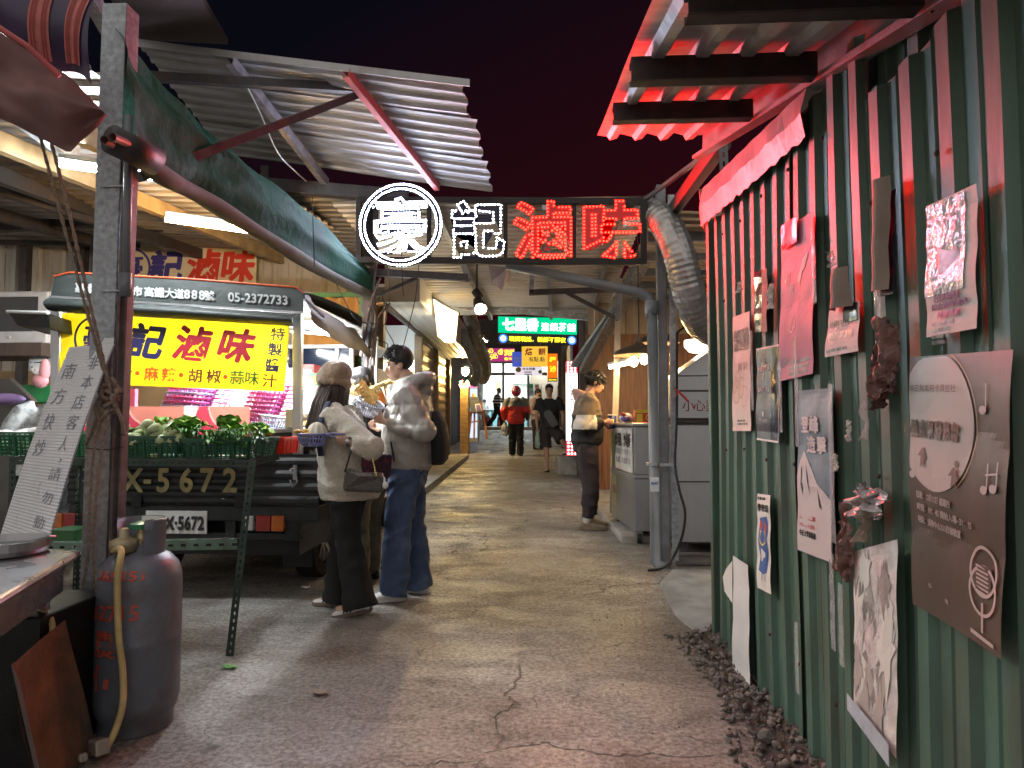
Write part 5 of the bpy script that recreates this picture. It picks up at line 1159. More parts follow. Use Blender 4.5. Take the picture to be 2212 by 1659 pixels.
solo('rope_knot', mb, None, 'bulky knot of rope around the galvanised post', 'knot', 'ropes tied to the galvanised post', smooth=True)
rope('rope', [(228, 880, 2.82), (205, 960, 2.8), (195, 1080, 2.78), (190, 1200, 2.76), (172, 1290, 2.75), (150, 1365, 2.75)], .0075, 'slack rope end hanging left down the post to the table')
rope('rope', [(235, 885, 2.81), (218, 980, 2.79), (206, 1100, 2.78), (203, 1240, 2.77), (200, 1400, 2.77)], .0075, 'slack rope end hanging straight down the post')
mb = MB().mat(m_wire); mb.tube([P(186, 968, 2.84), P(230, 972, 2.83), P(266, 966, 2.84)], .003, 5); mb.tube([P(210, 845, 2.85), P(250, 848, 2.82), P(268, 850, 2.84)], .003, 5); solo('thin_wire', mb, None, 'thin wires wrapped round the galvanised post', 'wire')

# ================================================================== rolled green tarpaulin along the eave
tp = thing('rolled_tarpaulin', (-1.75, 4.3, 2.3), 'green tarpaulin sheet rolled up along the eave above the truck', 'tarpaulin')
m_tarp = M('green_tarp', (.018, .105, .068), .75, var=.3, scale=5, bump=.8, bscale=22, c2=(.055, .085, .08), scale2=2.5, amt2=.45, spec=.06)
m_roll = M('faded_tarp', (.11, .10, .085), .85, var=.3, scale=6, bump=.4, bscale=18, c2=(.12, .12, .09), scale2=2, amt2=.4)
top = spline([P(246, 60, 2.86), P(300, 128, 3.08), P(430, 262, 3.5), P(560, 372, 4.05), P(680, 470, 4.9), P(800, 590, 6.0)], 6)
bot = spline([P(285, 322, 2.86), P(345, 372, 3.08), P(440, 425, 3.5), P(560, 500, 4.05), P(690, 580, 4.9), P(806, 640, 6.0)], 6)
mb = MB().mat(m_tarp)
nT = len(top)
def tarpf(u, v):
    i = min(u * (nT - 1), nT - 1.001); k = int(i); t = i - k; a = top[k].lerp(top[k + 1], t); b_ = bot[k].lerp(bot[k + 1], t)
    q = a.lerp(b_, v); bulge = .05 * math.sin(v * PI) + .010 * math.sin(v * 14 + u * 9) + .014 * noise.noise(V((u * 12, v * 4, 1)))
    if u < .12: bulge += .02 * math.sin(v * 9) * (1 - u / .12)
    return q + V((bulge, -bulge * .15, .01 * math.sin(u * 40)))
mb.grid(tarpf, 60, 24); part('sheet', mb, None, tp, rec=False, smooth=True)
mb = MB().mat(m_roll); mb.tube([b_ + V((.02, -.01, -.02)) for b_ in bot], [.044 - .004 * math.sin(i * .8) for i in range(nT)], 14); part('roll', mb, None, tp, smooth=True)
mb = MB().mat(m_dsteel)
e0 = P(285, 322, 2.80); mb.tube([e0 + V((.05, .1, -.02)), e0 + V((-.03, -.10, .005))], .062, 16); part('roll_end', mb, None, tp, smooth=True)
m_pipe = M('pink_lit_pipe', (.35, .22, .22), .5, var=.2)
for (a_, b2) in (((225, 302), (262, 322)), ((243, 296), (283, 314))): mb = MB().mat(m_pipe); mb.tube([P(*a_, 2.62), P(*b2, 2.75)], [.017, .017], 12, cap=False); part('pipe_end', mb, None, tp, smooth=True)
mb = MB().mat(m_wire)
for (i, xx) in ((22, .12), (28, .12)): mb.tube([top[i] + V((xx, -.02, .02)), bot[i] + V((xx, -.04, -.08))], .004, 5)
for (a, b_) in (((868, 500), (868, 640)), ((905, 640), (890, 760))): pass
part('tie_cord', mb, None, tp)
# ---- striped cloth hanging at the top left
st = thing('striped_awning', P(110, 250, 2.4), 'bundled awning cloth with pink stripes at the top left', 'awning')
m_vio = M('violet_cloth', (.045, .03, .075), .35, var=.3, scale=5, bump=.3, bscale=12); m_pstr = M('pink_stripe', (.50, .16, .15), .7, var=.2, scale=20, bump=.3, bscale=50); m_pstr2 = M('dark_red_stripe', (.34, .05, .05), .7, bump=.2)
m_mauve = M('mauve_cloth', (.20, .095, .09), .7, var=.3, scale=4, bump=.35, bscale=14, c2=(.13, .10, .10), scale2=2, amt2=.4)
qa = [P(-60, -60, 2.35), P(222, -40, 2.45), P(205, 195, 2.5), P(-60, 30, 2.35)]
def vio(u, v, h): q = qa[0].lerp(qa[1], u).lerp(qa[3].lerp(qa[2], u), v); return q + V((0, -h - .05 * math.sin(v * PI) - .03 * math.sin(u * 7) * v, .03 * math.sin(u * 9) * v))
mb = MB(); cda = Card(mb, vio); cda.sheet(0, 0, 1, 1, m_vio, nu=20, nv=20); part('violet_sheet', mb, None, st, rec=False, smooth=True)
mb = MB(); cda = Card(mb, lambda u, v, h: vio(u - .12 * v * (1 if u > .7 else .6), v, h))
for u0 in (.62, .93):
    cda.sheet(u0 - .075, 0, u0 + .075, .93, m_pstr, h=.006, nu=4, nv=20)
    for d in (-.05, -.028, .028, .05): cda.sheet(u0 + d - .006, 0, u0 + d + .006, .93, m_pstr2, h=.010, nu=1, nv=20)
part('stripes', mb, None, st, rec=False)
qb = [P(-80, 20, 2.3), P(150, 165, 2.45), P(232, 250, 2.5), P(150, 330, 2.45), P(-80, 215, 2.3)]
mb = MB().mat(m_mauve)
def mauve(u, v):
    a = qb[0].lerp(qb[1], min(1, u * 1.4)) if u < .714 else qb[1].lerp(qb[2], (u - .714) / .286); b_ = qb[4].lerp(qb[3], min(1, u * 1.25)) if u < .8 else qb[3].lerp(qb[2], (u - .8) / .2)
    q = a.lerp(b_, v); f = .06 * math.sin(v * PI) + .035 * math.sin(u * 8 + v * 5) * math.sin(v * PI) + .02 * noise.noise(V((u * 6, v * 6, 2))); return q + V((.2 * f, -f, 0))
mb.grid(mauve, 26, 18); part('mauve_fold', mb, None, st, rec=False, smooth=True)
mb = MB().mat(m_redst); mb.tube([P(-20, 48, 2.25), P(60, 100, 2.3), P(128, 165, 2.36)], .011, 8); part('edge_cord', mb, None, st)
mb = MB().mat(m_galv); mb.beam(P(188, -20, 3.0), P(240, 75, 3.4), .06, .08); solo('eave_bracket', mb, None, 'pale steel bracket above the galvanised post', 'bracket')

# ================================================================== the truck food stall
YR = 4.60
m_trk = M('truck_paint', (.020, .024, .026), .38, .2, var=.3, scale=6, bump=.05, c2=(.04, .038, .034), scale2=3, amt2=.4)
m_alu = M('aluminium', (.42, .43, .45), .38, .85, var=.15, scale=8, stretch=(1, 1, .2)); m_canv = M('dark_green_canvas', (.030, .038, .036), .55, var=.2, scale=6, bump=.35, bscale=18)
m_tanc = M('tan_canvas', (.24, .21, .16), .7, var=.2, scale=5, bump=.35, bscale=20)
tk = thing('food_truck', (-2.5, 5.8, 0), 'dark small truck serving as a food stall with a canvas canopy', 'truck')
TL, TR_ = P(182, 980, YR), P(690, 986, YR); zt_, zb_ = TL.z, P(600, 1092, YR).z
X0, X1 = P(150, 1000, YR).x, P(690, 1000, YR).x; YB = 6.75
def ribs(o, du, dv, n, width, length, k, dep=.012):     # pressed horizontal ribs
    rows = []
    for i in range(k * 4 + 1):
        t = i / (k * 4); d = dep if (i % 4) in (1, 2) else 0
        rows.append([V(o) + V(dv) * (length * t) + V(n) * d, V(o) + V(dv) * (length * t) + V(n) * d + V(du) * width])
    return rows
mb = MB().mat(m_trk); mb.loft(ribs((X0, YR, zb_), (1, 0, 0), (0, 0, 1), (0, -1, 0), X1 - X0, zt_ - zb_, 4), cap=False, closed=False)
mb.bbox((X0, YR + .002, zb_), (X1, YR + .03, zt_)); part('tailgate', mb, None, tk, rec=False)
mb = MB(); cda = Card(mb, plane_map((0, YR - .013, 0), (1, 0, 0), (0, 0, 1))); m_ply = M('faded_yellow_paint', (.42, .36, .16), .6, var=.35, scale=9, bump=0, c2=(.09, .08, .05), scale2=7, amt2=.33)
for ch, px in (('R', 190), ('M', 240), ('X', 289), ('-', 321), ('5', 355), ('6', 405), ('7', 450), ('2', 499)):
    q = P(px, 1037 if ch != '-' else 1040, YR); cda.text(ch, q.x, q.z, .225 if ch != '-' else .2, m_ply, h=.002, bold=.025, sx=.9)
part('plate_number_painted', mb, None, tk, rec=False)
mb = MB().mat(m_trk); mb.loft(ribs((X1, YR + .03, zb_), (0, 1, 0), (0, 0, 1), (1, 0, 0), YB - YR, zt_ - zb_, 4, .018), cap=False, closed=False); mb.bbox((X1 - .03, YR + .03, zb_), (X1 - .002, YB, zt_)); part('side_gate', mb, None, tk, rec=False)
mb = MB().mat(m_trk); mb.bbox((X0, YR + .03, zb_), (X0 + .03, YB, zt_)); part('side_gate', mb, None, tk)
mb = MB().mat(m_trk); mb.bbox((X0, YR, zb_ - .11), (X1, YB, zb_ - .004)); part('bed_frame', mb, None, tk, bevel=.008)
zbm = P(450, 1160, YR).z
mb = MB().mat(m_trk); mb.bbox((X0 + .03, YR + .03, zbm - .025), (X1 - .12, YR + .08, zbm + .025)); part('bumper', mb, None, tk, bevel=.008)
mb = MB().mat(m_trk); a, b_ = P(485, 1095, YR), P(505, 1165, YR); mb.bbox((a.x, YR + .02, b_.z), (b_.x, YR + .06, a.z)); part('bumper_bracket', mb, None, tk); mb = MB().mat(m_trk); a, b_ = P(614, 1095, YR), P(640, 1170, YR); mb.bbox((a.x, YR + .02, b_.z), (b_.x, YR + .10, a.z)); part('bumper_bracket', mb, None, tk)
mb = MB().mat(m_blkm); mb.bbox((X0 + .1, YR + .14, .30), (X1 - .18, YB, zb_ - .12)); part('chassis', mb, None, tk)
a, b_ = P(314, 1152, YR - .01), P(447, 1104, YR - .01)
mb = MB(); cda = Card(mb, plane_map((a.x, YR - .012, a.z), (1, 0, 0), (0, 0, 1))); W, H = b_.x - a.x, b_.z - a.z
mb.mat(m_white).bbox((a.x, YR - .010, a.z), (b_.x, YR + .0, b_.z)); cda.text('RMX·5672', W / 2, H * .46, H * .82, m_ink, h=.003, bold=.04, fitw=W * .92); part('number_plate', mb, None, tk)
def lamp(x0, y0, x1, y1, m, nm='tail_light'):
    a, b_ = P(x0, y1, YR - .01), P(x1, y0, YR - .01); mb = MB().mat(m); mb.bbox((a.x, YR - .02, a.z), (b_.x, YR + .03, b_.z)); part(nm, mb, None, tk, bevel=.01)
m_tlr = M('red_lens', (.30, .012, .01), .15, var=.1, bump=.3, bscale=90, coat=.6); m_tlo = M('amber_lens', (.45, .11, .01), .15, var=.1, bump=.3, bscale=90, coat=.6); m_tlw = M('clear_lens', (.5, .5, .5), .15, bump=.2)
lamp(553, 1114, 585, 1148, m_tlr); lamp(586, 1114, 614, 1148, m_tlo, 'indicator'); lamp(529, 1114, 548, 1146, m_tlw, 'reversing_light'); lamp(137, 1108, 178, 1143, m_tlr); lamp(116, 1108, 136, 1143, m_tlo, 'indicator')
def wheel(x, y, r, side):
    z0 = gz(y); mb = MB().mat(m_black); Rm = Matrix.Rotation(PI / 2, 3, 'Y')
    mb.lathe([(r * .62, -.085), (r * .93, -.085), (r, -.06), (r, .06), (r * .93, .085), (r * .62, .085)], (x, y, z0 + r), 32, Rm, cap=False); wp = part('wheel', mb, None, tk)
    mb = MB().mat(m_alu); s = side; mb.lathe([(r * .62, .07 * s), (r * .58, .03 * s), (.01, .035 * s)], (x, y, z0 + r), 32, Rm, cap=False)
    for k in range(8):
        a = 2 * PI * k / 8; mb.beam((x + .05 * s, y, z0 + r), (x + .062 * s, y + r * .58 * math.cos(a), z0 + r + r * .58 * math.sin(a)), .035, .03)
    mb.tube([(x + .03 * s, y, z0 + r), (x + .08 * s, y, z0 + r)], .035, 12); part('rim', mb, None, wp)
xw = P(678, 1190, 5.35).x
wheel(xw, 5.38, .30, 1); wheel(X0 + .22, 5.38, .30, -1); wheel(xw, 7.6, .30, 1)
mb = MB().mat(m_black); a = P(606, 1165, 5.0); mb.bbox((xw - .12, 5.02, .16), (xw + .10, 5.04, zb_ - .1)); part('mud_flap', mb, None, tk)
# cab
zc = P(700, 752, 6.9).z; mb = MB().mat(m_white); zc1 = P(700, 794, 6.9).z
mb.bbox((X0 + .02, 6.88, .40), (X1 - .20, 8.3, zc1)); part('cab', mb, None, tk, bevel=.03)
mb = MB().mat(m_white); mb.solid([(X0 + .06, 6.9, zc), (X1 - .22, 6.9, zc), (X1 - .22, 8.0, zc), (X0 + .06, 8.0, zc)], (0, 0, .04))
for px in (646, 727, 758): q = P(px, 780, 6.9); mb.bbox((q.x - .022, 6.9, zc1), (q.x + .022, 6.95, zc))
part('cab_roof', mb, None, tk, bevel=.01)
mb = MB().mat(M('cab_glass', (.012, .02, .04), .08, var=0, bump=0)); mb.bbox((X0 + .1, 6.93, zc1), (P(757, 780, 6.9).x, 6.94, zc)); part('rear_window', mb, None, tk)
# canopy frame and canvas
zr = P(640, 690, YR).z
for px in (640, 116):
    mb = MB().mat(m_alu); a = P(px, 985, YR); h = P(px, 650, YR); mb.beam((a.x, YR + .03, zt_ - .02), (h.x, YR + .03, h.z), .062, .05, up=(0, 1, 0)); part('canopy_post', mb, None, tk, bevel=.006)
for px in (640, 116):
    x_ = P(px, 800, YR).x; mb = MB().mat(m_alu); mb.beam((x_, YB - .05, zt_), (x_, YB - .05, 2.08), .05, .05, up=(0, 1, 0)); part('canopy_post', mb, None, tk)
m_roofin = M('white_canopy_lining', (.72, .73, .74), .5, var=.05)
ra, rb_ = P(108, 600, YR), P(655, 640, YR)
mb = MB().mat(m_roofin); mb.solid([ra + V((.03, .05, -.02)), rb_ + V((-.03, .05, -.02)), rb_ + V((-.03, 2.1, -.02)), ra + V((.03, 2.1, -.02))], (0, 0, .012)); part('canopy_lining', mb, None, tk)
mb = MB().mat(m_canv); mb.grid(lambda u, v: ra.lerp(rb_, u) + V((0, 2.15 * v, .03 + .015 * math.sin(u * 9) + .05 * math.sin(v * PI))), 12, 8); part('canopy_roof', mb, None, tk, rec=False, smooth=True)
mb = MB().mat(m_alu)
for t in (.25, .5, .75): q0, q1 = ra.lerp(rb_, t), ra.lerp(rb_, t) + V((0, 2.1, 0)); mb.beam(q0 + V((0, .05, -.045)), q1 + V((0, 0, -.045)), .03, .03)
for t in (.5, 1.0, 1.5, 2.0): mb.beam(ra + V((.05, t, -.05)), rb_ + V((-.05, t, -.05)), .03, .03)
part('roof_bows', mb, None, tk)
# upper valance with painted address
vT = [P(118, 598, YR - .02), P(150, 590, YR - .02), P(400, 603, YR - .02), P(640, 622, YR - .02), P(656, 634, YR - .02)]
vB = [P(109, 641, YR - .03), P(150, 642, YR - .03), P(400, 659, YR - .03), P(640, 675, YR - .03), P(656, 676, YR - .03)]
mb = MB().mat(m_canv); mb.loft([vT, vB], cap=False, closed=False); mb.loft([[q + V((0, .06, .015)) for q in vT], vT], cap=False, closed=False); pv = part('valance', mb, None, tk, rec=False)
mb = MB().mat(M('orange_piping', (.55, .09, .03), .5)); mb.tube([q + V((0, -.002, .004)) for q in vT], .007, 6); part('piping', mb, None, pv)
def valmap(u, v, h): a = P(118 + u, lerp(599, 623, u / 522) + v, YR - .031 - h); return a
mb = MB(); cda = Card(mb, lambda u, v, h: P(u, v + lerp(617, 652, (u - 118) / 522), YR - .034 - h))
class Flip(Card): pass
m_stn = M('stencil_white', (.42, .43, .42), .6, var=.3, scale=16, bump=0)
def ptext(c, t, u, size, m, bold=.02, dv=0, sx=1): c.text(t, u, dv, size, m, h=.002, bold=bold, sx=sx, rot=0)
cdp = Card(mb, lambda u, v, h: P(u, lerp(618, 650, (u - 118) / 522) - v, YR - .034 - h))
for ch, px in zip('嘉義縣太保市高鐵大道', (172, 200, 222, 238, 256, 297, 322, 344, 366, 387)): ptext(cdp, ch, px, 22, m_stn, .03)
for i, ch in enumerate('888號'): ptext(cdp, ch, 404 + 16 * i, 22 if ch == '號' else 26, m_stn, .03)
ptext(cdp, '05-2372733', 557, 27, m_stn, .02); part('stencilled_address', mb, None, pv, rec=False)
mb = MB().mat(m_alu); mb.beam(vB[0] + V((0, -.006, 0)), vB[4] + V((0, -.006, 0)), .02, .014); part('trim_strip', mb, None, tk)
lT = [P(105, 643, YR - .05), P(200, 650, YR - .06), P(400, 661, YR - .06), P(640, 678, YR - .05)]; lB = [P(103, 670, YR - .05), P(200, 676, YR - .07), P(400, 688, YR - .07), P(634, 704, YR - .06)]
mb = MB().mat(m_canv); rows = []
for k in range(7): t = k / 6; rows.append([a.lerp(b_, t) + V((0, -.05 * math.sin(t * PI), 0)) for a, b_ in zip(lT, lB)])
rows.append([b_ + V((0, .06, 0)) for b_ in lB]); mb.loft(rows, cap=False, closed=False); part('rolled_flap', mb, None, tk, rec=False, smooth=True)
# side canvas flap toward the alley
mb = MB().mat(m_tanc); n0 = [P(658, 636, YR), P(700, 672, 4.9), P(745, 700, 5.4), P(770, 716, 5.9)]
n1 = [P(660, 660, 4.55), P(704, 690, 4.70), P(760, 726, 5.3), P(797, 748, 5.85)]; n2 = [P(668, 682, 4.52), P(711, 727, 4.70), P(764, 754, 5.3), P(801, 773, 5.85)]
sp0, sp1, sp2 = spline(n0, 6), spline(n1, 6), spline(n2, 6)
wv_ = lambda L, s_: [q + V((.012 * math.sin(i * 1.3 + s_), 0, .010 * math.sin(i * .9 + s_))) for i, q in enumerate(L)]
mb.loft([wv_(sp0, 0), [a.lerp(b_, .5) for a, b_ in zip(sp0, sp1)], wv_(sp1, 1), [a.lerp(b_, .5) + V((.02, 0, 0)) for a, b_ in zip(sp1, sp2)], wv_(sp2, 2)], cap=False, closed=False); part('side_flap', mb, None, tk, rec=False, smooth=True)
mb = MB().mat(m_alu); mb.tube([P(658, 646, 4.5), P(700, 684, 4.62)], .012, 8); part('flap_bracket', mb, None, tk)
# serving shelf inside
mb = MB().mat(m_stain); zsh = P(600, 925, 5.0).z; mb.bbox((X0 + .05, YR + .1, zsh - .03), (X1 - .05, YB - .1, zsh)); part('serving_counter', mb, None, tk, bevel=.006)
mb = MB().mat(m_white); mb.bbox((X0 + .05, YB - .12, zsh), (X1 - .05, YB - .10, zsh + .35)); part('back_board', mb, None, tk)
ep = (.93, .97, 1)
tube_light('tube_light', (X1 - .16, 4.78, 1.93), (X1 - .16, 5.45, 1.93), 'bright white tube light inside the truck canopy beside the aluminium post', ep, 130, r=.02, grp='tube lights in the truck')
tube_light('tube_light', (X0 + .7, 5.0, 2.02), (X0 + .7, 6.2, 2.02), 'white tube light inside the truck canopy above the basket stacks', ep, 110, r=.018, grp='tube lights in the truck')

# ---- yellow sign board hung under the canopy
yq = [P(134, 676, 4.63), P(626, 702, 4.55), P(614, 846, 4.53), P(126, 826, 4.61)]
def ymap(u, v, h): a, b_ = u / 492, v / 150; q = yq[3].lerp(yq[2], a).lerp(yq[0].lerp(yq[1], a), b_); return q + V((0, -h, 0))
mb = MB(); m_yb = M('yellow_board', (.66, .48, .008), .45, var=.05, bump=.0, trans=0)
nn, ll = nodes_of(m_yb); wv = nn.new('ShaderNodeTexWave'); wv.bands_direction = 'Z'; wv.inputs['Scale'].default_value = 42; tcn = nn.new('ShaderNodeTexCoord'); ll.new(tcn.outputs['Object'], wv.inputs['Vector'])
bpn = nn.new('ShaderNodeBump'); bpn.inputs['Strength'].default_value = .25; bpn.inputs['Distance'].default_value = .006; ll.new(wv.outputs['Fac'], bpn.inputs['Height']); ll.new(bpn.outputs[0], nn['Principled BSDF'].inputs['Normal'])
tr = nn.new('ShaderNodeBsdfTranslucent'); tr.inputs[0].default_value = (.55, .38, .006, 1); mxs = nn.new('ShaderNodeMixShader'); mxs.inputs[0].default_value = .55
ll.new(nn['Principled BSDF'].outputs[0], mxs.inputs[1]); ll.new(tr.outputs[0], mxs.inputs[2]); ll.new(mxs.outputs[0], nn['Material Output'].inputs[0])
cda = Card(mb, ymap); cda.sheet(0, 0, 492, 150, m_yb, h=0, nu=8, nv=3)
m_yn = M('sign_navy_ink', (.02, .02, .10), .5, var=0, bump=0); m_yr = M('sign_red_ink', (.50, .02, .04), .5, var=0, bump=0); m_ybr = M('sign_brown_ink', (.16, .03, .015), .5, var=0, bump=0); m_yg = M('sign_green_ink', (.02, .13, .02), .5, var=0, bump=0); m_yo = M('sign_orange_ink', (.62, .09, .01), .5, var=0, bump=0)
cda.ring(80, 98, 50, 5, m_yn, h=.003); cda.text('豪', 80, 98, 62, m_yn, h=.003, bold=.02, slant=.15)
for ch, x, m in (('記', 192, m_yn), ('滷', 290, m_yr), ('味', 386, m_yr)): cda.text(ch, x, 98, 78, m, h=.003, bold=.035, slant=.18, rot=-.05)
for i, ch in enumerate('特製醬汁'): cda.text(ch, 469 - 3 * i, 128 - 35 * i, 31, m_yn if i < 3 else m_ybr, h=.003, bold=.02)
for ch, x, m in (('綜', 108, m_ybr), ('合', 149, m_yg), ('•', 175, m_yo), ('麻', 206, m_yo), ('辣', 244, m_yo), ('•', 271, m_yo), ('胡', 301, m_ybr), ('椒', 341, m_ybr), ('•', 366, m_yo), ('蒜', 391, m_yg), ('味', 423, m_yg)):
    cda.text(ch, x, 27, 32 if ch != '•' else 34, m, h=.003, bold=.018)
solo('sign_board', mb, None, 'yellow plastic sign board hung under the truck canopy', 'sign', rec=False)

# ---- red food picture board behind the crates
a, b_ = P(120, 955, 4.50), P(540, 878, 4.50); W, H = b_.x - a.x, b_.z - a.z
mb = MB(); m_rp = M('raspberry_print', (.36, .035, .06), .35, var=.15, scale=4, bump=.05); m_meat = M('salmon_print', (.62, .25, .19), .35, var=.25, scale=7, bump=.1); m_mrim = M('pale_rim_print', (.72, .45, .40), .35, bump=0); m_ivy = M('ivory_print', (.75, .66, .50), .4, bump=0)

def backlit(m, c, f=.6):        # thin printed plastic: light from behind comes through
    nn, ll = nodes_of(m); tr = nn.new('ShaderNodeBsdfTranslucent'); tr.inputs[0].default_value = (*c, 1); mx_ = nn.new('ShaderNodeMixShader'); mx_.inputs[0].default_value = f
    ll.new(nn['Principled BSDF'].outputs[0], mx_.inputs[1]); ll.new(tr.outputs[0], mx_.inputs[2]); ll.new(mx_.outputs[0], nn['Material Output'].inputs[0])
backlit(m_rp, (.36, .03, .05)); backlit(m_meat, (.42, .14, .10)); backlit(m_mrim, (.55, .30, .26)); backlit(m_ivy, (.6, .55, .42))
cda = Card(mb, plane_map((a.x, 4.5, a.z), (1, 0, 0), (0, 0, 1))); k = W / 420
def pic(x, y):
    if abs(x - 292) < 15 - max(0, 66 - y) * .3 and y > 50: return m_ivy
    for cx, cy, rx, ry in ((232, 86, 80, 60), (392, 78, 62, 60), (125, 20, 40, 40), (40, 70, 50, 40)):
        d = math.hypot((x - cx) / rx, (y - cy) / ry)
        if d < 1: return m_mrim if d > .94 else m_meat
    return m_rp
nu_, nv_ = 210, 40
for j in range(nv_):
    for i in range(nu_):
        mb.mat(pic((i + .5) * 420 / nu_, (j + .5) * H / k / nv_)); u, v = W * i / nu_, H * j / nv_; mb.quad(cda.f(u, v, 0), cda.f(u + W / nu_, v, 0), cda.f(u + W / nu_, v + H / nv_, 0), cda.f(u, v + H / nv_, 0))
solo('picture_board', mb, None, 'red board with pictures of pink meat behind the vegetable crates', 'board', rec=False)

# ---- stacks of plastic baskets and other things on the serving counter
m_bpk = M('pink_plastic', (.75, .10, .42), .35, var=.05, bump=0, trans=.25); m_blil = M('lilac_plastic', (.42, .40, .78), .35, var=.05, bump=0, trans=.25); m_bwh = M('bluewhite_plastic', (.62, .68, .88), .35, var=.05, bump=0, trans=.2)
def basket(mb, m, c, r, h, tilt=(0, 0), nrib=26, handle=None):
    R = Matrix.Rotation(tilt[0], 3, 'X') @ Matrix.Rotation(tilt[1], 3, 'Y'); c = V(c); mb.mat(m)
    T = lambda p: c + R @ V(p)
    for z, rr in ((h, r), (h * .93, r * .985)): mb.tube([T((rr * math.cos(2 * PI * i / 28), rr * math.sin(2 * PI * i / 28), z)) for i in range(29)], .006 if z == h else .004, 5, cap=False)
    for i in range(nrib):
        a = 2 * PI * i / nrib; mb.tube([T((r * f * math.cos(a), r * f * math.sin(a), z)) for f, z in ((.985, h), (.93, h * .62), (.78, h * .22), (.55, 0))], .0042, 4, cap=False)
    for f, z in ((.93, h * .62), (.78, h * .22)): mb.tube([T((r * f * math.cos(2 * PI * i / 24), r * f * math.sin(2 * PI * i / 24), z)) for i in range(25)], .0035, 4, cap=False)
    mb.add([T((r * .56 * math.cos(2 * PI * i / 20), r * .56 * math.sin(2 * PI * i / 20), .002)) for i in range(20)], [tuple(range(20))])
    if handle is not None:
        d = V((math.cos(handle), math.sin(handle), 0)); mb.tube([T(d * r + V((0, 0, h))), T(d * (r + .05) + V((0, 0, h + .004))), T(d * (r + .13) + V((0, 0, h)))], [(.016, .007)] * 3, 8)
def basket_stack(px, py, Y, n, r, seq, lab):
    c = P(px, py, Y); c.z = zsh + .001
    for k in range(n):
        mb = MB(); basket(mb, seq[k % len(seq)], (c.x + .012 * k, c.y, c.z + .032 * k), r, .10, (0, .05), 22, handle=-.1 + .03 * k)
        solo('plastic_basket', mb, None, lab, 'basket', 'stacked plastic baskets', smooth=True, rec=False)
basket_stack(395, 870, 4.95, 9, .17, [m_bpk, m_bpk, m_blil], 'basket in the tall pink and lilac stack under the yellow sign')
basket_stack(560, 870, 5.0, 8, .135, [m_bpk], 'basket in the all-pink stack behind the picture board')
mb = MB(); c = P(595, 918, 4.85); basket(mb, m_bwh, (c.x, c.y, zsh + .002), .11, .085, (0, .12), 30); solo('plastic_basket', mb, None, 'pale blue basket lying alone on the serving counter', 'basket', smooth=True, rec=False)
gb = thing('gas_tank', P(488, 880, 6.0), 'pale blue gas tank with red digits behind the basket stacks', 'gas tank')
m_gt = M('pale_blue_enamel', (.48, .55, .60), .4, var=.1); c = P(488, 925, 6.0); c.z = zsh - .25; rt = .19
mb = MB().mat(m_gt); mb.lathe([(.01, 0), (rt, .02), (rt, .50), (rt * .9, .57), (rt * .55, .62), (.08, .635), (.08, .70), (.01, .71)], c, 28); part('body', mb, None, gb, smooth=True)
mb = MB(); cda = Card(mb, lambda u, v, h: c + V(((rt + h) * math.sin(u / rt), -(rt + h) * math.cos(u / rt), v))); cda.text('239271', 0, .44, .085, m_red, h=.002, bold=.02); part('digits', mb, None, gb, rec=False)
mb = MB().mat(m_white); a = P(312, 876, 5.1); mb.ell((a.x, a.y, zsh + .07), (.12, .08, .09)); solo('white_bag', mb, None, 'white plastic bag left of the tall basket stack', 'bag', smooth=True)
mb = MB().mat(m_white); a = P(452, 868, 5.3); mb.ell((a.x, a.y, zsh + .10), (.09, .08, .12)); solo('white_bag', mb, None, 'white plastic bag between the basket stack and gas tank', 'bag', smooth=True)
mb = MB().mat(M('sachet_pink', (.55, .08, .14), .4)); a, b_ = P(262, 880, 5.2), P(292, 840, 5.2); mb.bbox((a.x, 5.2, zsh), (b_.x, 5.24, b_.z)); solo('sachet_box', mb, None, 'dark pink box beside the post on the serving counter', 'box')
mb = MB().mat(m_red); a = P(672, 800, 6.4); mb.bbox((a.x - .08, 6.3, zsh), (a.x + .06, 6.5, a.z + .05)); mb.mat(m_white).bbox((a.x - .05, 6.295, a.z - .12), (a.x + .04, 6.299, a.z)); solo('red_tub', mb, None, 'red tub at the back of the truck', 'tub', bevel=.01)
sg = MB(); a = P(677, 828, 6.3); cda = Card(sg, plane_map((a.x, 6.28, a.z), (1, 0, 0), (0, 0, 1))); cda.disc(0, 0, .10, M('pork_green', (.03, .14, .05), .5, bump=0), h=0); cda.text('PORK', 0, -.055, .05, m_white, h=.004, bold=.02, rot=.3); cda.text('豬', 0, .03, .08, m_ylw, h=.004, bold=.02); solo('round_sign', sg, None, 'round green PORK sign in the truck', 'sign', rec=False)
mb = MB().mat(M('tan_dough', (.55, .38, .16), .7, var=.3, scale=20)); a = P(650, 915, 5.6); r = random.Random(2)
for i in range(40): mb.ell((a.x + r.uniform(-.25, .25), 5.6 + r.uniform(-.3, .3), zsh + r.uniform(.01, .05)), (.03, .025, .02), nu=8, nv=5)
solo('food_pile', mb, None, 'pile of tan braised food on the serving counter', 'food', kind='stuff')
mb = MB().mat(M('green_white_box', (.55, .60, .50), .5)); a = P(625, 905, 4.75); mb.bbox((a.x - .02, 4.72, zsh), (a.x + .06, 4.8, zsh + .14)); solo('sauce_box', mb, None, 'pale green carton beside the aluminium post', 'carton', bevel=.008)

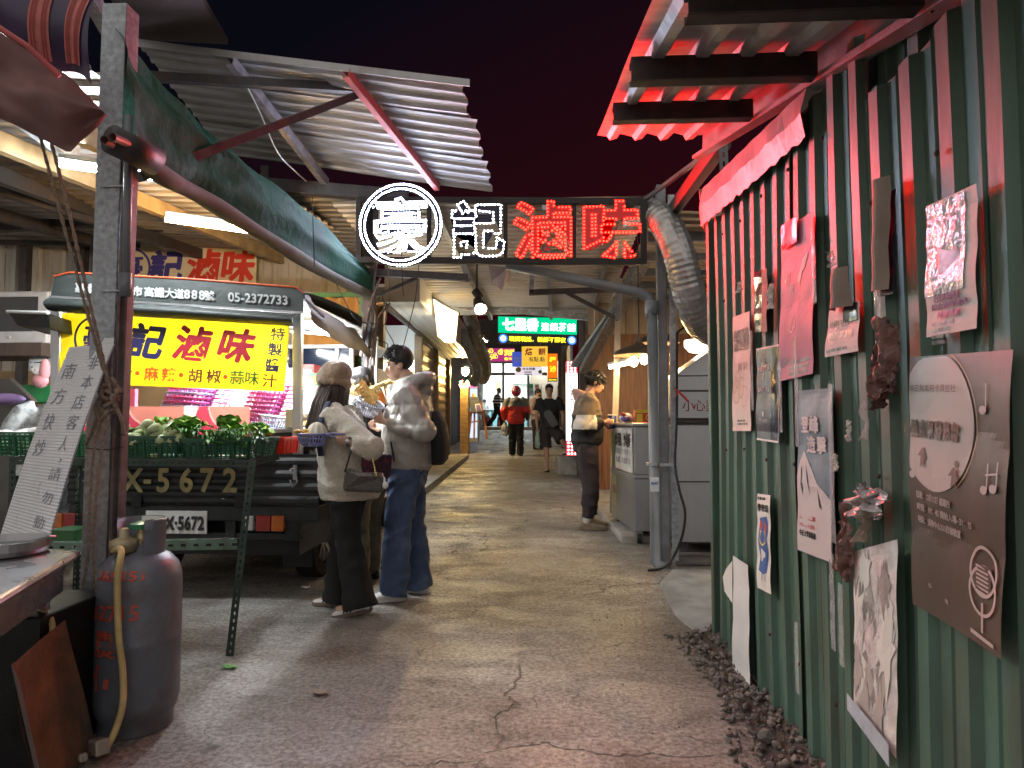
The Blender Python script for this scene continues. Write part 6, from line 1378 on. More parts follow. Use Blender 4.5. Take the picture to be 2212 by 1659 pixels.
# ================================================================== slotted-angle rack in front of the truck
rk = thing('steel_rack', (-2.4, 4.0, 0), 'green slotted-angle steel rack holding vegetable crates', 'rack')
m_rack = M('rack_green', (.030, .052, .042), .5, .3, var=.3, scale=9, c2=(.07, .04, .025), scale2=6, amt2=.33)
m_rack2 = M('rack_light_green', (.12, .20, .15), .5, .2, var=.25, scale=9, c2=(.08, .06, .04), scale2=6, amt2=.36)
f0 = G(487, 1420); zR = P(537, 993, 3.72).z; f1 = P(537, 993, 3.72); b1 = PZ(604, 979, zR); fl_ = P(20, 988, 3.86); fl_.z = zR; bl_ = V((fl_.x - .05, b1.y + .1, zR))
def lang(p, q, w_, nm, m=None, per=.05, side=1):
    p, q = V(p), V(q); d = (q - p).normalized(); a = V((1, 0, 0)) if abs(d.z) > .6 else V((0, 0, -1)); a = (a - d * a.dot(d)).normalized(); b_ = d.cross(a) * side
    mb = MB().mat(m or m_rack); mb.slot(p, q, a * w_, w_ * .26, per, per * .42); mb.slot(p, q, b_ * w_, w_ * .26, per, per * .42); part(nm, mb, None, rk, rec=False)
lang(f0, f1, .042, 'leg', per=.038); lang(V((fl_.x + .0, fl_.y + .02, 0)), fl_, .042, 'leg', per=.038, side=1)
lang(V((bl_.x, bl_.y, 0)), bl_, .042, 'leg', per=.038, side=-1)
lang(fl_, f1, .042, 'rail', per=.04, side=1); lang(f1, b1, .042, 'rail', per=.04); lang(bl_, b1, .042, 'rail'); lang(fl_, bl_, .042, 'rail')
lw0 = V((fl_.x, fl_.y + .01, P(100, 1180, 3.8).z)); lw1 = P(512, 1165, 3.66); lang(lw0, lw1, .055, 'lower_rail', m_rack2, per=.075)
mb = MB().mat(m_rack)
for t in (.15, .35, .55, .75, .92): a, b_ = fl_.lerp(f1, t), bl_.lerp(b1, t); mb.beam(a - V((0, 0, .012)), b_ - V((0, 0, .012)), .03, .006)
part('shelf_slats', mb, None, rk)

def crate(cx, cy, z, L, Wd, H, m, lab, rz=0, rows=5, name='vegetable_crate', grp='plastic crates on the rack', nh=14):
    t = 0.004; R = Matrix.Rotation(rz, 3, 'Z'); mb = MB().mat(m); fl = .90
    def X(p): return V((cx, cy, z)) + R @ V(p)
    def wall(a, b_, n):
        a0, b0 = V((a[0] * fl, a[1] * fl, 0)), V((b_[0] * fl, b_[1] * fl, 0)); a1, b1_ = V((*a, H)), V((*b_, H))
        k = n
        def Q(u, v): return X(a0.lerp(b0, u).lerp(a1.lerp(b1_, u), v))
        for i in range(k + 1):
            u = i / k; wdt = .016 if i in (0, k, k // 2) else .006; du = wdt / (b1_ - a1).length
            mb.add([Q(max(0, u - du), 0), Q(min(1, u + du), 0), Q(min(1, u + du), 1), Q(max(0, u - du), 1)], [(0, 1, 2, 3)])
        for j in range(rows + 1):
            v = .08 + .76 * j / rows; dv_ = .030; mb.add([Q(0, v - dv_), Q(1, v - dv_), Q(1, v + dv_), Q(0, v + dv_)], [(0, 1, 2, 3)])
        mb.beam(Q(0, 1), Q(1, 1), .014, .012); mb.beam(Q(0, .9), Q(1, .9), .006, .010)
        for u in (.0, .25, .5, .75, 1.0): mb.beam(Q(u, 0.02), Q(u, .98), .010, .010, up=(0, 1, 0))
    a = (-L / 2, -Wd / 2); b_ = (L / 2, -Wd / 2); c = (L / 2, Wd / 2); d = (-L / 2, Wd / 2)
    wall(a, b_, nh); wall(b_, c, nh); wall(c, d, nh); wall(d, a, nh)
    mb.add([X((p[0] * fl, p[1] * fl, .004)) for p in (a, b_, c, d)], [(0, 1, 2, 3)])
    return solo(name, mb, None, lab, 'crate', grp, rec=False)
m_cg = M('green_crate_plastic', (.012, .115, .045), .4, var=.1, bump=0); m_cg2 = M('dark_green_crate', (.012, .085, .042), .4, var=.1, bump=0); m_cr = M('red_crate_plastic', (.55, .03, .012), .35, var=.08, bump=0)
def crate_px(x0, x1, ytop, Y, m, lab, d=.40, rz=0, nh=14):
    a, b_ = P(x0, 990, Y), P(x1, 990, Y); H = P(x0, ytop, Y).z - zR - .002
    return crate((a.x + b_.x) / 2, Y + d / 2, zR + .004, b_.x - a.x, d, H, m, lab, rz, nh=nh), ((a.x + b_.x) / 2, Y + d / 2, zR + H, b_.x - a.x, d)
_, cA = crate_px(233, 384, 945, 3.80, m_cg2, 'dark green crate of bok choy beside the galvanised post')
_, cB = crate_px(388, 541, 950, 3.77, m_cg2, 'dark green crate of leafy greens at the right end of the rack')
_, cC = crate_px(-40, 98, 936, 3.92, m_cg, 'bright green crate of plastic bags at the left edge', nh=12)
_, cD = crate_px(104, 228, 940, 3.90, m_cg, 'bright green crate half hidden behind the white board', nh=12)
ra_ = P(575, 990, 4.28); o_, cE = crate_px(546, 612, 948, 4.22, m_cr, 'red plastic crate at the back corner of the rack', d=.25)
mb = MB().mat(m_white); r = random.Random(12)
for i in range(9): mb.ell((cC[0] + r.uniform(-.15, .17), cC[1] + r.uniform(-.15, .1), cC[2] + r.uniform(-.02, .02)), (.06, .05, .03), nu=10, nv=6)
solo('plastic_bags', mb, None, 'white plastic bags filling the bright green crate', 'bags', smooth=True)
# vegetables
m_lf = M('leaf_green', (.07, .26, .025), .4, var=.4, scale=14, bump=.5, bscale=30); m_lfd = M('dark_leaf', (.035, .14, .02), .4, var=.4, scale=14, bump=.5, bscale=30); m_lfl = M('light_leaf', (.20, .40, .045), .45, var=.3, scale=14, bump=.6, bscale=30); m_stem = M('pale_stem', (.48, .56, .32), .4, var=.25, scale=10, bump=.2)
def leaf(mb, m, base, d, L, w_, droop, r, curl=.25, wav=.012):
    d = V(d).normalized(); sd = d.cross(V((0, 0, 1))); sd = sd.normalized() if sd.length > .1 else V((1, 0, 0)); up = sd.cross(d); ph = r.random() * 9; mb.mat(m)
    def f(u, v):
        s_ = (u - .5) * 2; wd = w_ * math.sin(min(1, v * 1.05) * PI) ** .6 * (.55 + .6 * v) if v < .98 else 0
        return V(base) + d * (L * v) + V((0, 0, -droop * v * v)) + sd * (s_ * wd) + up * (curl * abs(s_) * wd + wav * math.sin(v * 16 + ph) * abs(s_))
    mb.grid(f, 6, 9)
def bunch(px, py, Y, kind, lab, cat, seed, sc_=1, yaw=None):
    r = random.Random(seed); c = P(px, py, Y); t = thing(cat.replace(' ', '_'), c, lab, cat, 'bunches of vegetables in the crates'); a0 = r.uniform(-.5, .5) if yaw is None else yaw
    ms, ml = MB(), MB()
    if kind == 'bok':
        ax = V((math.cos(a0), -.35, .25)).normalized()
        for k in range(9):
            of = V((r.uniform(-.03, .03), r.uniform(-.03, .03), r.uniform(-.02, .03))); dd = (ax + V((r.uniform(-.3, .3), r.uniform(-.3, .3), r.uniform(-.2, .35)))).normalized()
            ms.mat(m_stem).tube([c + of * .6, c + of * 1.2 - ax * .05, c + of - dd * .11 * sc_], [(.024, .016), (.026, .015), (.010, .006)], 8); leaf(ml, [m_lf, m_lfd, m_lf][k % 3], c + of - dd * .07 * sc_, -dd + V((0, 0, .1)), .15 * sc_, .062 * sc_, .04, r)
    elif kind == 'stems':
        for k in range(14):
            q = c + V((r.uniform(-.09, .09), r.uniform(-.05, .05), r.uniform(-.03, .07))); ms.mat(m_stem); dd = V((r.uniform(-.3, .9), r.uniform(-1, -.3), r.uniform(-.1, .35))).normalized()
            ms.lathe([(.003, 0), (.024, .010), (.030, .035), (.022, .075), (.016, .10)], q, 10, dd.to_track_quat('Z', 'Y').to_matrix() @ Matrix.Rotation(PI, 3, 'X'))
        for k in range(5): leaf(ml, m_lfl, c + V((r.uniform(-.08, .08), .04, .05)), (r.uniform(-1, 1), .6, .7), .10, .04, .03, r)
    elif kind == 'lettuce':
        for k in range(11):
            a = a0 + r.uniform(-1.3, 1.3); leaf(ml, [m_lfl, m_lf, m_lfl][k % 3], c + V((0, r.uniform(-.03, .03), -.02)), (math.sin(a), r.uniform(-.9, .1), .9 * math.cos(a) + .3), .14 * sc_, .075 * sc_, .02, r, .5, .02)
        ms.mat(m_stem).ell(c, (.03, .03, .03))
    else:
        for k in range(70):
            q = c + V((r.uniform(-.14, .14) * sc_, r.uniform(-.09, .06), r.uniform(-.04, .05))); a = r.random() * 6.28
            leaf(ml, [m_lfd, m_lf, m_lfd][k % 3], q, (math.cos(a), math.sin(a) - .3, r.uniform(-.2, .8)), .06, .018, .02, r, .3, .01)
        for k in range(14): q = c + V((r.uniform(-.13, .13) * sc_, r.uniform(-.06, .05), r.uniform(-.03, .03))); ms.mat(m_lf).tube([q, q + V((r.uniform(-.08, .08), -.03, r.uniform(-.01, .04)))], .004, 5)
    part('leaves', ml, None, t, rec=False, smooth=True); part('stems', ms, None, t, smooth=True)
bunch(300, 945, 3.84, 'bok', 'dark bok choy leaves drooping over the crate edge by the post', 'bok choy', 1, 1.1, 0.2); bunch(322, 928, 3.95, 'bok', 'upright bok choy bunch in the middle of the crate', 'bok choy', 2, 1.15, .5); bunch(278, 935, 4.0, 'bok', 'bok choy bunch pressed against the galvanised post', 'bok choy', 3, 1.0, 0)
bunch(356, 935, 3.86, 'stems', 'pile of pale bok choy stem ends at the crate corner', 'bok choy', 4); bunch(372, 942, 3.84, 'stems', 'pale stem ends spilling toward the second crate', 'bok choy', 14)
bunch(408, 932, 3.90, 'lettuce', 'light green lettuce head standing upright in the second crate', 'lettuce', 5, 1.0, 0); bunch(492, 930, 3.95, 'lettuce', 'lettuce lying across the right of the second crate', 'lettuce', 6, 1.0, .9); bunch(555, 938, 4.3, 'lettuce', 'pale lettuce lying in the red crate', 'lettuce', 8, .9, 1.2)
bunch(445, 942, 3.86, 'herb', 'dark fine-leaved greens filling the second crate', 'leafy greens', 7, 1.2); bunch(510, 950, 3.82, 'herb', 'jagged greens hanging over the right corner of the second crate', 'leafy greens', 9, .9)

# ================================================================== gas cylinder in front
c0 = V((P(292, 1612, 2.76).x, 2.76, 0)); rg_ = .160
gc = thing('gas_cylinder', c0, 'large grey gas cylinder with red stencilled digits in the foreground', 'gas cylinder')
m_cyl = M('grey_enamel', (.135, .15, .185), .45, .15, var=.12, scale=6, bump=.1, bscale=60, c2=(.10, .075, .07), scale2=6, amt2=.40)
mb = MB().mat(m_cyl); mb.lathe([(.135, 0), (.138, .01), (.138, .06), (.15, .075), (rg_, .12), (rg_ + .001, .35), (rg_ + .004, .36), (rg_ + .001, .37), (rg_, .57), (rg_ * .985, .61), (rg_ * .90, .655), (rg_ * .72, .69), (rg_ * .45, .71), (.045, .715), (.04, .735), (.01, .737)], c0, 48); part('body', mb, None, gc, smooth=True)
mb = MB().mat(m_cyl); rc = .092; rings = []
for rr, zz in ((rc, .69), (rc, .70), (rc + .002, .83), (rc + .006, .84), (rc - .002, .842), (rc - .004, .70)):
    rings.append([c0 + V((rr * math.cos(a), rr * math.sin(a), zz)) for a in [-.9 + i * (4.4) / 30 for i in range(31)]])
mb.loft(rings, cap=False, closed=False)
for (aa, ab) in ((-.9, -.55), (3.0, 3.5)):
    rings = [[c0 + V((rr * math.cos(a), rr * math.sin(a), zz)) for a in [aa + i * (ab - aa) / 6 for i in range(7)]] for rr, zz in ((rc + .003, .80), (rc + .007, .845), (rc - .004, .845))]; mb.loft(rings, cap=False, closed=False)
part('collar', mb, None, gc, rec=False, smooth=True)
mb = MB(); cym = lambda u, v, h: c0 + V(((rg_ + .0015 + h) * math.sin(u / rg_), -(rg_ + .0015 + h) * math.cos(u / rg_), v)); cda = Card(mb, cym); m_stc = M('worn_red_stencil', (.46, .075, .05), .6, var=.3, scale=18, bump=0, c2=(.20, .13, .13), scale2=22, amt2=.40)
cda.text('262715', -.03, .495, .085, m_stc, h=.001, bold=.02, fitw=.235); cda.text('農', -.045, .375, .11, m_stc, h=.001, bold=.02); cda.text('伍', -.045, .245, .11, m_stc, h=.001, bold=.02)
cda2 = Card(mb, lambda u, v, h: c0 + V(((rg_ * .96 + .004 - .25 * (v - .64)) * math.sin(u / rg_), -(rg_ * .96 + .004 - .45 * max(0, v - .625) ) * math.cos(u / rg_), v))); cda2.text('265351', 0, .636, .05, m_stc, h=0, bold=.03, fitw=.2)
part('stencil', mb, None, gc, rec=False)
m_brass = M('brass', (.40, .33, .20), .45, .7, var=.2); m_regu = M('regulator_paint', (.30, .26, .16), .5, .3, var=.25, scale=20)
q = c0 + V((-.035, -.06, .755))
mb = MB().mat(m_brass); mb.lathe([(.022, .715), (.022, .76), (.015, .78), (.015, .80)], c0, 14); mb.mat(M('green_knob', (.02, .16, .07), .4)).lathe([(.01, .795), (.042, .80), (.044, .82), (.02, .828)], c0, 12); part('valve', mb, None, gc)
mb = MB().mat(m_regu); mb.lathe([(.02, -.045), (.046, -.04), (.052, -.015), (.052, .005), (.030, .015), (.020, .02), (.018, .05), (.012, .055)], q, 18); mb.tube([q + V((0, 0, -.01)), c0 + V((0, 0, .755))], .012, 8); part('regulator', mb, None, gc, smooth=True)
mb = MB(); cda = Card(mb, lambda u, v, h: c0 + V(((rc - .006 - h) * math.sin(u / rc), (rc - .006 - h) * math.cos(u / rc), v))); cda.sheet(-.05, .71, .06, .84, m_paper, nu=8, nv=1); cda.sheet(-.045, .72, .055, .80, M('label_blue', (.04, .05, .30), .4, bump=0), h=.001, nu=8)
for i in range(5): cda.poly([(-.035, .73 + .014 * i), (.04, .73 + .014 * i), (.04, .734 + .014 * i), (-.035, .734 + .014 * i)], m_paper, h=.002)
part('label', mb, None, gc, rec=False)
m_hose = M('yellow_hose', (.50, .38, .17), .5, var=.25, scale=12)
mb = MB().mat(m_hose); hp = [q + V((-.02, -.03, -.03)), P(262, 1190, 2.58), P(254, 1250, 2.56), P(256, 1370, 2.55), P(265, 1450, 2.55), P(265, 1520, 2.54), P(250, 1575, 2.52), P(232, 1612, 2.50), P(222, 1625, 2.49)]
mb.tube(spline(hp, 7), .0125, 12); solo('gas_hose', mb, None, 'yellow rubber hose running down the gas cylinder', 'hose', smooth=True)
mb = MB().mat(M('cloudy_plastic', (.55, .45, .38), .25, var=.2, trans=.5)); a = G(212, 1640); R = Matrix.Rotation(.9, 3, 'Z') @ Matrix.Rotation(-.25, 3, 'X'); mb.box((a.x, a.y, .045), (.05, .10, .055), R); mb.box((a.x - .03, a.y - .05, .03), (.03, .06, .03), R); solo('hose_connector', mb, None, 'cloudy plastic connector at the end of the yellow hose', 'connector', bevel=.008)

# ================================================================== steel table, tray, board, rusty plate
zT = .757; A = PZ(174, 1188, zT); B = PZ(0, 1293, zT); C_ = PZ(-40, 1166, zT); dB = (B - A)
tbl = thing('steel_table', (-2.2, 2.2, 0), 'stainless steel work table at the left edge', 'table')
m_st2 = M('worn_stainless', (.42, .42, .44), .28, .95, var=.15, scale=5, bump=.06, bscale=20, c2=(.30, .25, .22), scale2=3, amt2=.4)
poly = [A, B + dB * .8, B + dB * .8 + V((-1.5, -.3, 0)), C_ + V((-.9, .1, 0))]; poly = [V((p.x, p.y, zT - .03)) for p in poly]
mb = MB().mat(m_st2); mb.solid(poly, (0, 0, .03)); part('table_top', mb, None, tbl, bevel=.014)
ins = V((-.05, -.02, 0)); mb = MB().mat(m_st2); a, b_ = A + ins, B + dB * .8 + ins; mb.solid([V((a.x, a.y, zT - .15)), V((b_.x, b_.y, zT - .15)), V((b_.x, b_.y, zT - .034)), V((a.x, a.y, zT - .034))], (-.01, 0, 0)); part('apron', mb, None, tbl)
for p in (A + V((-.09, -.06, 0)), C_ + V((.0, .02, 0)), B + dB * .6 + V((-.12, 0, 0))): mb = MB().mat(m_st2); mb.tube([V((p.x, p.y, 0)), V((p.x, p.y, zT - .032))], .02, 10); part('leg', mb, None, tbl, smooth=True)
sv = MB().mat(m_blkm); a = P(30, 1480, 2.3); sv.bbox((a.x - .8, 2.35, .02), (P(105, 1480, 2.4).x, 2.75, .55)); solo('gas_stove', sv, None, 'black stove body under the steel table', 'stove', bevel=.01)
mb = MB().mat(m_hose); mb.tube(spline([P(85, 1318, 2.45), P(100, 1325, 2.42), P(112, 1345, 2.40), P(114, 1380, 2.38), P(112, 1420, 2.38)], 5), .011, 8); solo('gas_hose', mb, None, 'short bent hose under the steel table', 'hose', smooth=True)
tr_ = MB().mat(m_stain); c = PZ(8, 1196, zT); tr_.lathe([(.01, .018), (.125, .018), (.135, .022), (.14, .05), (.147, .05), (.146, .02), (.135, .002), (.01, .002)], (c.x, c.y, zT + .002), 40)
tr_.tube([(c.x + .12, c.y - .02, zT + .05), (c.x + .15, c.y + .03, zT + .06), (c.x + .15, c.y + .06, zT + .055)], .005, 6); solo('round_tray', tr_, None, 'round stainless tray with wire handle on the steel table', 'tray', smooth=False)
bq = [P(150, 750, 3.05), P(246, 742, 2.84), P(100, 1189, 2.555), P(0, 1158, 2.90)]
bq[2].z = max(bq[2].z, zT + .001)
def bmap(u, v, h): q = bq[3].lerp(bq[2], u).lerp(bq[0].lerp(bq[1], u), v); n_ = (bq[1] - bq[0]).cross(bq[0] - bq[3]).normalized(); s_ = -1 if n_.y > 0 else 1; return q + n_ * (s_ * h) + V((0, -.02 * math.sin(v * PI), 0))
mb = MB(); m_cor = M('white_fluted_plastic', (.80, .81, .86), .32, var=.03, bump=0)
nn, ll = nodes_of(m_cor); wv = nn.new('ShaderNodeTexWave'); wv.bands_direction = 'Z'; wv.inputs['Scale'].default_value = 24; tcn = nn.new('ShaderNodeTexCoord'); ll.new(tcn.outputs['Object'], wv.inputs['Vector'])
bpn = nn.new('ShaderNodeBump'); bpn.inputs['Strength'].default_value = .5; bpn.inputs['Distance'].default_value = .008; ll.new(wv.outputs['Fac'], bpn.inputs['Height']); ll.new(bpn.outputs[0], nn['Principled BSDF'].inputs['Normal'])
cda = Card(mb, bmap); cda.sheet(0, 0, 1, 1, m_cor, h=0, nu=4, nv=24); cda.sheet(0, 0, 1, 1, m_cor, h=-.005, nu=4, nv=24)
mb.mat(m_cor); mb.add([bmap(.72, 1.0, .001), bmap(1.0, 1.0, .001), bmap(.98, 1.03, .003), bmap(.76, 1.035, .003)], [(0, 1, 2, 3)])
m_pen = M('pen_ink', (.20, .20, .25), .5, var=0, bump=0)
class Sk(Card):
    def text(s, t, u, v, w_, h_, m):
        vs, fs = glyph(t, -.006); xs = [p[0] for p in vs]; ys = [p[1] for p in vs]; s.mb.mat(m)
        s.mb.add([s.f(u + ((a - min(xs)) / (max(xs) - min(xs)) - .5) * w_, v + ((b_ - min(ys)) / (max(ys) - min(ys)) - .5) * h_, .0025) for a, b_ in vs], fs)
sk = Sk(mb, bmap)
for i, ch in enumerate('非本店客人'): sk.text(ch, .74 + .02 * (i % 2), .90 - .105 * i, .22 if ch != '人' else .15, .075, m_pen)
sk.text('，', .78, .395, .05, .02, m_pen); sk.text('請', .76, .33, .22, .06, m_pen); sk.text('勿', .76, .215, .2, .06, m_pen); sk.text('動', .74, .10, .2, .06, m_pen)
for i, ch in enumerate('南方快炒'): sk.text(ch, .25, .86 - .135 * i, .28 if i < 2 else .22, .085, m_pen)
solo('fluted_board', mb, None, 'white fluted plastic board with handwritten notice leaning on the post', 'sign board', rec=False)
m_rust = M('rusted_plate', (.17, .075, .04), .7, .2, var=.5, scale=7, bump=.35, bscale=50, c2=(.06, .05, .042), scale2=4, amt2=.47)
rq = [P(26, 1437, 2.10), P(150, 1338, 2.42), P(196, 1628, 2.54), P(92, 1700, 2.22)]; rq[2].z = .01; rq[3].z = .01
mb = MB().mat(m_rust); n_ = (rq[1] - rq[0]).cross(rq[3] - rq[0]).normalized() * .004
mb.grid(lambda u, v: rq[0].lerp(rq[1], u).lerp(rq[3].lerp(rq[2], u), v) + n_ * (4 * math.sin(v * 3 + u * 2)), 10, 14); pl = [V(p) for p in rq]
mb.mat(M('painted_edge', (.10, .13, .14), .6)).solid([rq[0], rq[0] + V((-.014, .03, .0)), rq[3] + V((-.014, .03, 0)), rq[3]], n_)
solo('rusted_plate', mb, None, 'rusty metal plate leaning at the bottom left', 'metal plate', rec=False)
mb = MB().mat(m_dwood); a = P(70, 1165, 4.3); mb.mat(M('green_box', (.03, .12, .04), .5)).bbox((P(98, 1180, 4.2).x, 4.2, P(120, 1180, 4.2).z), (P(160, 1150, 4.2).x, 4.4, P(120, 1146, 4.2).z)); solo('green_carton', mb, None, 'green carton on the rack behind the white board', 'carton')
for i, (a_, m, lab) in enumerate([((660, 1272), m_white, 'scrap of white packaging by the truck wheel'), ((494, 1445), m_lf, 'green leaf scrap on the ground by the rack leg'), ((690, 1500), m_brownp, 'brown dead leaf on the ground')]):
    q = G(*a_); mb = MB().mat(m); r = random.Random(i); mb.grid(lambda u, v: V((q.x + (u - .5) * .07 + .01 * math.sin(v * 5), q.y + (v - .5) * .05, .006 + .012 * abs(math.sin(u * 5 + v * 3)))), 4, 4); solo('litter_scrap', mb, None, lab, 'litter', rec=False)
# ================================================================== people
def remesh(name, mb, m, parent, voxel=.01, smooth=3, disp=None, local=True):
    me = mesh_from('tmp', mb); fixn(me); o = bpy.data.objects.new('tmp', me); col.objects.link(o)
    r = o.modifiers.new('r', 'REMESH'); r.mode = 'VOXEL'; r.voxel_size = voxel
    if smooth: s = o.modifiers.new('s', 'SMOOTH'); s.factor = .5; s.iterations = smooth
    dg = bpy.context.evaluated_depsgraph_get(); dg.update(); out = bpy.data.meshes.new_from_object(o.evaluated_get(dg))
    bpy.data.objects.remove(o); bpy.data.meshes.remove(me)
    if disp:
        co = np.empty(len(out.vertices) * 3); out.vertices.foreach_get('co', co); co = co.reshape(-1, 3)
        no = np.empty(len(out.vertices) * 3); out.vertices.foreach_get('normal', no); no = no.reshape(-1, 3)
        co = co + no * disp(co, no)[:, None]; out.vertices.foreach_set('co', co.ravel())
    out.materials.clear()
    for q in (m if isinstance(m, list) else [m]): out.materials.append(q)
    out.polygons.foreach_set('use_smooth', [True] * len(out.polygons)); out.name = name; out.update()
    o = bpy.data.objects.new(name, out); col.objects.link(o); o.parent = parent
    return o
def vnoise(co, f, seed=0):
    return np.array([noise.noise(V((p[0] * f[0] + seed, p[1] * f[1], p[2] * f[2]))) for p in co])
def folds(amp, f=(9, 9, 14), seed=0, tilt=0):
    def d(co, no):
        c = co.copy(); c[:, 2] += tilt * (co[:, 1] + co[:, 0]); n = vnoise(c, f, seed); return amp * (1 - 2.2 * np.abs(n)) - amp * .5
    return d
def ring(c, rx, ry, n=20, R=None, e=1.0):
    out = []
    for i in range(n):
        a = 2 * PI * i / n; ca, sa = math.cos(a), math.sin(a); p = V((rx * math.copysign(abs(ca) ** e, ca), ry * math.copysign(abs(sa) ** e, sa), 0)); out.append(V(c) + (R @ p if R else p))
    return out
def head_geo(mb, c, R, s=.92):
    X = lambda p: V(c) + R @ (V(p) * s); E_ = lambda p, r, **k: mb.ell(X(p), [q * s for q in r], R, **k)
    E_((0, -.016, .042), (.074, .092, .092)); E_((0, .018, -.02), (.063, .070, .085)); E_((0, .052, -.09), (.030, .032, .024)); E_((0, .02, -.075), (.050, .055, .038))
    for k in (-1, 1):
        E_((.034 * k, .050, -.028), (.028, .030, .030)); E_((.075 * k, -.012, -.012), (.011, .022, .032), nu=10, nv=8); E_((.028 * k, .079, .022), (.024, .012, .009), nu=10, nv=6)
    mb.tube([X((0, .080, .018)), X((0, .096, -.012)), X((0, .108, -.036)), X((0, .090, -.046))], [.008 * s, .010 * s, .0135 * s, .011 * s], 8); E_((.012, .094, -.042), (.009, .009, .007), nu=8, nv=6); E_((-.012, .094, -.042), (.009, .009, .007), nu=8, nv=6)
    E_((0, .086, -.068), (.022, .012, .006), nu=12, nv=6); E_((0, .083, -.079), (.019, .012, .007), nu=12, nv=6)
def face_parts(t, c, R, s, eye=True, brow=(.02, .014, .012)):
    X = lambda p: V(c) + R @ (V(p) * s)
    for k in (-1, 1):
        mb = MB(); mb.mat(M('eye_white', (.6, .56, .54), .25, bump=0)).ell(X((.031 * k, .079, .003)), (.0125 * s, .006 * s, .0050 * s), R, nu=10, nv=6); mb.mat(M('eye_dark', (.01, .007, .006), .15, bump=0)).ell(X((.031 * k, .083, .003)), (.0058 * s, .004 * s, .0050 * s), R, nu=8, nv=6)
        mb.mat(MATS['eye_dark']).tube([X((.017 * k, .083, .009)), X((.031 * k, .087, .012)), X((.046 * k, .076, .008))], .0022 * s, 5); part('eye', mb, None, t, local=True, smooth=True)
        mb = MB().mat(M('brow_hair', brow, .8, bump=0)); mb.tube([X((.013 * k, .088, .024)), X((.030 * k, .091, .031)), X((.050 * k, .077, .026))], [.0032 * s, .0045 * s, .002 * s], 6); part('eyebrow', mb, None, t, local=True)
    mb = MB().mat(M('lip', (.40, .16, .13), .45, bump=0)); mb.ell(X((0, .090, -.069)), (.021 * s, .0095 * s, .0045 * s), R, nu=12, nv=6); mb.ell(X((0, .087, -.078)), (.018 * s, .0095 * s, .005 * s), R, nu=12, nv=6); part('lips', mb, None, t, local=True, smooth=True)
def hand_geo(mb, w_, d, n, thumb=1, curl=.5, s=1.0, spread=.14):
    """wrist, finger direction, palm normal; thumb side +-1"""
    d = V(d).normalized(); n = V(n); n = (n - d * n.dot(d)).normalized(); sd = d.cross(n) * thumb; w_ = V(w_); R = Matrix((sd, d, n)).transposed()
    mb.tube([w_ - d * .03 * s, w_, w_ + d * .03 * s, w_ + d * .07 * s, w_ + d * .092 * s], [(.024 * s, .019 * s), (.025 * s, .018 * s), (.033 * s, .017 * s), (.039 * s, .015 * s), (.036 * s, .012 * s)], 12) if False else None
    mb.ell(w_ + d * .048 * s, (.039 * s, .052 * s, .0145 * s), R, nu=14, nv=10); mb.tube([w_ - d * .03 * s, w_ + d * .02 * s], [.023 * s, .022 * s], 10)
    for i, (o_, L) in enumerate(((.028, .068), (.010, .078), (-.009, .073), (-.027, .058))):
        p = w_ + d * (.084 - .006 * abs(i - 1.3)) * s + sd * (o_ * s); a = 0; q = [p - d * .02 * s, p]; c = curl * (1 + .12 * i)
        for k, f in enumerate((.46, .31, .23)):
            a += c * (.75, 1.0, .7)[k]; dd = (d * math.cos(a) + n * math.sin(a) + sd * (o_ * spread * 12 * .3)).normalized(); p = p + dd * (L * f * s); q.append(p)
        mb.tube(q, [.0092 * s, .0092 * s, .0085 * s, .0078 * s, .0062 * s], 8)
    b_ = w_ + d * .022 * s + sd * .026 * s; m_ = b_ + (sd * .75 + d * .62 + n * .35).normalized() * .042 * s; e_ = m_ + (sd * .1 + d * .85 + n * (.35 + curl * .5)).normalized() * .03 * s
    mb.tube([b_, m_, e_, e_ + (d * .8 + n * .5).normalized() * .018 * s], [.014 * s, .0115 * s, .0095 * s, .007 * s], 8)
def shoe(t, a, yaw, m, msole, L=.27, pitch=0, stripes=None, name='shoe', strap=False):
    R = Matrix.Rotation(yaw, 3, 'Z') @ Matrix.Rotation(pitch, 3, 'X'); o = V((a[0], a[1], max(0, a[2] - .095))); X = lambda p: o + R @ V(p); k = L / .27
    rings = []
    for y, w_, h, z0 in ((-.075, .020, .05, .022), (-.068, .034, .085, .02), (-.03, .038, .098, .02), (.02, .038, .090, .02), (.07, .042, .070, .02), (.12, .046, .052, .02), (.165, .042, .042, .02), (.188, .024, .034, .021)):
        rings.append([X((w_ * k * math.cos(b_), y * k, z0 + (h - .02) * max(0, math.sin(b_)) ** .75 if math.sin(b_) > 0 else z0)) for b_ in [2 * PI * i / 16 for i in range(16)]])
    mb = MB().mat(m); mb.loft(rings); sp = part(name, mb, None, t, local=True, smooth=True)
    mb = MB().mat(msole); pl = [(.0, -.085), (.030, -.075), (.040, -.03), (.038, .03), (.048, .11), (.044, .165), (.022, .197), (0, .20), (-.022, .197), (-.044, .165), (-.048, .11), (-.038, .03), (-.040, -.03), (-.030, -.075)]
    mb.solid([X((x * k, y * k, .0)) for x, y in pl], R @ V((0, 0, .026))); part('sole', mb, None, sp, local=True, bevel=.004)
    if stripes:
        mb = MB().mat(stripes)
        for sgn in (-1, 1):
            for i in range(3):
                y0 = .03 + .024 * i; mb.tube([X((sgn * .0395 * k, (y0 + .03) * k, .028)), X((sgn * .037 * k, y0 * k, .062)), X((sgn * .020 * k, (y0 - .02) * k, .092))], .006, 6)
        part('stripes', mb, None, sp, local=True)
    return sp
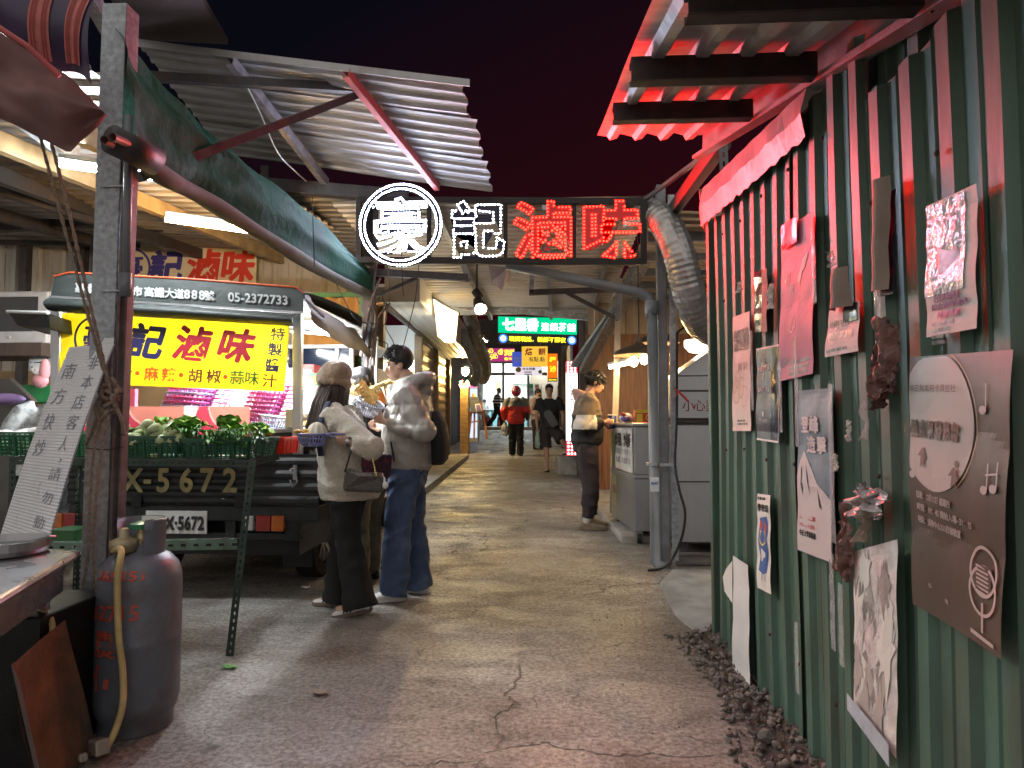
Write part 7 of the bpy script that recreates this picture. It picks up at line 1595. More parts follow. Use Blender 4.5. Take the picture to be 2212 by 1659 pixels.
def hair_cap(t, c, R, s, m, style, seed=1, n=260, L=.03, back=-.06, front=.05, side=-.02, vol=1.0):
    """short hair: shell above a hairline plus many small locks"""
    r = random.Random(seed); mb = MB().mat(m); X = lambda p: V(c) + R @ (V(p) * s)
    def line(a):     # lowest z of hair round the head, a=0 front
        f = (1 + math.cos(a)) / 2; b_ = (1 - math.cos(a)) / 2; return front * f ** 1.5 + back * b_ ** 1.2 + side * (1 - abs(math.cos(a))) * .9
    rings = []
    for j in range(11):
        v = j / 10; rg = []
        for i in range(32):
            a = 2 * PI * i / 32; z0 = line(a); zc = (z0 - .042) / .100; th0 = math.asin(max(-.95, min(.9, zc))); th = lerp(th0, PI / 2, v); g = 1 + .025 * noise.noise(V((math.cos(a) * 3, math.sin(a) * 3, v * 4 + seed)))
            th_ = (1 + .07 * vol * min(1, v * 4)) * g; rg.append(X((.0765 * th_ * math.cos(th) * math.sin(a), -.014 + .0955 * th_ * math.cos(th) * math.cos(a), .042 + .100 * th_ * math.sin(th))))
        rings.append(rg)
    mb.loft(rings, cap=True)
    for i in range(n):
        a = r.random() * 2 * PI; z0 = line(a); th = math.asin(max(-.9, min(.98, lerp((z0 - .042) / .1, .98, r.random())))); p = V((.079 * math.cos(th) * math.sin(a), -.014 + .098 * math.cos(th) * math.cos(a), .042 + .104 * math.sin(th)))
        nrm = V((p.x, p.y + .014, (p.z - .042))).normalized(); fl = style(a, th); dd = (V(fl) + nrm * .12 + V((r.uniform(-.14, .14), r.uniform(-.14, .14), r.uniform(-.12, .12)))).normalized(); l_ = L * r.uniform(.6, 1.3)
        mb.tube([X(p - nrm * .004), X(p + dd * l_ * .5 + nrm * .004), X(p + dd * l_ - nrm * .002)], [.0055 * s, .0045 * s, .001], 5)
    return part('hair', mb, None, t, local=True, smooth=True, rec=False)
m_hairb = M('black_hair', (.010, .009, .009), .42, var=.3, scale=40, bump=.4, bscale=160, stretch=(1, 1, .2)); m_hairbr = M('brown_hair', (.035, .018, .012), .4, var=.4, scale=30, bump=.4, bscale=160, stretch=(3, 3, .2))
m_sk = M('skin', (.46, .27, .19), .5, var=.06, scale=14, bump=.05, bscale=200); m_skw = M('fair_skin', (.55, .35, .26), .5, var=.05, scale=14, bump=.05); m_skd = M('tan_skin', (.36, .20, .13), .5, var=.07, scale=14, bump=.05)

def human(label, loc, yaw, J, skin, vox=.0075, hs=.92, group=None, face=True):
    t = thing('person', loc, label, 'person', group, rz=yaw); mb = MB(); hR = J.get('hR', Matrix.Identity(3)); sl_ = J.get('slim', 1.0)
    head_geo(mb, J['head'], hR, hs); nk, ch, pv = V(J['neck']), V(J['chest']), V(J['pelvis'])
    mb.tube([V(J['head']) + hR @ V((0, -.028, -.05)), nk + V((0, 0, .01)), nk - V((0, 0, .04))], [.050, .054, .062], 14)
    mb.loft([ring(pv - V((0, 0, .08)), .13, .10), ring(pv + V((0, 0, .04)), .15 * sl_, .105), ring(pv.lerp(ch, .5), .125 * sl_, .09), ring(ch, .15 * sl_, .105), ring(ch.lerp(nk, .6), .155 * sl_, .085), ring(nk, .06, .055)])
    for sfx, th in (('L', 1), ('R', -1)):
        s_, e_, w_ = V(J['s' + sfx]), V(J['e' + sfx]), V(J['w' + sfx]); d = V(J.get('d' + sfx, (w_ - e_)))
        mb.tube([s_.lerp(nk, .25), s_, s_.lerp(e_, .4), e_, e_.lerp(w_, .3), w_ - (w_ - e_).normalized() * .01], [.052, .052, .046, .037, .037, .025], 12)
        hand_geo(mb, w_, d, J.get('n' + sfx, (1 if sfx == 'L' else -1, 0, 0)), J.get('t' + sfx, th), J.get('c' + sfx, .45), J.get('hsz', .92))
        hp, k_, a_ = V(J['p' + sfx]), V(J['k' + sfx]), V(J['a' + sfx])
        mb.tube([hp + V((0, 0, .03)), hp, hp.lerp(k_, .5), k_, k_.lerp(a_, .3), k_.lerp(a_, .8), a_ - V((0, 0, .03))], [.085, .088, .072, .052, .056, .038, .036], 12)
        f_ = Matrix.Rotation(J.get('f' + sfx, 0), 3, 'Z') @ V((0, 1, 0)); mb.tube([a_ + V((0, 0, -.02)) - f_ * .03, a_ + f_ * .04 + V((0, 0, -.045)), a_ + f_ * .11 + V((0, 0, -.062)), a_ + f_ * .155 + V((0, 0, -.066))], [(.034, .03), (.036, .028), (.040, .02), (.028, .012)], 10)
    remesh('body', mb, skin, t, vox, 2)
    if face: face_parts(t, J['head'], hR, hs)
    return t
def trousers(t, J, m, radii, waist, vox=.011, disp=None, hemz=(.03, .03), name='trousers', extra=None, wr=(.155, .12), knee_to=1.0):
    mb = MB(); pv = V(J['pelvis']); mb.loft([ring(pv + V((0, -.005, waist)), *wr), ring(pv + V((0, -.01, .0)), wr[0] + .015, wr[1] + .02), ring(pv - V((0, .005, .09)), wr[0] + .005, wr[1] + .005)])
    for i, s in enumerate('LR'):
        hp, k_, a_ = V(J['p' + s]), V(J['k' + s]), V(J['a' + s]); end = k_.lerp(a_, knee_to) if knee_to < 1 else V((a_.x, a_.y, a_.z - .09 + hemz[i])); pts = [hp + V((0, 0, .04)), hp - V((0, 0, .06)), hp.lerp(k_, .55), k_, k_.lerp(end, .5), end]
        if knee_to == 0: pts = [hp + V((0, 0, .04)), hp - V((0, 0, .06)), hp.lerp(k_, .45), hp.lerp(k_, .8), k_]; mb.tube(pts, radii[:5], 16)
        else: mb.tube(pts, radii, 16)
    if extra: extra(mb)
    return remesh(name, mb, m, t, vox, 2, disp)
def top(t, J, m, rings, arm, vox=.011, disp=None, name='jacket', extra=None, smooth=3, arms='LR', cuff=0.0, short=1.0):
    mb = MB(); mb.loft([ring(V(c), rx, ry, 24) for c, rx, ry in rings])
    for s in arms:
        s_, e_, w_ = V(J['s' + s]), V(J['e' + s]), V(J['w' + s]); nk = V(J['neck']); w2 = w_ + (e_ - w_).normalized() * cuff
        if short < 1: mb.tube([s_.lerp(nk, .35), s_, s_.lerp(e_, short * .6), s_.lerp(e_, short)], arm[:4], 14)
        else: mb.tube([s_.lerp(nk, .35), s_, s_.lerp(e_, .5), e_, e_.lerp(w2, .5), w2], arm, 14); mb.ell(e_, (arm[3] * 1.03,) * 3)
    if extra: extra(mb)
    return remesh(name, mb, m, t, vox, smooth, disp)
def puff(sp, amp, seed=0):
    def d(co, no):
        b_ = np.abs(np.sin(co[:, 2] * PI / sp)); n = vnoise(co, (16, 16, 10), seed); return amp * (b_ ** .35 - .85) + .006 * (1 - 2.4 * np.abs(n)) - .002
    return d
m_sole = M('gum_sole', (.16, .12, .10), .6); m_wshoe = M('white_leather', (.66, .64, .61), .45, var=.1, bump=.1); m_wsole = M('white_sole', (.55, .54, .52), .5); m_bshoe = M('black_leather', (.015, .014, .014), .4)
Rx = lambda a: Matrix.Rotation(a, 3, 'X'); Rz = lambda a: Matrix.Rotation(a, 3, 'Z'); Ry = lambda a: Matrix.Rotation(a, 3, 'Y')

# ------------------------------------------------ woman in the cream fleece
m_fleece = M('cream_fleece', (.54, .49, .40), .95, var=.14, scale=45, bump=1.0, bscale=120, sheen=.5); m_blk = M('black_trousers', (.010, .010, .011), .9, var=.2, scale=30, bump=.2, bscale=120); m_bean = M('tan_teddy_knit', (.34, .235, .15), .95, var=.22, scale=50, bump=1.0, bscale=150, sheen=.5)
J = dict(head=(0, .115, 1.485), hR=Rz(.25) @ Rx(-.12), neck=(0, .07, 1.335), chest=(0, .03, 1.15), pelvis=(0, -.03, .84), sL=(-.165, .02, 1.265), eL=(-.25, -.29, 1.075), wL=(-.30, -.155, 1.115), dL=(-.05, .9, .12), nL=(.8, .1, .5), cL=.75, tL=-1,
         sR=(.165, .05, 1.265), eR=(.22, .02, 1.02), wR=(.12, .22, 1.08), pL=(-.085, -.03, .80), kL=(-.095, -.075, .45), aL=(-.10, -.165, .115), fL=.25, pR=(.085, -.01, .80), kR=(.085, .06, .44), aR=(.10, .08, .095), fR=.1, slim=.9, hsz=.85)
gloc = V((-1.365, 4.47, 0)); gyaw = math.radians(82)
t = human('person in cream fleece and tan beanie holding a basket of food at the truck', gloc, gyaw, J, m_skw, hs=.88)
trousers(t, J, m_blk, [.105, .115, .098, .085, .095, .112], .10, disp=folds(.010, (6, 6, 9), 3), hemz=(.03, .03), wr=(.155, .135))
top(t, J, m_fleece, [((0, -.035, .735), .205, .185), ((0, -.04, .80), .225, .205), ((0, -.03, .95), .215, .195), ((0, .01, 1.12), .205, .175), ((0, .035, 1.23), .185, .145), ((0, .06, 1.30), .12, .10), ((0, .075, 1.35), .075, .075)], [.085, .088, .080, .076, .072, .058], disp=folds(.012, (7, 7, 11), 5), cuff=.035)
hc, hR = V(J['head']), J['hR']; X = lambda p: hc + hR @ (V(p) * .88)
mb = MB(); mb.ell(X((0, -.035, .062)), (.098, .122, .102), hR @ Rx(-.35), nu=24, nv=16); mb.tube([X((.095 * math.sin(a), -.012 + .113 * math.cos(a) - .02, .022 - .052 * (1 - math.cos(a)) / 2 + .018)) for a in [2 * PI * i / 24 for i in range(25)]], .021, 8, cap=False); mb.ell(X((0, -.10, .0)), (.07, .05, .075), hR)
remesh('beanie', mb, m_bean, t, .009, 2, folds(.008, (14, 14, 10), 8))
mb = MB().mat(m_hairbr); r = random.Random(3)
for i in range(300):
    a = r.uniform(1.25, 5.03); k = r.uniform(.92, 1.08); p0_ = V((.083 * math.sin(a) * k, -.02 + .095 * math.cos(a) * k, .02)); L = r.uniform(.22, .33); sw = .02 * math.sin(a * 3 + i)
    mb.tube([X(p0_), X(p0_ + V((.012 * math.sin(a), -.01, -.08))), X(p0_ + V((.022 * math.sin(a) + sw * .5, .012, -.18))), X(p0_ + V((.020 * math.sin(a) + sw, .028 + .02 * r.random(), -.18 - L * .75)))], [.007, .010, .009, .002], 5)
for k in (-1, 1):
    for i in range(110):
        u = r.random(); q = X(V((.074 * k, .05 - .10 * u, .01))); e = V((k * (.175 + .02 * r.random()), .19 - .10 * u + r.uniform(-.012, .012), 1.07 - .05 * r.random() + .05 * u))
        mb.tube([q, q.lerp(e, .3) + V((.030 * k, .01, 0)), q.lerp(e, .65) + V((.034 * k, .012, 0)), e], [.006, .011, .010, .002], 5)
part('hair', mb, None, t, local=True, smooth=True, rec=False)
mb = MB().mat(M('watch_strap', (.04, .03, .025), .5)); w_ = V(J['wL']); mb.tube([w_ + V((0, -.022, -.004)), w_ + V((0, -.002, 0))], .030, 14, cap=False); mb.mat(m_alu).ell(w_ + V((-.03, -.012, .0)), (.006, .015, .015)); part('wristwatch', mb, None, t, local=True)
shoe(t, J['aL'], .25, m_wshoe, m_sole, .25, -.20, m_black); shoe(t, J['aR'], .1, m_wshoe, m_sole, .25, 0, m_black)
def W(root_loc, yaw, p): return V(root_loc) + Rz(yaw) @ V(p)
Lw = lambda p: W(gloc, gyaw, p)
# basket with food held by its handle
bc_ = Lw((-.285, .085, 1.085)); hd = math.atan2(*(Lw((-.31, -.1, 1.1)) - bc_).yx); mb = MB(); basket(mb, M('periwinkle_plastic', (.30, .32, .62), .35, var=.05, bump=0, trans=.25), bc_, .095, .075, (0, 0), 30, handle=hd)
mb.mat(MATS['periwinkle_plastic']).tube([bc_ + V((.10 * math.cos(hd), .10 * math.sin(hd), .072)), Lw((-.305, -.05, 1.15)), Lw((-.302, -.09, 1.135))], [(.016, .008)] * 3, 8)
solo('handled_basket', mb, None, 'periwinkle basket with handle held by the person in cream fleece', 'basket', smooth=True, rec=False)
mb = MB().mat(M('pale_bun', (.60, .56, .46), .7, var=.12, scale=12, bump=.5, bscale=20)); a = bc_ + V((.025, .0, .105)); r = random.Random(5)
rows = []
for i in range(10):
    th = PI / 2 * i / 9; rows.append([a + V(((.062 + .006 * math.sin(9 * b_)) * math.cos(th) * math.cos(b_), (.062 + .006 * math.sin(9 * b_)) * math.cos(th) * math.sin(b_), -.04 + .085 * math.sin(th))) for b_ in [2 * PI * k / 36 for k in range(36)]])
mb.loft(rows); solo('cabbage', mb, None, 'pale cabbage piece in the periwinkle basket', 'food', smooth=True)
mb = MB().mat(M('tofu_skin', (.62, .38, .08), .6, var=.3, scale=20, bump=.6, bscale=40)); a = bc_ + V((-.055, -.01, .078))
for i in range(9): mb.ell(a + V((r.uniform(-.03, .04), r.uniform(-.04, .04), r.uniform(-.02, .02))), (.03, .02, .013), Rz(r.random() * 3) @ Rx(r.uniform(-.5, .5)), nu=10, nv=6)
solo('tofu_skins', mb, None, 'yellow fried tofu skins in the periwinkle basket', 'food', smooth=True)
# navy tote with its strap over the shoulder, patterned shoulder bag on the forearm
m_tote = M('navy_canvas', (.014, .02, .055), .75, var=.15, scale=40, bump=.3, bscale=150)
sb = thing('tote_bag', Lw((-.20, -.23, .8)), 'navy tote bag with dark floral print hanging from the shoulder strap', 'bag')
mb = MB().mat(m_tote)
pts = spline([Lw(p) for p in ((-.10, .175, 1.21), (-.145, .12, 1.315), (-.165, .03, 1.365), (-.20, -.08, 1.32), (-.275, -.10, 1.2), (-.29, -.13, 1.05), (-.26, -.19, .98))], 5)
front = spline([Lw(p) for p in ((-.185, .03, 1.365), (-.235, .06, 1.25), (-.235, .075, 1.14), (-.225, .06, 1.02))], 6)
mb.tube(front, [(.034, .010)] * len(front), 8); part('strap', mb, None, sb, smooth=True)
m_flor = M('floral_print', (.03, .015, .04), .7, var=.3, scale=30, bump=.2, c2=(.30, .03, .04), scale2=26, amt2=.38)
mb = MB().mat(m_flor); mb.solid([Lw(p) for p in ((-.14, -.16, .86), (.10, -.22, .86), (.10, -.23, 1.02), (-.14, -.17, 1.03))], Rz(gyaw) @ V((0, -.07, 0))); part('body', mb, None, sb, bevel=.02)
hb = thing('shoulder_bag', Lw((-.31, -.06, .80)), 'dark diamond-patterned shoulder bag hung on the forearm of the person in fleece', 'bag')
m_mono = M('monogram_canvas', (.10, .09, .075), .55, var=.1, bump=.1)
nn, ll = nodes_of(m_mono); tcn = nn.new('ShaderNodeTexCoord'); mpn = nn.new('ShaderNodeMapping'); mpn.inputs['Rotation'].default_value = (0, PI / 4, 0); mpn.inputs['Scale'].default_value = (17, 17, 17); ll.new(tcn.outputs['Object'], mpn.inputs[0]); bk = nn.new('ShaderNodeTexBrick'); bk.offset = 0; bk.inputs['Color1'].default_value = (.24, .21, .17, 1); bk.inputs['Color2'].default_value = (.09, .08, .07, 1); bk.inputs['Mortar'].default_value = (.012, .012, .014, 1); bk.inputs['Mortar Size'].default_value = .09; bk.inputs['Brick Width'].default_value = .5; bk.inputs['Row Height'].default_value = .5
sxy = nn.new('ShaderNodeSeparateXYZ'); cxy = nn.new('ShaderNodeCombineXYZ'); ll.new(mpn.outputs[0], sxy.inputs[0]); ll.new(sxy.outputs[0], cxy.inputs[0]); ll.new(sxy.outputs[2], cxy.inputs[1]); ll.new(cxy.outputs[0], bk.inputs[0]); ll.new(bk.outputs[0], nn['Principled BSDF'].inputs['Base Color'])
bq_ = [P(738, 1062, 4.10), P(824, 1066, 4.12), P(829, 1030, 4.12), P(815, 1022, 4.12), P(780, 1022, 4.10), P(748, 1010, 4.10), P(741, 1030, 4.10)]
mb = MB().mat(m_mono); mb.solid(bq_, (0, .075, 0)); part('body', mb, None, hb, bevel=.02)
m_strap = M('black_strap', (.014, .014, .016), .5)
for pts in ([(745, 1020, 4.10), (755, 985, 4.12), (764, 955, 4.15), (770, 948, 4.20)], [(812, 1026, 4.12), (806, 1000, 4.14), (796, 970, 4.16), (781, 948, 4.20)]):
    mb = MB().mat(m_strap); sp_s = spline([P(*p) for p in pts], 5); mb.tube(sp_s, [(.009, .005)] * len(sp_s), 8); part('strap', mb, None, hb, smooth=True)
mb = MB().mat(M('gold_chain', (.6, .42, .14), .3, .9))
for k in range(7): q = P(lerp(806, 814, k / 6), lerp(992, 1026, k / 6), 4.12); mb.ell(q + V((0, -.012, 0)), (.006, .004, .007), nu=8, nv=6)
part('chain', mb, None, hb)
mb = MB().mat(m_white); a = P(832, 1048, 4.14); mb.ell(a, (.020, .015, .022)); mb.ell(a + V((-.006, 0, .03)), (.008, .008, .02)); mb.tube([a + V((-.01, 0, .04)), P(826, 1022, 4.13)], .003, 5); solo('bag_charm', mb, None, 'small white charm dangling from the patterned shoulder bag', 'charm', smooth=True)

# ------------------------------------------------ young man in the grey puffer jacket
m_puf = M('grey_puffer_nylon', (.36, .34, .31), .42, var=.08, scale=8, bump=.35, bscale=28); m_jean = M('blue_denim', (.055, .09, .18), .85, var=.3, scale=9, bump=.3, bscale=250, c2=(.15, .21, .33), scale2=4, amt2=.33)
J = dict(head=(0, .045, 1.645), hR=Rz(.10) @ Rx(-.13), neck=(0, -.02, 1.49), chest=(0, -.03, 1.28), pelvis=(0, -.02, .94), sL=(-.20, -.035, 1.42), eL=(-.265, -.17, 1.18), wL=(-.135, .115, 1.235), dL=(.25, .9, .30), nL=(.75, -.1, .55), cL=.8, tL=-1,
         sR=(.20, -.035, 1.42), eR=(.25, -.03, 1.17), wR=(.05, .15, 1.20), dR=(0, 1, 0), nR=(-.6, .0, .6), cR=.7, pL=(-.10, -.02, .88), kL=(-.115, .02, .50), aL=(-.12, .05, .10), fL=.30, pR=(.10, -.02, .88), kR=(.115, -.04, .50), aR=(.125, -.09, .095), fR=-.1, hsz=.95)
bl_, by_ = V((-1.045, 4.83, 0)), math.radians(93)
t = human('person in grey hooded puffer jacket and blue jeans facing the truck', bl_, by_, J, m_skw, vox=.0065, hs=.94)
trousers(t, J, m_jean, [.112, .12, .104, .098, .10, .10], .10, disp=folds(.014, (6, 6, 9), 7, .4), hemz=(.03, .03), wr=(.165, .135))
def hood(mb):
    mb.tube([V((.12 * math.sin(a), -.07 + .105 * math.cos(a) * (1.0 if math.cos(a) < 0 else .85), 1.515 - .03 * math.cos(a) + .0)) for a in [2 * PI * i / 20 for i in range(21)]], .052, 10, cap=False); mb.ell((0, -.150, 1.53), (.10, .055, .075)); mb.ell((0, -.165, 1.48), (.09, .04, .06)); mb.tube([(0, .08, 1.36), (0, .085, 1.50)], [.05, .045], 10)
top(t, J, m_puf, [((0, -.02, .885), .185, .150), ((0, -.02, .93), .215, .185), ((0, -.025, 1.10), .215, .19), ((0, -.03, 1.28), .21, .18), ((0, -.035, 1.40), .19, .15), ((0, -.03, 1.47), .13, .11), ((0, -.03, 1.53), .095, .095)], [.09, .094, .090, .086, .080, .052], disp=puff(.135, .010, 4), extra=hood, cuff=.04, name='puffer_jacket')
hair_cap(t, J['head'], J['hR'], .94, m_hairb, lambda a, th: (math.sin(a) * .2, .9, .25), seed=4, n=460, L=.030, back=-.045, front=.066, side=-.03, vol=1.4)
mb = MB().mat(m_alu); q = V(J['head']) + J['hR'] @ (V((-.084, -.008, -.045)) * .94); mb.ell(q, (.004, .004, .006)); part('earring', mb, None, t, local=True)
mb = MB().mat(m_ink); mb.tube([(-.218, .06, 1.10), (-.222, .045, 1.03), (-.218, .035, .965)], [.006, .009, .006], 8); part('pocket_zip', mb, None, t, local=True)
shoe(t, J['aL'], .30, m_wshoe, m_wsole, .29); shoe(t, J['aR'], -.1, m_wshoe, m_wsole, .29)
Lb = lambda p: W(bl_, by_, p)
mb = MB().mat(m_dark); bp_ = []
for z, rx, ry, y in ((.93, .11, .04, -.235), (.97, .15, .06, -.25), (1.10, .155, .07, -.25), (1.22, .14, .06, -.24), (1.31, .10, .04, -.22)): bp_.append([Lb(p) for p in ring((0.02, y, z), rx, ry, 20)])
mb.loft(bp_); solo('backpack', mb, None, 'black backpack on the back of the person in the grey puffer jacket', 'backpack', smooth=True)
bk_ = P(791, 888, 4.72); mb = MB(); basket(mb, M('milky_plastic', (.66, .68, .80), .35, var=.05, bump=0, trans=.2), bk_ + V((0, 0, -.02)), .095, .095, (.3, .42), 32)
mb.mat(MATS['milky_plastic']).tube([P(818, 868, 4.72), P(828, 880, 4.74), P(842, 893, 4.76)], [(.014, .008)] * 3, 8)
solo('handled_basket', mb, None, 'milky white basket tilted in the hand of the person in grey puffer', 'basket', smooth=True, rec=False)
mb = MB().mat(M('fried_skin', (.66, .42, .13), .55, var=.3, scale=20, bump=.9, bscale=30)); r = random.Random(6)
mb.loft([[P(lerp(768, 806, u) + 14 * s2, lerp(832, 872, u) - 12 * s2 * s2 + r.uniform(-2, 2), 4.70 + .06 * s2) for s2 in (-1, -.5, 0, .5, 1)] for u in (0, .2, .4, .6, .8, 1)], cap=False, closed=False)
for i in range(14): u = r.random(); mb.ell(P(lerp(772, 812, u), lerp(838, 876, u), 4.70 + r.uniform(-.03, .04)), (.034, .022, .018), Rz(r.random() * 3) @ Ry(.7), nu=10, nv=6)
solo('fried_tofu', mb, None, 'golden fried tofu skins heaped in the milky basket', 'food', smooth=True, rec=False)
mb = MB().mat(m_alu); mb.tube([P(846, 900, 4.70), P(836, 868, 4.70), P(827, 838, 4.72)], .005, 6); mb.tube([P(849, 896, 4.70), P(846, 866, 4.72), P(839, 840, 4.74)], .005, 6); solo('tongs', mb, None, 'steel tongs held upright by the person in grey puffer', 'tongs', smooth=True)

# ------------------------------------------------ woman with the fur hood, behind
m_fur = M('golden_fur', (.42, .31, .13), .9, var=.4, scale=30, bump=.6, bscale=90); m_orl = M('orange_lining', (.70, .20, .02), .6, var=.1); m_camo = M('camo_cloth', (.17, .15, .11), .9, var=.3, scale=9, c2=(.08, .08, .06), scale2=7, amt2=.45)
std = dict(head=(0, .05, 1.53), hR=Rx(-.2), neck=(0, .0, 1.38), chest=(0, 0, 1.18), pelvis=(0, 0, .87), sL=(-.17, -.01, 1.32), eL=(-.22, -.08, 1.06), wL=(-.18, .12, .95), sR=(.17, -.01, 1.32), eR=(.22, -.06, 1.06), wR=(.17, .14, .97), pL=(-.09, 0, .81), kL=(-.10, .02, .45), aL=(-.10, -.01, .095), pR=(.09, 0, .81), kR=(.10, .03, .45), aR=(.10, .02, .095), slim=.92, hsz=.88)
cl_, cy_ = V((-1.43, 5.25, gz(5.28))), math.radians(75); J = dict(std); J['hR'] = Rz(.5) @ Rx(-.3)
t = human('person with golden fur-trimmed hood and camouflage trousers behind the beanie wearer', cl_, cy_, J, m_skw, vox=.011, hs=.88)
trousers(t, J, m_camo, [.105, .115, .10, .09, .085, .07], .10, vox=.014, disp=folds(.012, (6, 6, 9), 9)); top(t, J, m_dark, [((0, 0, .80), .19, .15), ((0, 0, .95), .20, .16), ((0, 0, 1.18), .19, .155), ((0, 0, 1.30), .17, .13), ((0, 0, 1.40), .09, .09)], [.08, .085, .08, .078, .07, .055], vox=.014, disp=folds(.010))
hair_cap(t, J['head'], J['hR'], .88, m_hairb, lambda a, th: (0, -.3 * math.cos(a), -1), seed=6, n=380, L=.07, back=-.10, front=.05, side=-.07, vol=1.2)
mb = MB().mat(m_orl); hcs = V((0, -.03, 1.485)); mb.loft([[hcs + V(((.16 - .045 * k) * math.sin(a), (.15 - .04 * k) * math.cos(a) - .02 * k, -.02 + .012 * k - .035 * k * (1 - math.cos(a)))) for a in [2 * PI * i / 24 for i in range(24)]] for k in range(3)], cap=False); part('hood_lining', mb, None, t, local=True, smooth=True, rec=False)
mb = MB().mat(m_fur); r = random.Random(8)
rim = [hcs + V((.165 * math.sin(a), .155 * math.cos(a), .035 * math.cos(2 * a))) for a in [2 * PI * i / 48 for i in range(49)]]; mb.tube(rim, .028, 8, cap=False)
for i in range(1500):
    k = r.randrange(48); p = rim[k].lerp(rim[k + 1], r.random()); d = V((r.gauss(0, 1), r.gauss(0, 1), r.gauss(0, 1))).normalized(); d = (d + (p - hcs).normalized() * .6).normalized(); mb.add([p + d * .02 + d.orthogonal() * .003, p + d * .02 - d.orthogonal() * .003, p + d * r.uniform(.045, .07) + V((0, 0, -.008))], [(0, 1, 2)])
part('fur_trim', mb, None, t, local=True, rec=False)
shoe(t, J['aL'], 0, m_bshoe, m_bshoe, .25); shoe(t, J['aR'], 0, m_bshoe, m_bshoe, .25)
# ------------------------------------------------ woman with glasses
dl_, dy_ = V((-1.185, 5.62, gz(5.6))), math.radians(115); J = dict(std); J['hR'] = Rx(-.05)
t = human('person with round gold glasses and dark hair looking out behind the puffer jacket', dl_, dy_, J, m_skw, vox=.009, hs=.88)
m_blkn = M('black_quilt', (.014, .016, .022), .5, var=.2, bump=.2)
trousers(t, J, m_blk, [.10, .11, .095, .08, .075, .065], .10, vox=.014); top(t, J, m_blkn, [((0, 0, .70), .19, .15), ((0, 0, .95), .20, .165), ((0, 0, 1.18), .19, .16), ((0, 0, 1.30), .17, .13), ((0, 0, 1.41), .085, .085)], [.085, .09, .085, .08, .075, .055], vox=.013, disp=puff(.08, .010, 2))
hair_cap(t, J['head'], J['hR'], .88, m_hairbr, lambda a, th: (math.sin(a) * .4, .3 * math.cos(a), -.9), seed=9, n=360, L=.06, back=-.09, front=.045, side=-.05, vol=1.4)
def glasses(t, J, hs, m):
    X = lambda p: V(J['head']) + J['hR'] @ (V(p) * hs); mb = MB().mat(m)
    for k in (-1, 1): mb.tube([X((.033 * k + .024 * math.cos(a), .094 - .006 * abs(math.cos(a)), .0 + .019 * math.sin(a))) for a in [2 * PI * i / 20 for i in range(21)]], .0024, 5, cap=False); mb.tube([X((.057 * k, .088, .004)), X((.074 * k, .05, .005)), X((.078 * k, -.01, .0))], .0022, 5)
    mb.tube([X((-.009, .098, .003)), X((.009, .098, .003))], .0022, 5); part('glasses', mb, None, t, local=True)
glasses(t, J, .88, M('gold_wire', (.45, .33, .12), .35, .8)); shoe(t, J['aL'], 0, m_bshoe, m_bshoe, .25); shoe(t, J['aR'], 0, m_bshoe, m_bshoe, .25)

# ------------------------------------------------ young man at the food cart on the right
el_, ey_ = V((.40, 7.60, gz(7.6))), math.radians(-84)
m_oliv = M('olive_canvas', (.17, .125, .085), .85, var=.1, scale=30, bump=.25, bscale=120); m_pinkh = M('dusty_pink_jersey', (.42, .25, .22), .9, var=.1, bump=.3); m_panel = M('white_panel_cloth', (.62, .57, .50), .85, var=.08, bump=.2); m_jog = M('charcoal_jersey', (.030, .022, .024), .9, var=.2, bump=.2)
J = dict(head=(0, .10, 1.60), hR=Rz(-.05) @ Rx(-.35), neck=(0, .02, 1.455), chest=(0, 0, 1.25), pelvis=(0, -.01, .93), sR=(.185, -.01, 1.38), eR=(.25, -.10, 1.12), wR=(.13, .17, 1.165), dR=(0, 1, 0), nR=(-.9, .2, .0), cR=.75, sL=(-.185, -.01, 1.38), eL=(-.24, -.05, 1.12), wL=(-.02, .20, 1.14), nL=(.9, .2, 0), cL=.7,
         pL=(-.09, 0, .87), kL=(-.10, .05, .48), aL=(-.11, .06, .095), fL=.2, pR=(.09, -.01, .87), kR=(.10, .02, .48), aR=(.11, -.02, .095), fR=-.1, hsz=.95)
t = human('person in olive, white and black jacket holding a cup at the food cart', el_, ey_, J, m_sk, vox=.0075, hs=.93)
trousers(t, J, m_jog, [.11, .12, .105, .098, .088, .060], .10, disp=folds(.014, (6, 6, 9), 11, .3), hemz=(.12, .12), wr=(.16, .13), name='joggers')
def hoodE(mb): mb.tube([V((.105 * math.sin(a), -.035 + .10 * math.cos(a), 1.46 - .035 * math.cos(a))) for a in [2 * PI * i / 20 for i in range(21)]], .038, 10, cap=False); mb.ell((0, -.105, 1.45), (.09, .045, .06))
RG = [((0, -.005, .90), .165, .14), ((0, -.005, .94), .205, .175), ((0, 0, 1.08), .205, .175), ((0, 0, 1.25), .20, .165), ((0, 0, 1.37), .18, .14), ((0, .005, 1.44), .11, .10), ((0, .01, 1.48), .08, .08)]
o = top(t, J, m_oliv, RG, [.095, .10, .095, .092, .085, .05], disp=folds(.013, (8, 8, 12), 13), cuff=.03)
def seams(o, zs, mats):      # cut-and-sewn colour blocks: assign panels by height on the garment
    me = o.data; me.materials.clear()
    for m_ in mats: me.materials.append(m_)
    for p in me.polygons: p.material_index = sum(p.center.z + .10 * (p.center.x > .16) * 0 < z for z in zs)
seams(o, (1.235, 1.225), [m_oliv, m_dark, m_dark])
for p in o.data.polygons:
    c = p.center
    if 1.085 < c.z < 1.235 and c.x > .15 and c.y < .07: p.material_index = 3
o.data.materials.append(m_panel)
mb = MB(); hoodE(mb); remesh('hood', mb, m_pinkh, t, .010, 2, folds(.008, (14, 14, 14), 3))
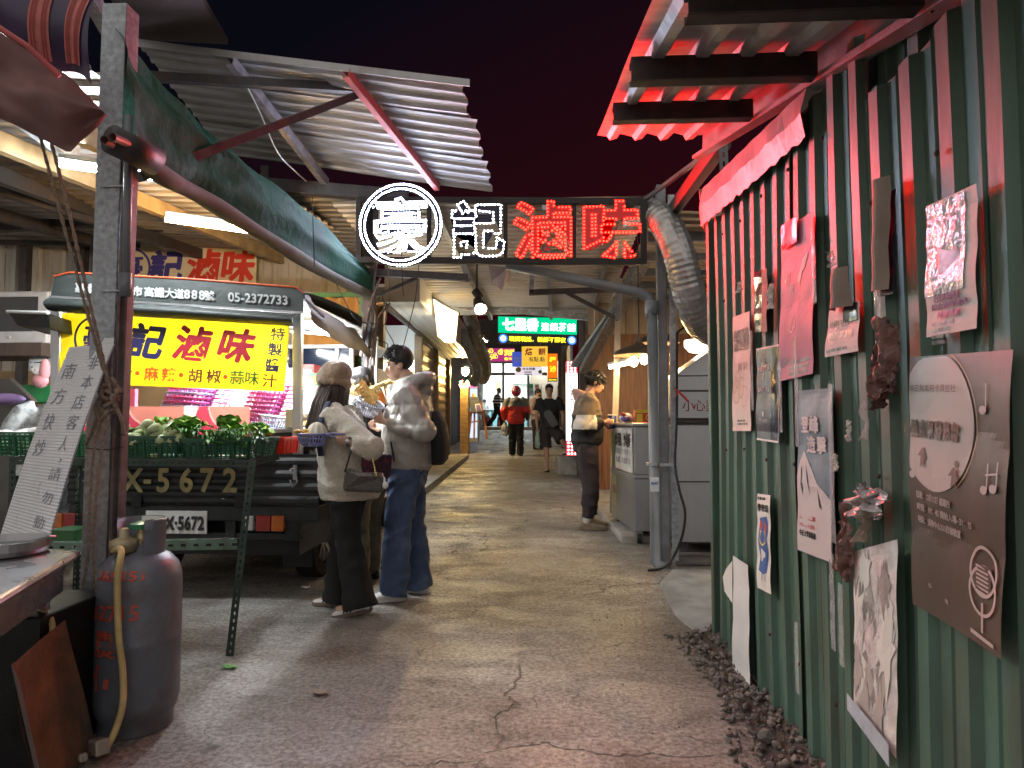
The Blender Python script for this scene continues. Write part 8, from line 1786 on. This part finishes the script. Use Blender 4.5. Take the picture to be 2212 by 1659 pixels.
hair_cap(t, J['head'], J['hR'], .93, m_hairb, lambda a, th: (math.sin(a) * .6, .7 * math.cos(a), -.5), seed=12, n=420, L=.055, back=-.05, front=.04, side=-.03, vol=1.8); glasses(t, J, .93, M('thin_steel', (.3, .3, .3), .3, .8))
m_croc = M('khaki_clog', (.20, .15, .10), .7, var=.2, scale=20); m_sock = M('white_sock', (.66, .63, .58), .9, bump=.3)
for s in 'LR':
    a = V(J['a' + s]); mb = MB().mat(m_sock); mb.tube([a + V((0, -.01, -.03)), a + V((0, 0, .05)), a + V((0, 0, .09))], [.044, .046, .044], 14); part('sock', mb, None, t, local=True, smooth=True); shoe(t, a, J['f' + s], m_croc, m_croc, .29, name='clog')
Le = lambda p: W(el_, ey_, p)
mb = MB(); c = Le((.04, .275, 1.085)); mb.mat(M('blue_paper_cup', (.035, .05, .24), .5, var=.1)).lathe([(.036, 0), (.047, .15)], c, 24); mb.mat(m_white).lathe([(.049, .145), (.049, .158), (.044, .16)], c, 24); mb.mat(m_ylw).ell(c + V((0, -.042, .09)), (.014, .004, .02)); solo('paper_cup', mb, None, 'blue paper cup in the hands at the food cart', 'cup', smooth=True)

# ------------------------------------------------ man in black T-shirt walking toward the viewer
fl__ = V((-.03, 13.75, gz(13.75))); fy_ = math.radians(176); st_z = zt - gz(13.75)
J = dict(head=(0, .03, 1.62), hR=Rx(-.05), neck=(0, 0, 1.475), chest=(0, 0, 1.27), pelvis=(0, 0, .93), sR=(.20, 0, 1.40), eR=(.265, -.02, 1.12), wR=(.24, .06, .86), dR=(0, 0, -1), nR=(-1, .2, 0), cR=.6, sL=(-.20, 0, 1.40), eL=(-.27, -.05, 1.13), wL=(-.26, -.02, .88), nL=(1, 0, 0), cL=.5,
         pR=(.09, 0, .87), kR=(.07, .03, .48), aR=(.04, .02, .095), fR=-.1, pL=(-.09, 0, .87), kL=(-.26, .20, .62), aL=(-.38, .05, st_z + .095), fL=-.6)
t = human('person in black T-shirt and shorts stepping off the stone block', fl__, fy_, J, m_sk, vox=.010, hs=.95)
trousers(t, J, m_jog, [.11, .125, .118, .115, .118], .09, vox=.014, disp=folds(.014, (6, 6, 9), 4), knee_to=0, name='shorts', wr=(.17, .13))
top(t, J, m_dark, [((0, 0, .86), .19, .14), ((0, 0, 1.0), .19, .145), ((0, 0, 1.27), .20, .15), ((0, 0, 1.39), .18, .12), ((0, 0, 1.47), .075, .07)], [.09, .092, .085, .088], vox=.013, disp=folds(.010, (7, 7, 9), 6), short=.62, name='t_shirt')
hair_cap(t, J['head'], J['hR'], .95, m_hairb, lambda a, th: (0, .5, .8), seed=15, n=200, L=.025, back=-.02, front=.075, side=.0)
for s in 'LR':
    a = V(J['a' + s]); R = Rz(J['f' + s]); mb = MB().mat(m_black); mb.solid([a + R @ V((x, y, -.095)) for x, y in ((.035, -.07), (.045, .12), (.02, .18), (-.02, .18), (-.045, .12), (-.035, -.07))], (0, 0, .018)); mb.tube([a + R @ V((-.035, .03, -.07)), a + R @ V((0, .11, -.045)), a + R @ V((.035, .03, -.07))], .008, 6); part('flip_flop', mb, None, t, local=True)
Lf = lambda p: W(fl__, fy_, p)
mb = MB().mat(M('black_nylon', (.02, .021, .023), .45, var=.2, bump=.2)); R = Rz(fy_) @ Ry(.55); mb.loft([[Lf((-.04, .19, 1.07)) + R @ V((x, y, z)) for x, y in ((-.09 * k, -.03), (.09 * k, -.03), (.09 * k, .05), (-.09 * k, .05))] for z, k in ((-.19, .6), (-.16, .9), (.1, 1), (.17, .7))]); mb.tube([Lf(p) for p in ((.02, .18, 1.2), (.1, .16, 1.33), (.15, .06, 1.46), (.12, -.1, 1.42))], [(.022, .006)] * 4, 6)
solo('sling_bag', mb, None, 'black sling bag across the chest of the person in the T-shirt', 'bag', bevel=.015)
mb = MB().mat(M('mint_bottle', (.45, .60, .55), .25, var=.08, bump=0, trans=.3)); c = Lf((.235, .07, .47)); mb.lathe([(.01, 0), (.055, .005), (.055, .23), (.04, .26), (.035, .29), (.035, .33), (.01, .335)], c, 20); mb.tube([c + V((-.03, 0, .30)), c + V((-.035, 0, .36)), c + V((.035, 0, .36)), c + V((.03, 0, .30))], .008, 6); solo('water_bottle', mb, None, 'mint water bottle hanging from the hand of the T-shirt wearer', 'bottle', smooth=True)

# ------------------------------------------------ man in red jacket and helmet walking away
rl_, ry_ = V((-.885, 17.3, gz(17.3))), math.radians(-8); m_redj = M('red_nylon', (.50, .020, .018), .5, var=.1, bump=.15); m_gryj = M('slate_nylon', (.10, .10, .105), .6, var=.15, bump=.15); m_helm = M('magenta_shell', (.30, .01, .06), .2, var=.1, bump=0, coat=.5)
J = dict(head=(0, .03, 1.60), hR=Rz(-.5), neck=(0, 0, 1.45), chest=(0, 0, 1.25), pelvis=(0, 0, .92), sL=(-.20, 0, 1.38), eL=(-.30, -.02, 1.13), wL=(-.30, .04, .90), dL=(0, .1, -1), nL=(1, 0, 0), cL=1.0, sR=(.20, 0, 1.38), eR=(.29, -.04, 1.13), wR=(.26, .12, .98), pL=(-.09, 0, .86), kL=(-.10, .02, .48), aL=(-.10, .03, .095), pR=(.09, 0, .86), kR=(.11, -.02, .48), aR=(.13, -.12, .10), fR=-.15, hsz=1.0)
t = human('person in red and grey jacket with a magenta helmet walking away', rl_, ry_, J, m_sk, vox=.012, hs=.93)
trousers(t, J, m_blk, [.115, .125, .11, .10, .095, .085], .09, vox=.015, disp=folds(.014, (6, 6, 9), 4), wr=(.17, .14))
o = top(t, J, m_redj, [((0, 0, .80), .20, .16), ((0, 0, .86), .235, .19), ((0, 0, 1.05), .235, .19), ((0, 0, 1.25), .23, .18), ((0, 0, 1.38), .20, .145), ((0, 0, 1.47), .10, .09)], [.105, .11, .105, .10, .092, .065], vox=.014, disp=folds(.012, (6, 6, 8), 8)); seams(o, (1.24,), [m_gryj, m_redj])
mb = MB().mat(m_helm); hc = V(J['head']); mb.ell(hc + V((0, -.01, .035)), (.128, .148, .142), nu=24, nv=16); remesh('helmet', mb, m_helm, t, .012, 1)
mb = MB(); cda = Card(mb, lambda u, v, h: hc + V(((.13 + h) * math.sin(u / .13), -.01 - (.15 + h) * math.cos(u / .13), .035 + v))); cda.text('S/A', -.02, .06, .05, m_paper, h=.003, bold=.03); cda.text('SPORT', -.02, 0, .03, m_paper, h=.006, bold=.03); part('helmet_marking', mb, None, t, local=True, rec=False)
mb = MB().mat(m_black); mb.tube([(-.235, 0, 1.05), (-.15, -.17, 1.2), (.05, -.175, 1.34), (.16, -.05, 1.45)], [(.014, .006)] * 4, 6); part('bag_strap', mb, None, t, local=True)
mb = MB().mat(m_black); mb.ell((.30, -.02, 1.02), (.06, .16, .14)); o_ = remesh('pouch', mb, m_dark, t, .014, 2)
shoe(t, J['aL'], 0, m_bshoe, m_bshoe, .28); shoe(t, J['aR'], -.15, M('maroon_leather', (.10, .02, .02), .4), m_bshoe, .28, -.3)
Lr = lambda p: W(rl_, ry_, p); mb = MB(); c = Lr((-.30, .05, .68)); mb.ell(c, (.10, .07, .13)); mb.ell(c + V((.02, 0, -.10)), (.09, .07, .10)); mb.tube([c + V((0, 0, .08)), c + V((0, 0, .19))], [.05, .02], 10)
mb2 = thing('carrier_bag', c - V((0, 0, .2)), 'white plastic carrier bag in the hand of the person in the red jacket', 'bag'); o_ = remesh('bag_body', mb, M('white_film', (.62, .62, .62), .3, var=.1, bump=.9, bscale=30, trans=.2), None, .016, 2, folds(.014, (16, 16, 16), 2)); o_.parent = mb2; o_.data.transform(Matrix.Translation(-mb2.location))

# ------------------------------------------------ people near the bright shop
def simple(label, loc, yaw, J, skin, topm, botm, rings, arm, hairseed, **k):
    t = human(label, loc, yaw, J, skin, vox=.015, hs=.92, face=k.get('face', True)); trousers(t, J, botm, [.11, .12, .105, .095, .09, .08], .09, vox=.017, disp=folds(.012, (6, 6, 9), hairseed))
    o = top(t, J, topm, rings, arm, vox=.016, disp=folds(.010, (6, 6, 9), hairseed + 1)); hair_cap(t, J['head'], J.get('hR', Matrix.Identity(3)), .92, k.get('hair', m_hairb), lambda a, th: (0, .3 * math.cos(a), -.6), seed=hairseed, n=140, L=.05, back=-.06, front=.05, side=-.03, vol=1.4)
    for s in 'LR': shoe(t, J['a' + s], 0, m_bshoe, m_bshoe, .27)
    return t, o
RGs = [((0, 0, .82), .185, .14), ((0, 0, .95), .20, .16), ((0, 0, 1.20), .20, .16), ((0, 0, 1.34), .18, .13), ((0, 0, 1.43), .085, .08)]
J = dict(std); J.update(head=(0, .04, 1.58), neck=(0, 0, 1.43), hR=Rx(-.15), sL=(-.19, 0, 1.36), sR=(.19, 0, 1.36))
hx = P(1160, 900, 19.2); m_mauv = M('mauve_jacket', (.28, .20, .21), .8, var=.1)
t, o = simple('person in mauve jacket and dark face mask behind the T-shirt wearer', V((hx.x, 19.2, gz(19.2))), math.radians(-120), J, m_sk, m_mauv, m_blk, RGs, [.085, .09, .085, .08, .075, .055], 22)
mb = MB().mat(m_black); mb.ell(V(J['head']) + J['hR'] @ V((0, .062, -.055)), (.056, .042, .042), J['hR']); part('face_mask', mb, None, t, local=True, smooth=True)
J = dict(std); J.update(head=(0, .09, 1.56), neck=(0, .04, 1.42), hR=Rx(-.1), chest=(0, .03, 1.2), sL=(-.18, .03, 1.35), sR=(.18, .03, 1.35), eR=(.22, -.12, 1.10), wR=(.2, .05, .95), eL=(-.2, .2, 1.12), wL=(-.15, .35, 1.02), pL=(-.09, 0, .83), kL=(-.09, .18, .47), aL=(-.09, .22, .095), pR=(.09, 0, .83), kR=(.09, -.10, .46), aR=(.09, -.38, .16))
sx = P(1074, 900, 29.2); m_strp = M('black_jersey', (.02, .02, .022), .8, var=.1)
t, o = simple('person in black and white striped top and apron striding past the bright shop', V((sx.x, 29.1, g0 - .02)), math.radians(-90), J, m_skd, m_strp, m_blk, RGs, [.08, .085, .08, .07, .06, .05], 24, hair=M('grey_hair', (.18, .17, .16), .7))
o.data.materials.append(m_white)
for p in o.data.polygons:
    if (p.center.z % .115) < .038 and p.center.z > 1.0: p.material_index = 1
J = dict(std); J.update(pelvis=(0, 0, .50), chest=(0, .04, .80), neck=(0, .06, 1.0), head=(0, .12, 1.14), hR=Rx(-.25), sL=(-.17, .04, .94), eL=(-.2, .12, .72), wL=(-.1, .32, .74), sR=(.17, .04, .94), eR=(.2, .12, .72), wR=(.1, .32, .74), pL=(-.09, .05, .48), kL=(-.1, .42, .48), aL=(-.1, .42, .095), pR=(.09, .05, .48), kR=(.1, .42, .48), aR=(.1, .42, .095))
jx = P(1047, 900, 31.5); RGj = [((0, 0, .46), .18, .15), ((0, .02, .62), .19, .15), ((0, .04, .82), .19, .15), ((0, .05, .93), .17, .12), ((0, .06, 1.01), .085, .08)]
t, o = simple('seated person in white top at the dark table inside the bright shop', V((jx.x, 31.7, g0)), math.radians(170), J, m_skw, M('white_top', (.62, .64, .66), .8), m_blk, RGj, [.08, .085, .08, .07, .06, .05], 26)
mb = MB().mat(m_white); mb.ell(V(J['head']) + J['hR'] @ V((0, .062, -.055)), (.056, .042, .042), J['hR']); part('face_mask', mb, None, t, local=True, smooth=True)
# cook in the patterned shirt at the left edge, worker inside the truck
J = dict(std); J.update(head=(.10, .20, 1.50), neck=(.07, .10, 1.36), chest=(.04, .05, 1.17), hR=Rx(-.4), sL=(-.14, .05, 1.30), sR=(.22, .05, 1.28), eR=(.30, -.02, 1.05), wR=(.22, .2, 1.0), eL=(-.26, .02, 1.08), wL=(-.30, .22, 1.06))
kx = P(92, 880, 5.3); m_leafs = M('pale_leaf_shirt', (.62, .66, .68), .8, var=.1, c2=(.14, .18, .22), scale2=16, amt2=.40)
RGk = [((0, 0, .80), .19, .15), ((.02, .02, .95), .20, .165), ((.04, .05, 1.17), .20, .16), ((.05, .07, 1.28), .18, .13), ((.07, .10, 1.37), .085, .085)]
t, o = simple('cook in pale leaf-patterned shirt and brown apron straps at the left', V((kx.x, 5.3, gz(5.3))), math.radians(20), J, m_sk, m_leafs, m_blk, RGk, [.085, .09, .085, .075, .06, .05], 28)
mb = MB().mat(M('tan_strap', (.22, .075, .04), .6)); mb.tube([(.10, .18, .9), (.11, .23, 1.15), (.12, .16, 1.36), (.10, -.02, 1.40), (.06, -.15, 1.2), (.03, -.17, .85)], [(.022, .006)] * 6, 6); part('apron_strap', mb, None, t, local=True)
J = dict(std); J.update(sL=(-.19, .03, 1.36), eL=(-.26, .08, 1.16), wL=(-.19, .36, 1.13), dL=(.3, .8, -.3), nL=(.3, -.1, -.9), sR=(.19, .03, 1.36), eR=(.28, .1, 1.16), wR=(.22, .34, 1.13), dR=(0, 1, 0), nR=(0, 0, -1), head=(0, .12, 1.60), neck=(0, .05, 1.43), hR=Rx(-.4))
lx = P(612, 880, 5.7)
t, o = simple('stall worker in white sleeves behind the yellow sign in the truck', V((lx.x, 5.75, .30 - .12)), math.radians(172), J, m_sk, M('white_sleeves', (.66, .66, .62), .8), m_blk, RGs, [.085, .09, .085, .08, .07, .055], 30)
# ================================================================== small extras on the truck and around the stall
tk_ = tk
for px in (300, 520): q = P(px, 1086, YR); mb = MB().mat(m_blkm); mb.bbox((q.x - .035, YR - .03, q.z - .03), (q.x + .035, YR - .014, q.z + .05)); part('hinge', mb, None, tk_, bevel=.004)
q = P(640, 1020, YR); mb = MB().mat(m_alu); mb.bbox((q.x - .012, YR - .03, q.z - .05), (q.x + .012, YR - .014, q.z + .05)); mb.tube([q + V((-.03, -.035, .02)), q + V((.0, -.04, .03)), q + V((.02, -.035, -.06)), q + V((-.01, -.04, -.10)), q + V((-.03, -.035, -.05))], .006, 6); part('latch', mb, None, tk_)
for k, pts in enumerate([[(868, 520, 5.5), (868, 580, 5.5), (872, 640, 5.6)], [(905, 570, 5.6), (898, 640, 5.6), (884, 700, 5.5), (870, 752, 5.4)], [(700, 560, 5.4), (740, 640, 5.4), (770, 690, 5.5), (812, 700, 5.7)]]):
    mb = MB().mat(m_wire); mb.tube(spline([P(*p) for p in pts], 6), .004, 5); solo('electric_cable', mb, None, ['short dark cord hanging below the left end of the LED sign', 'thin cord slanting down from the LED sign behind the person in puffer', 'dark cord looping from the tarpaulin to the sign post'][k], 'cable', smooth=True)
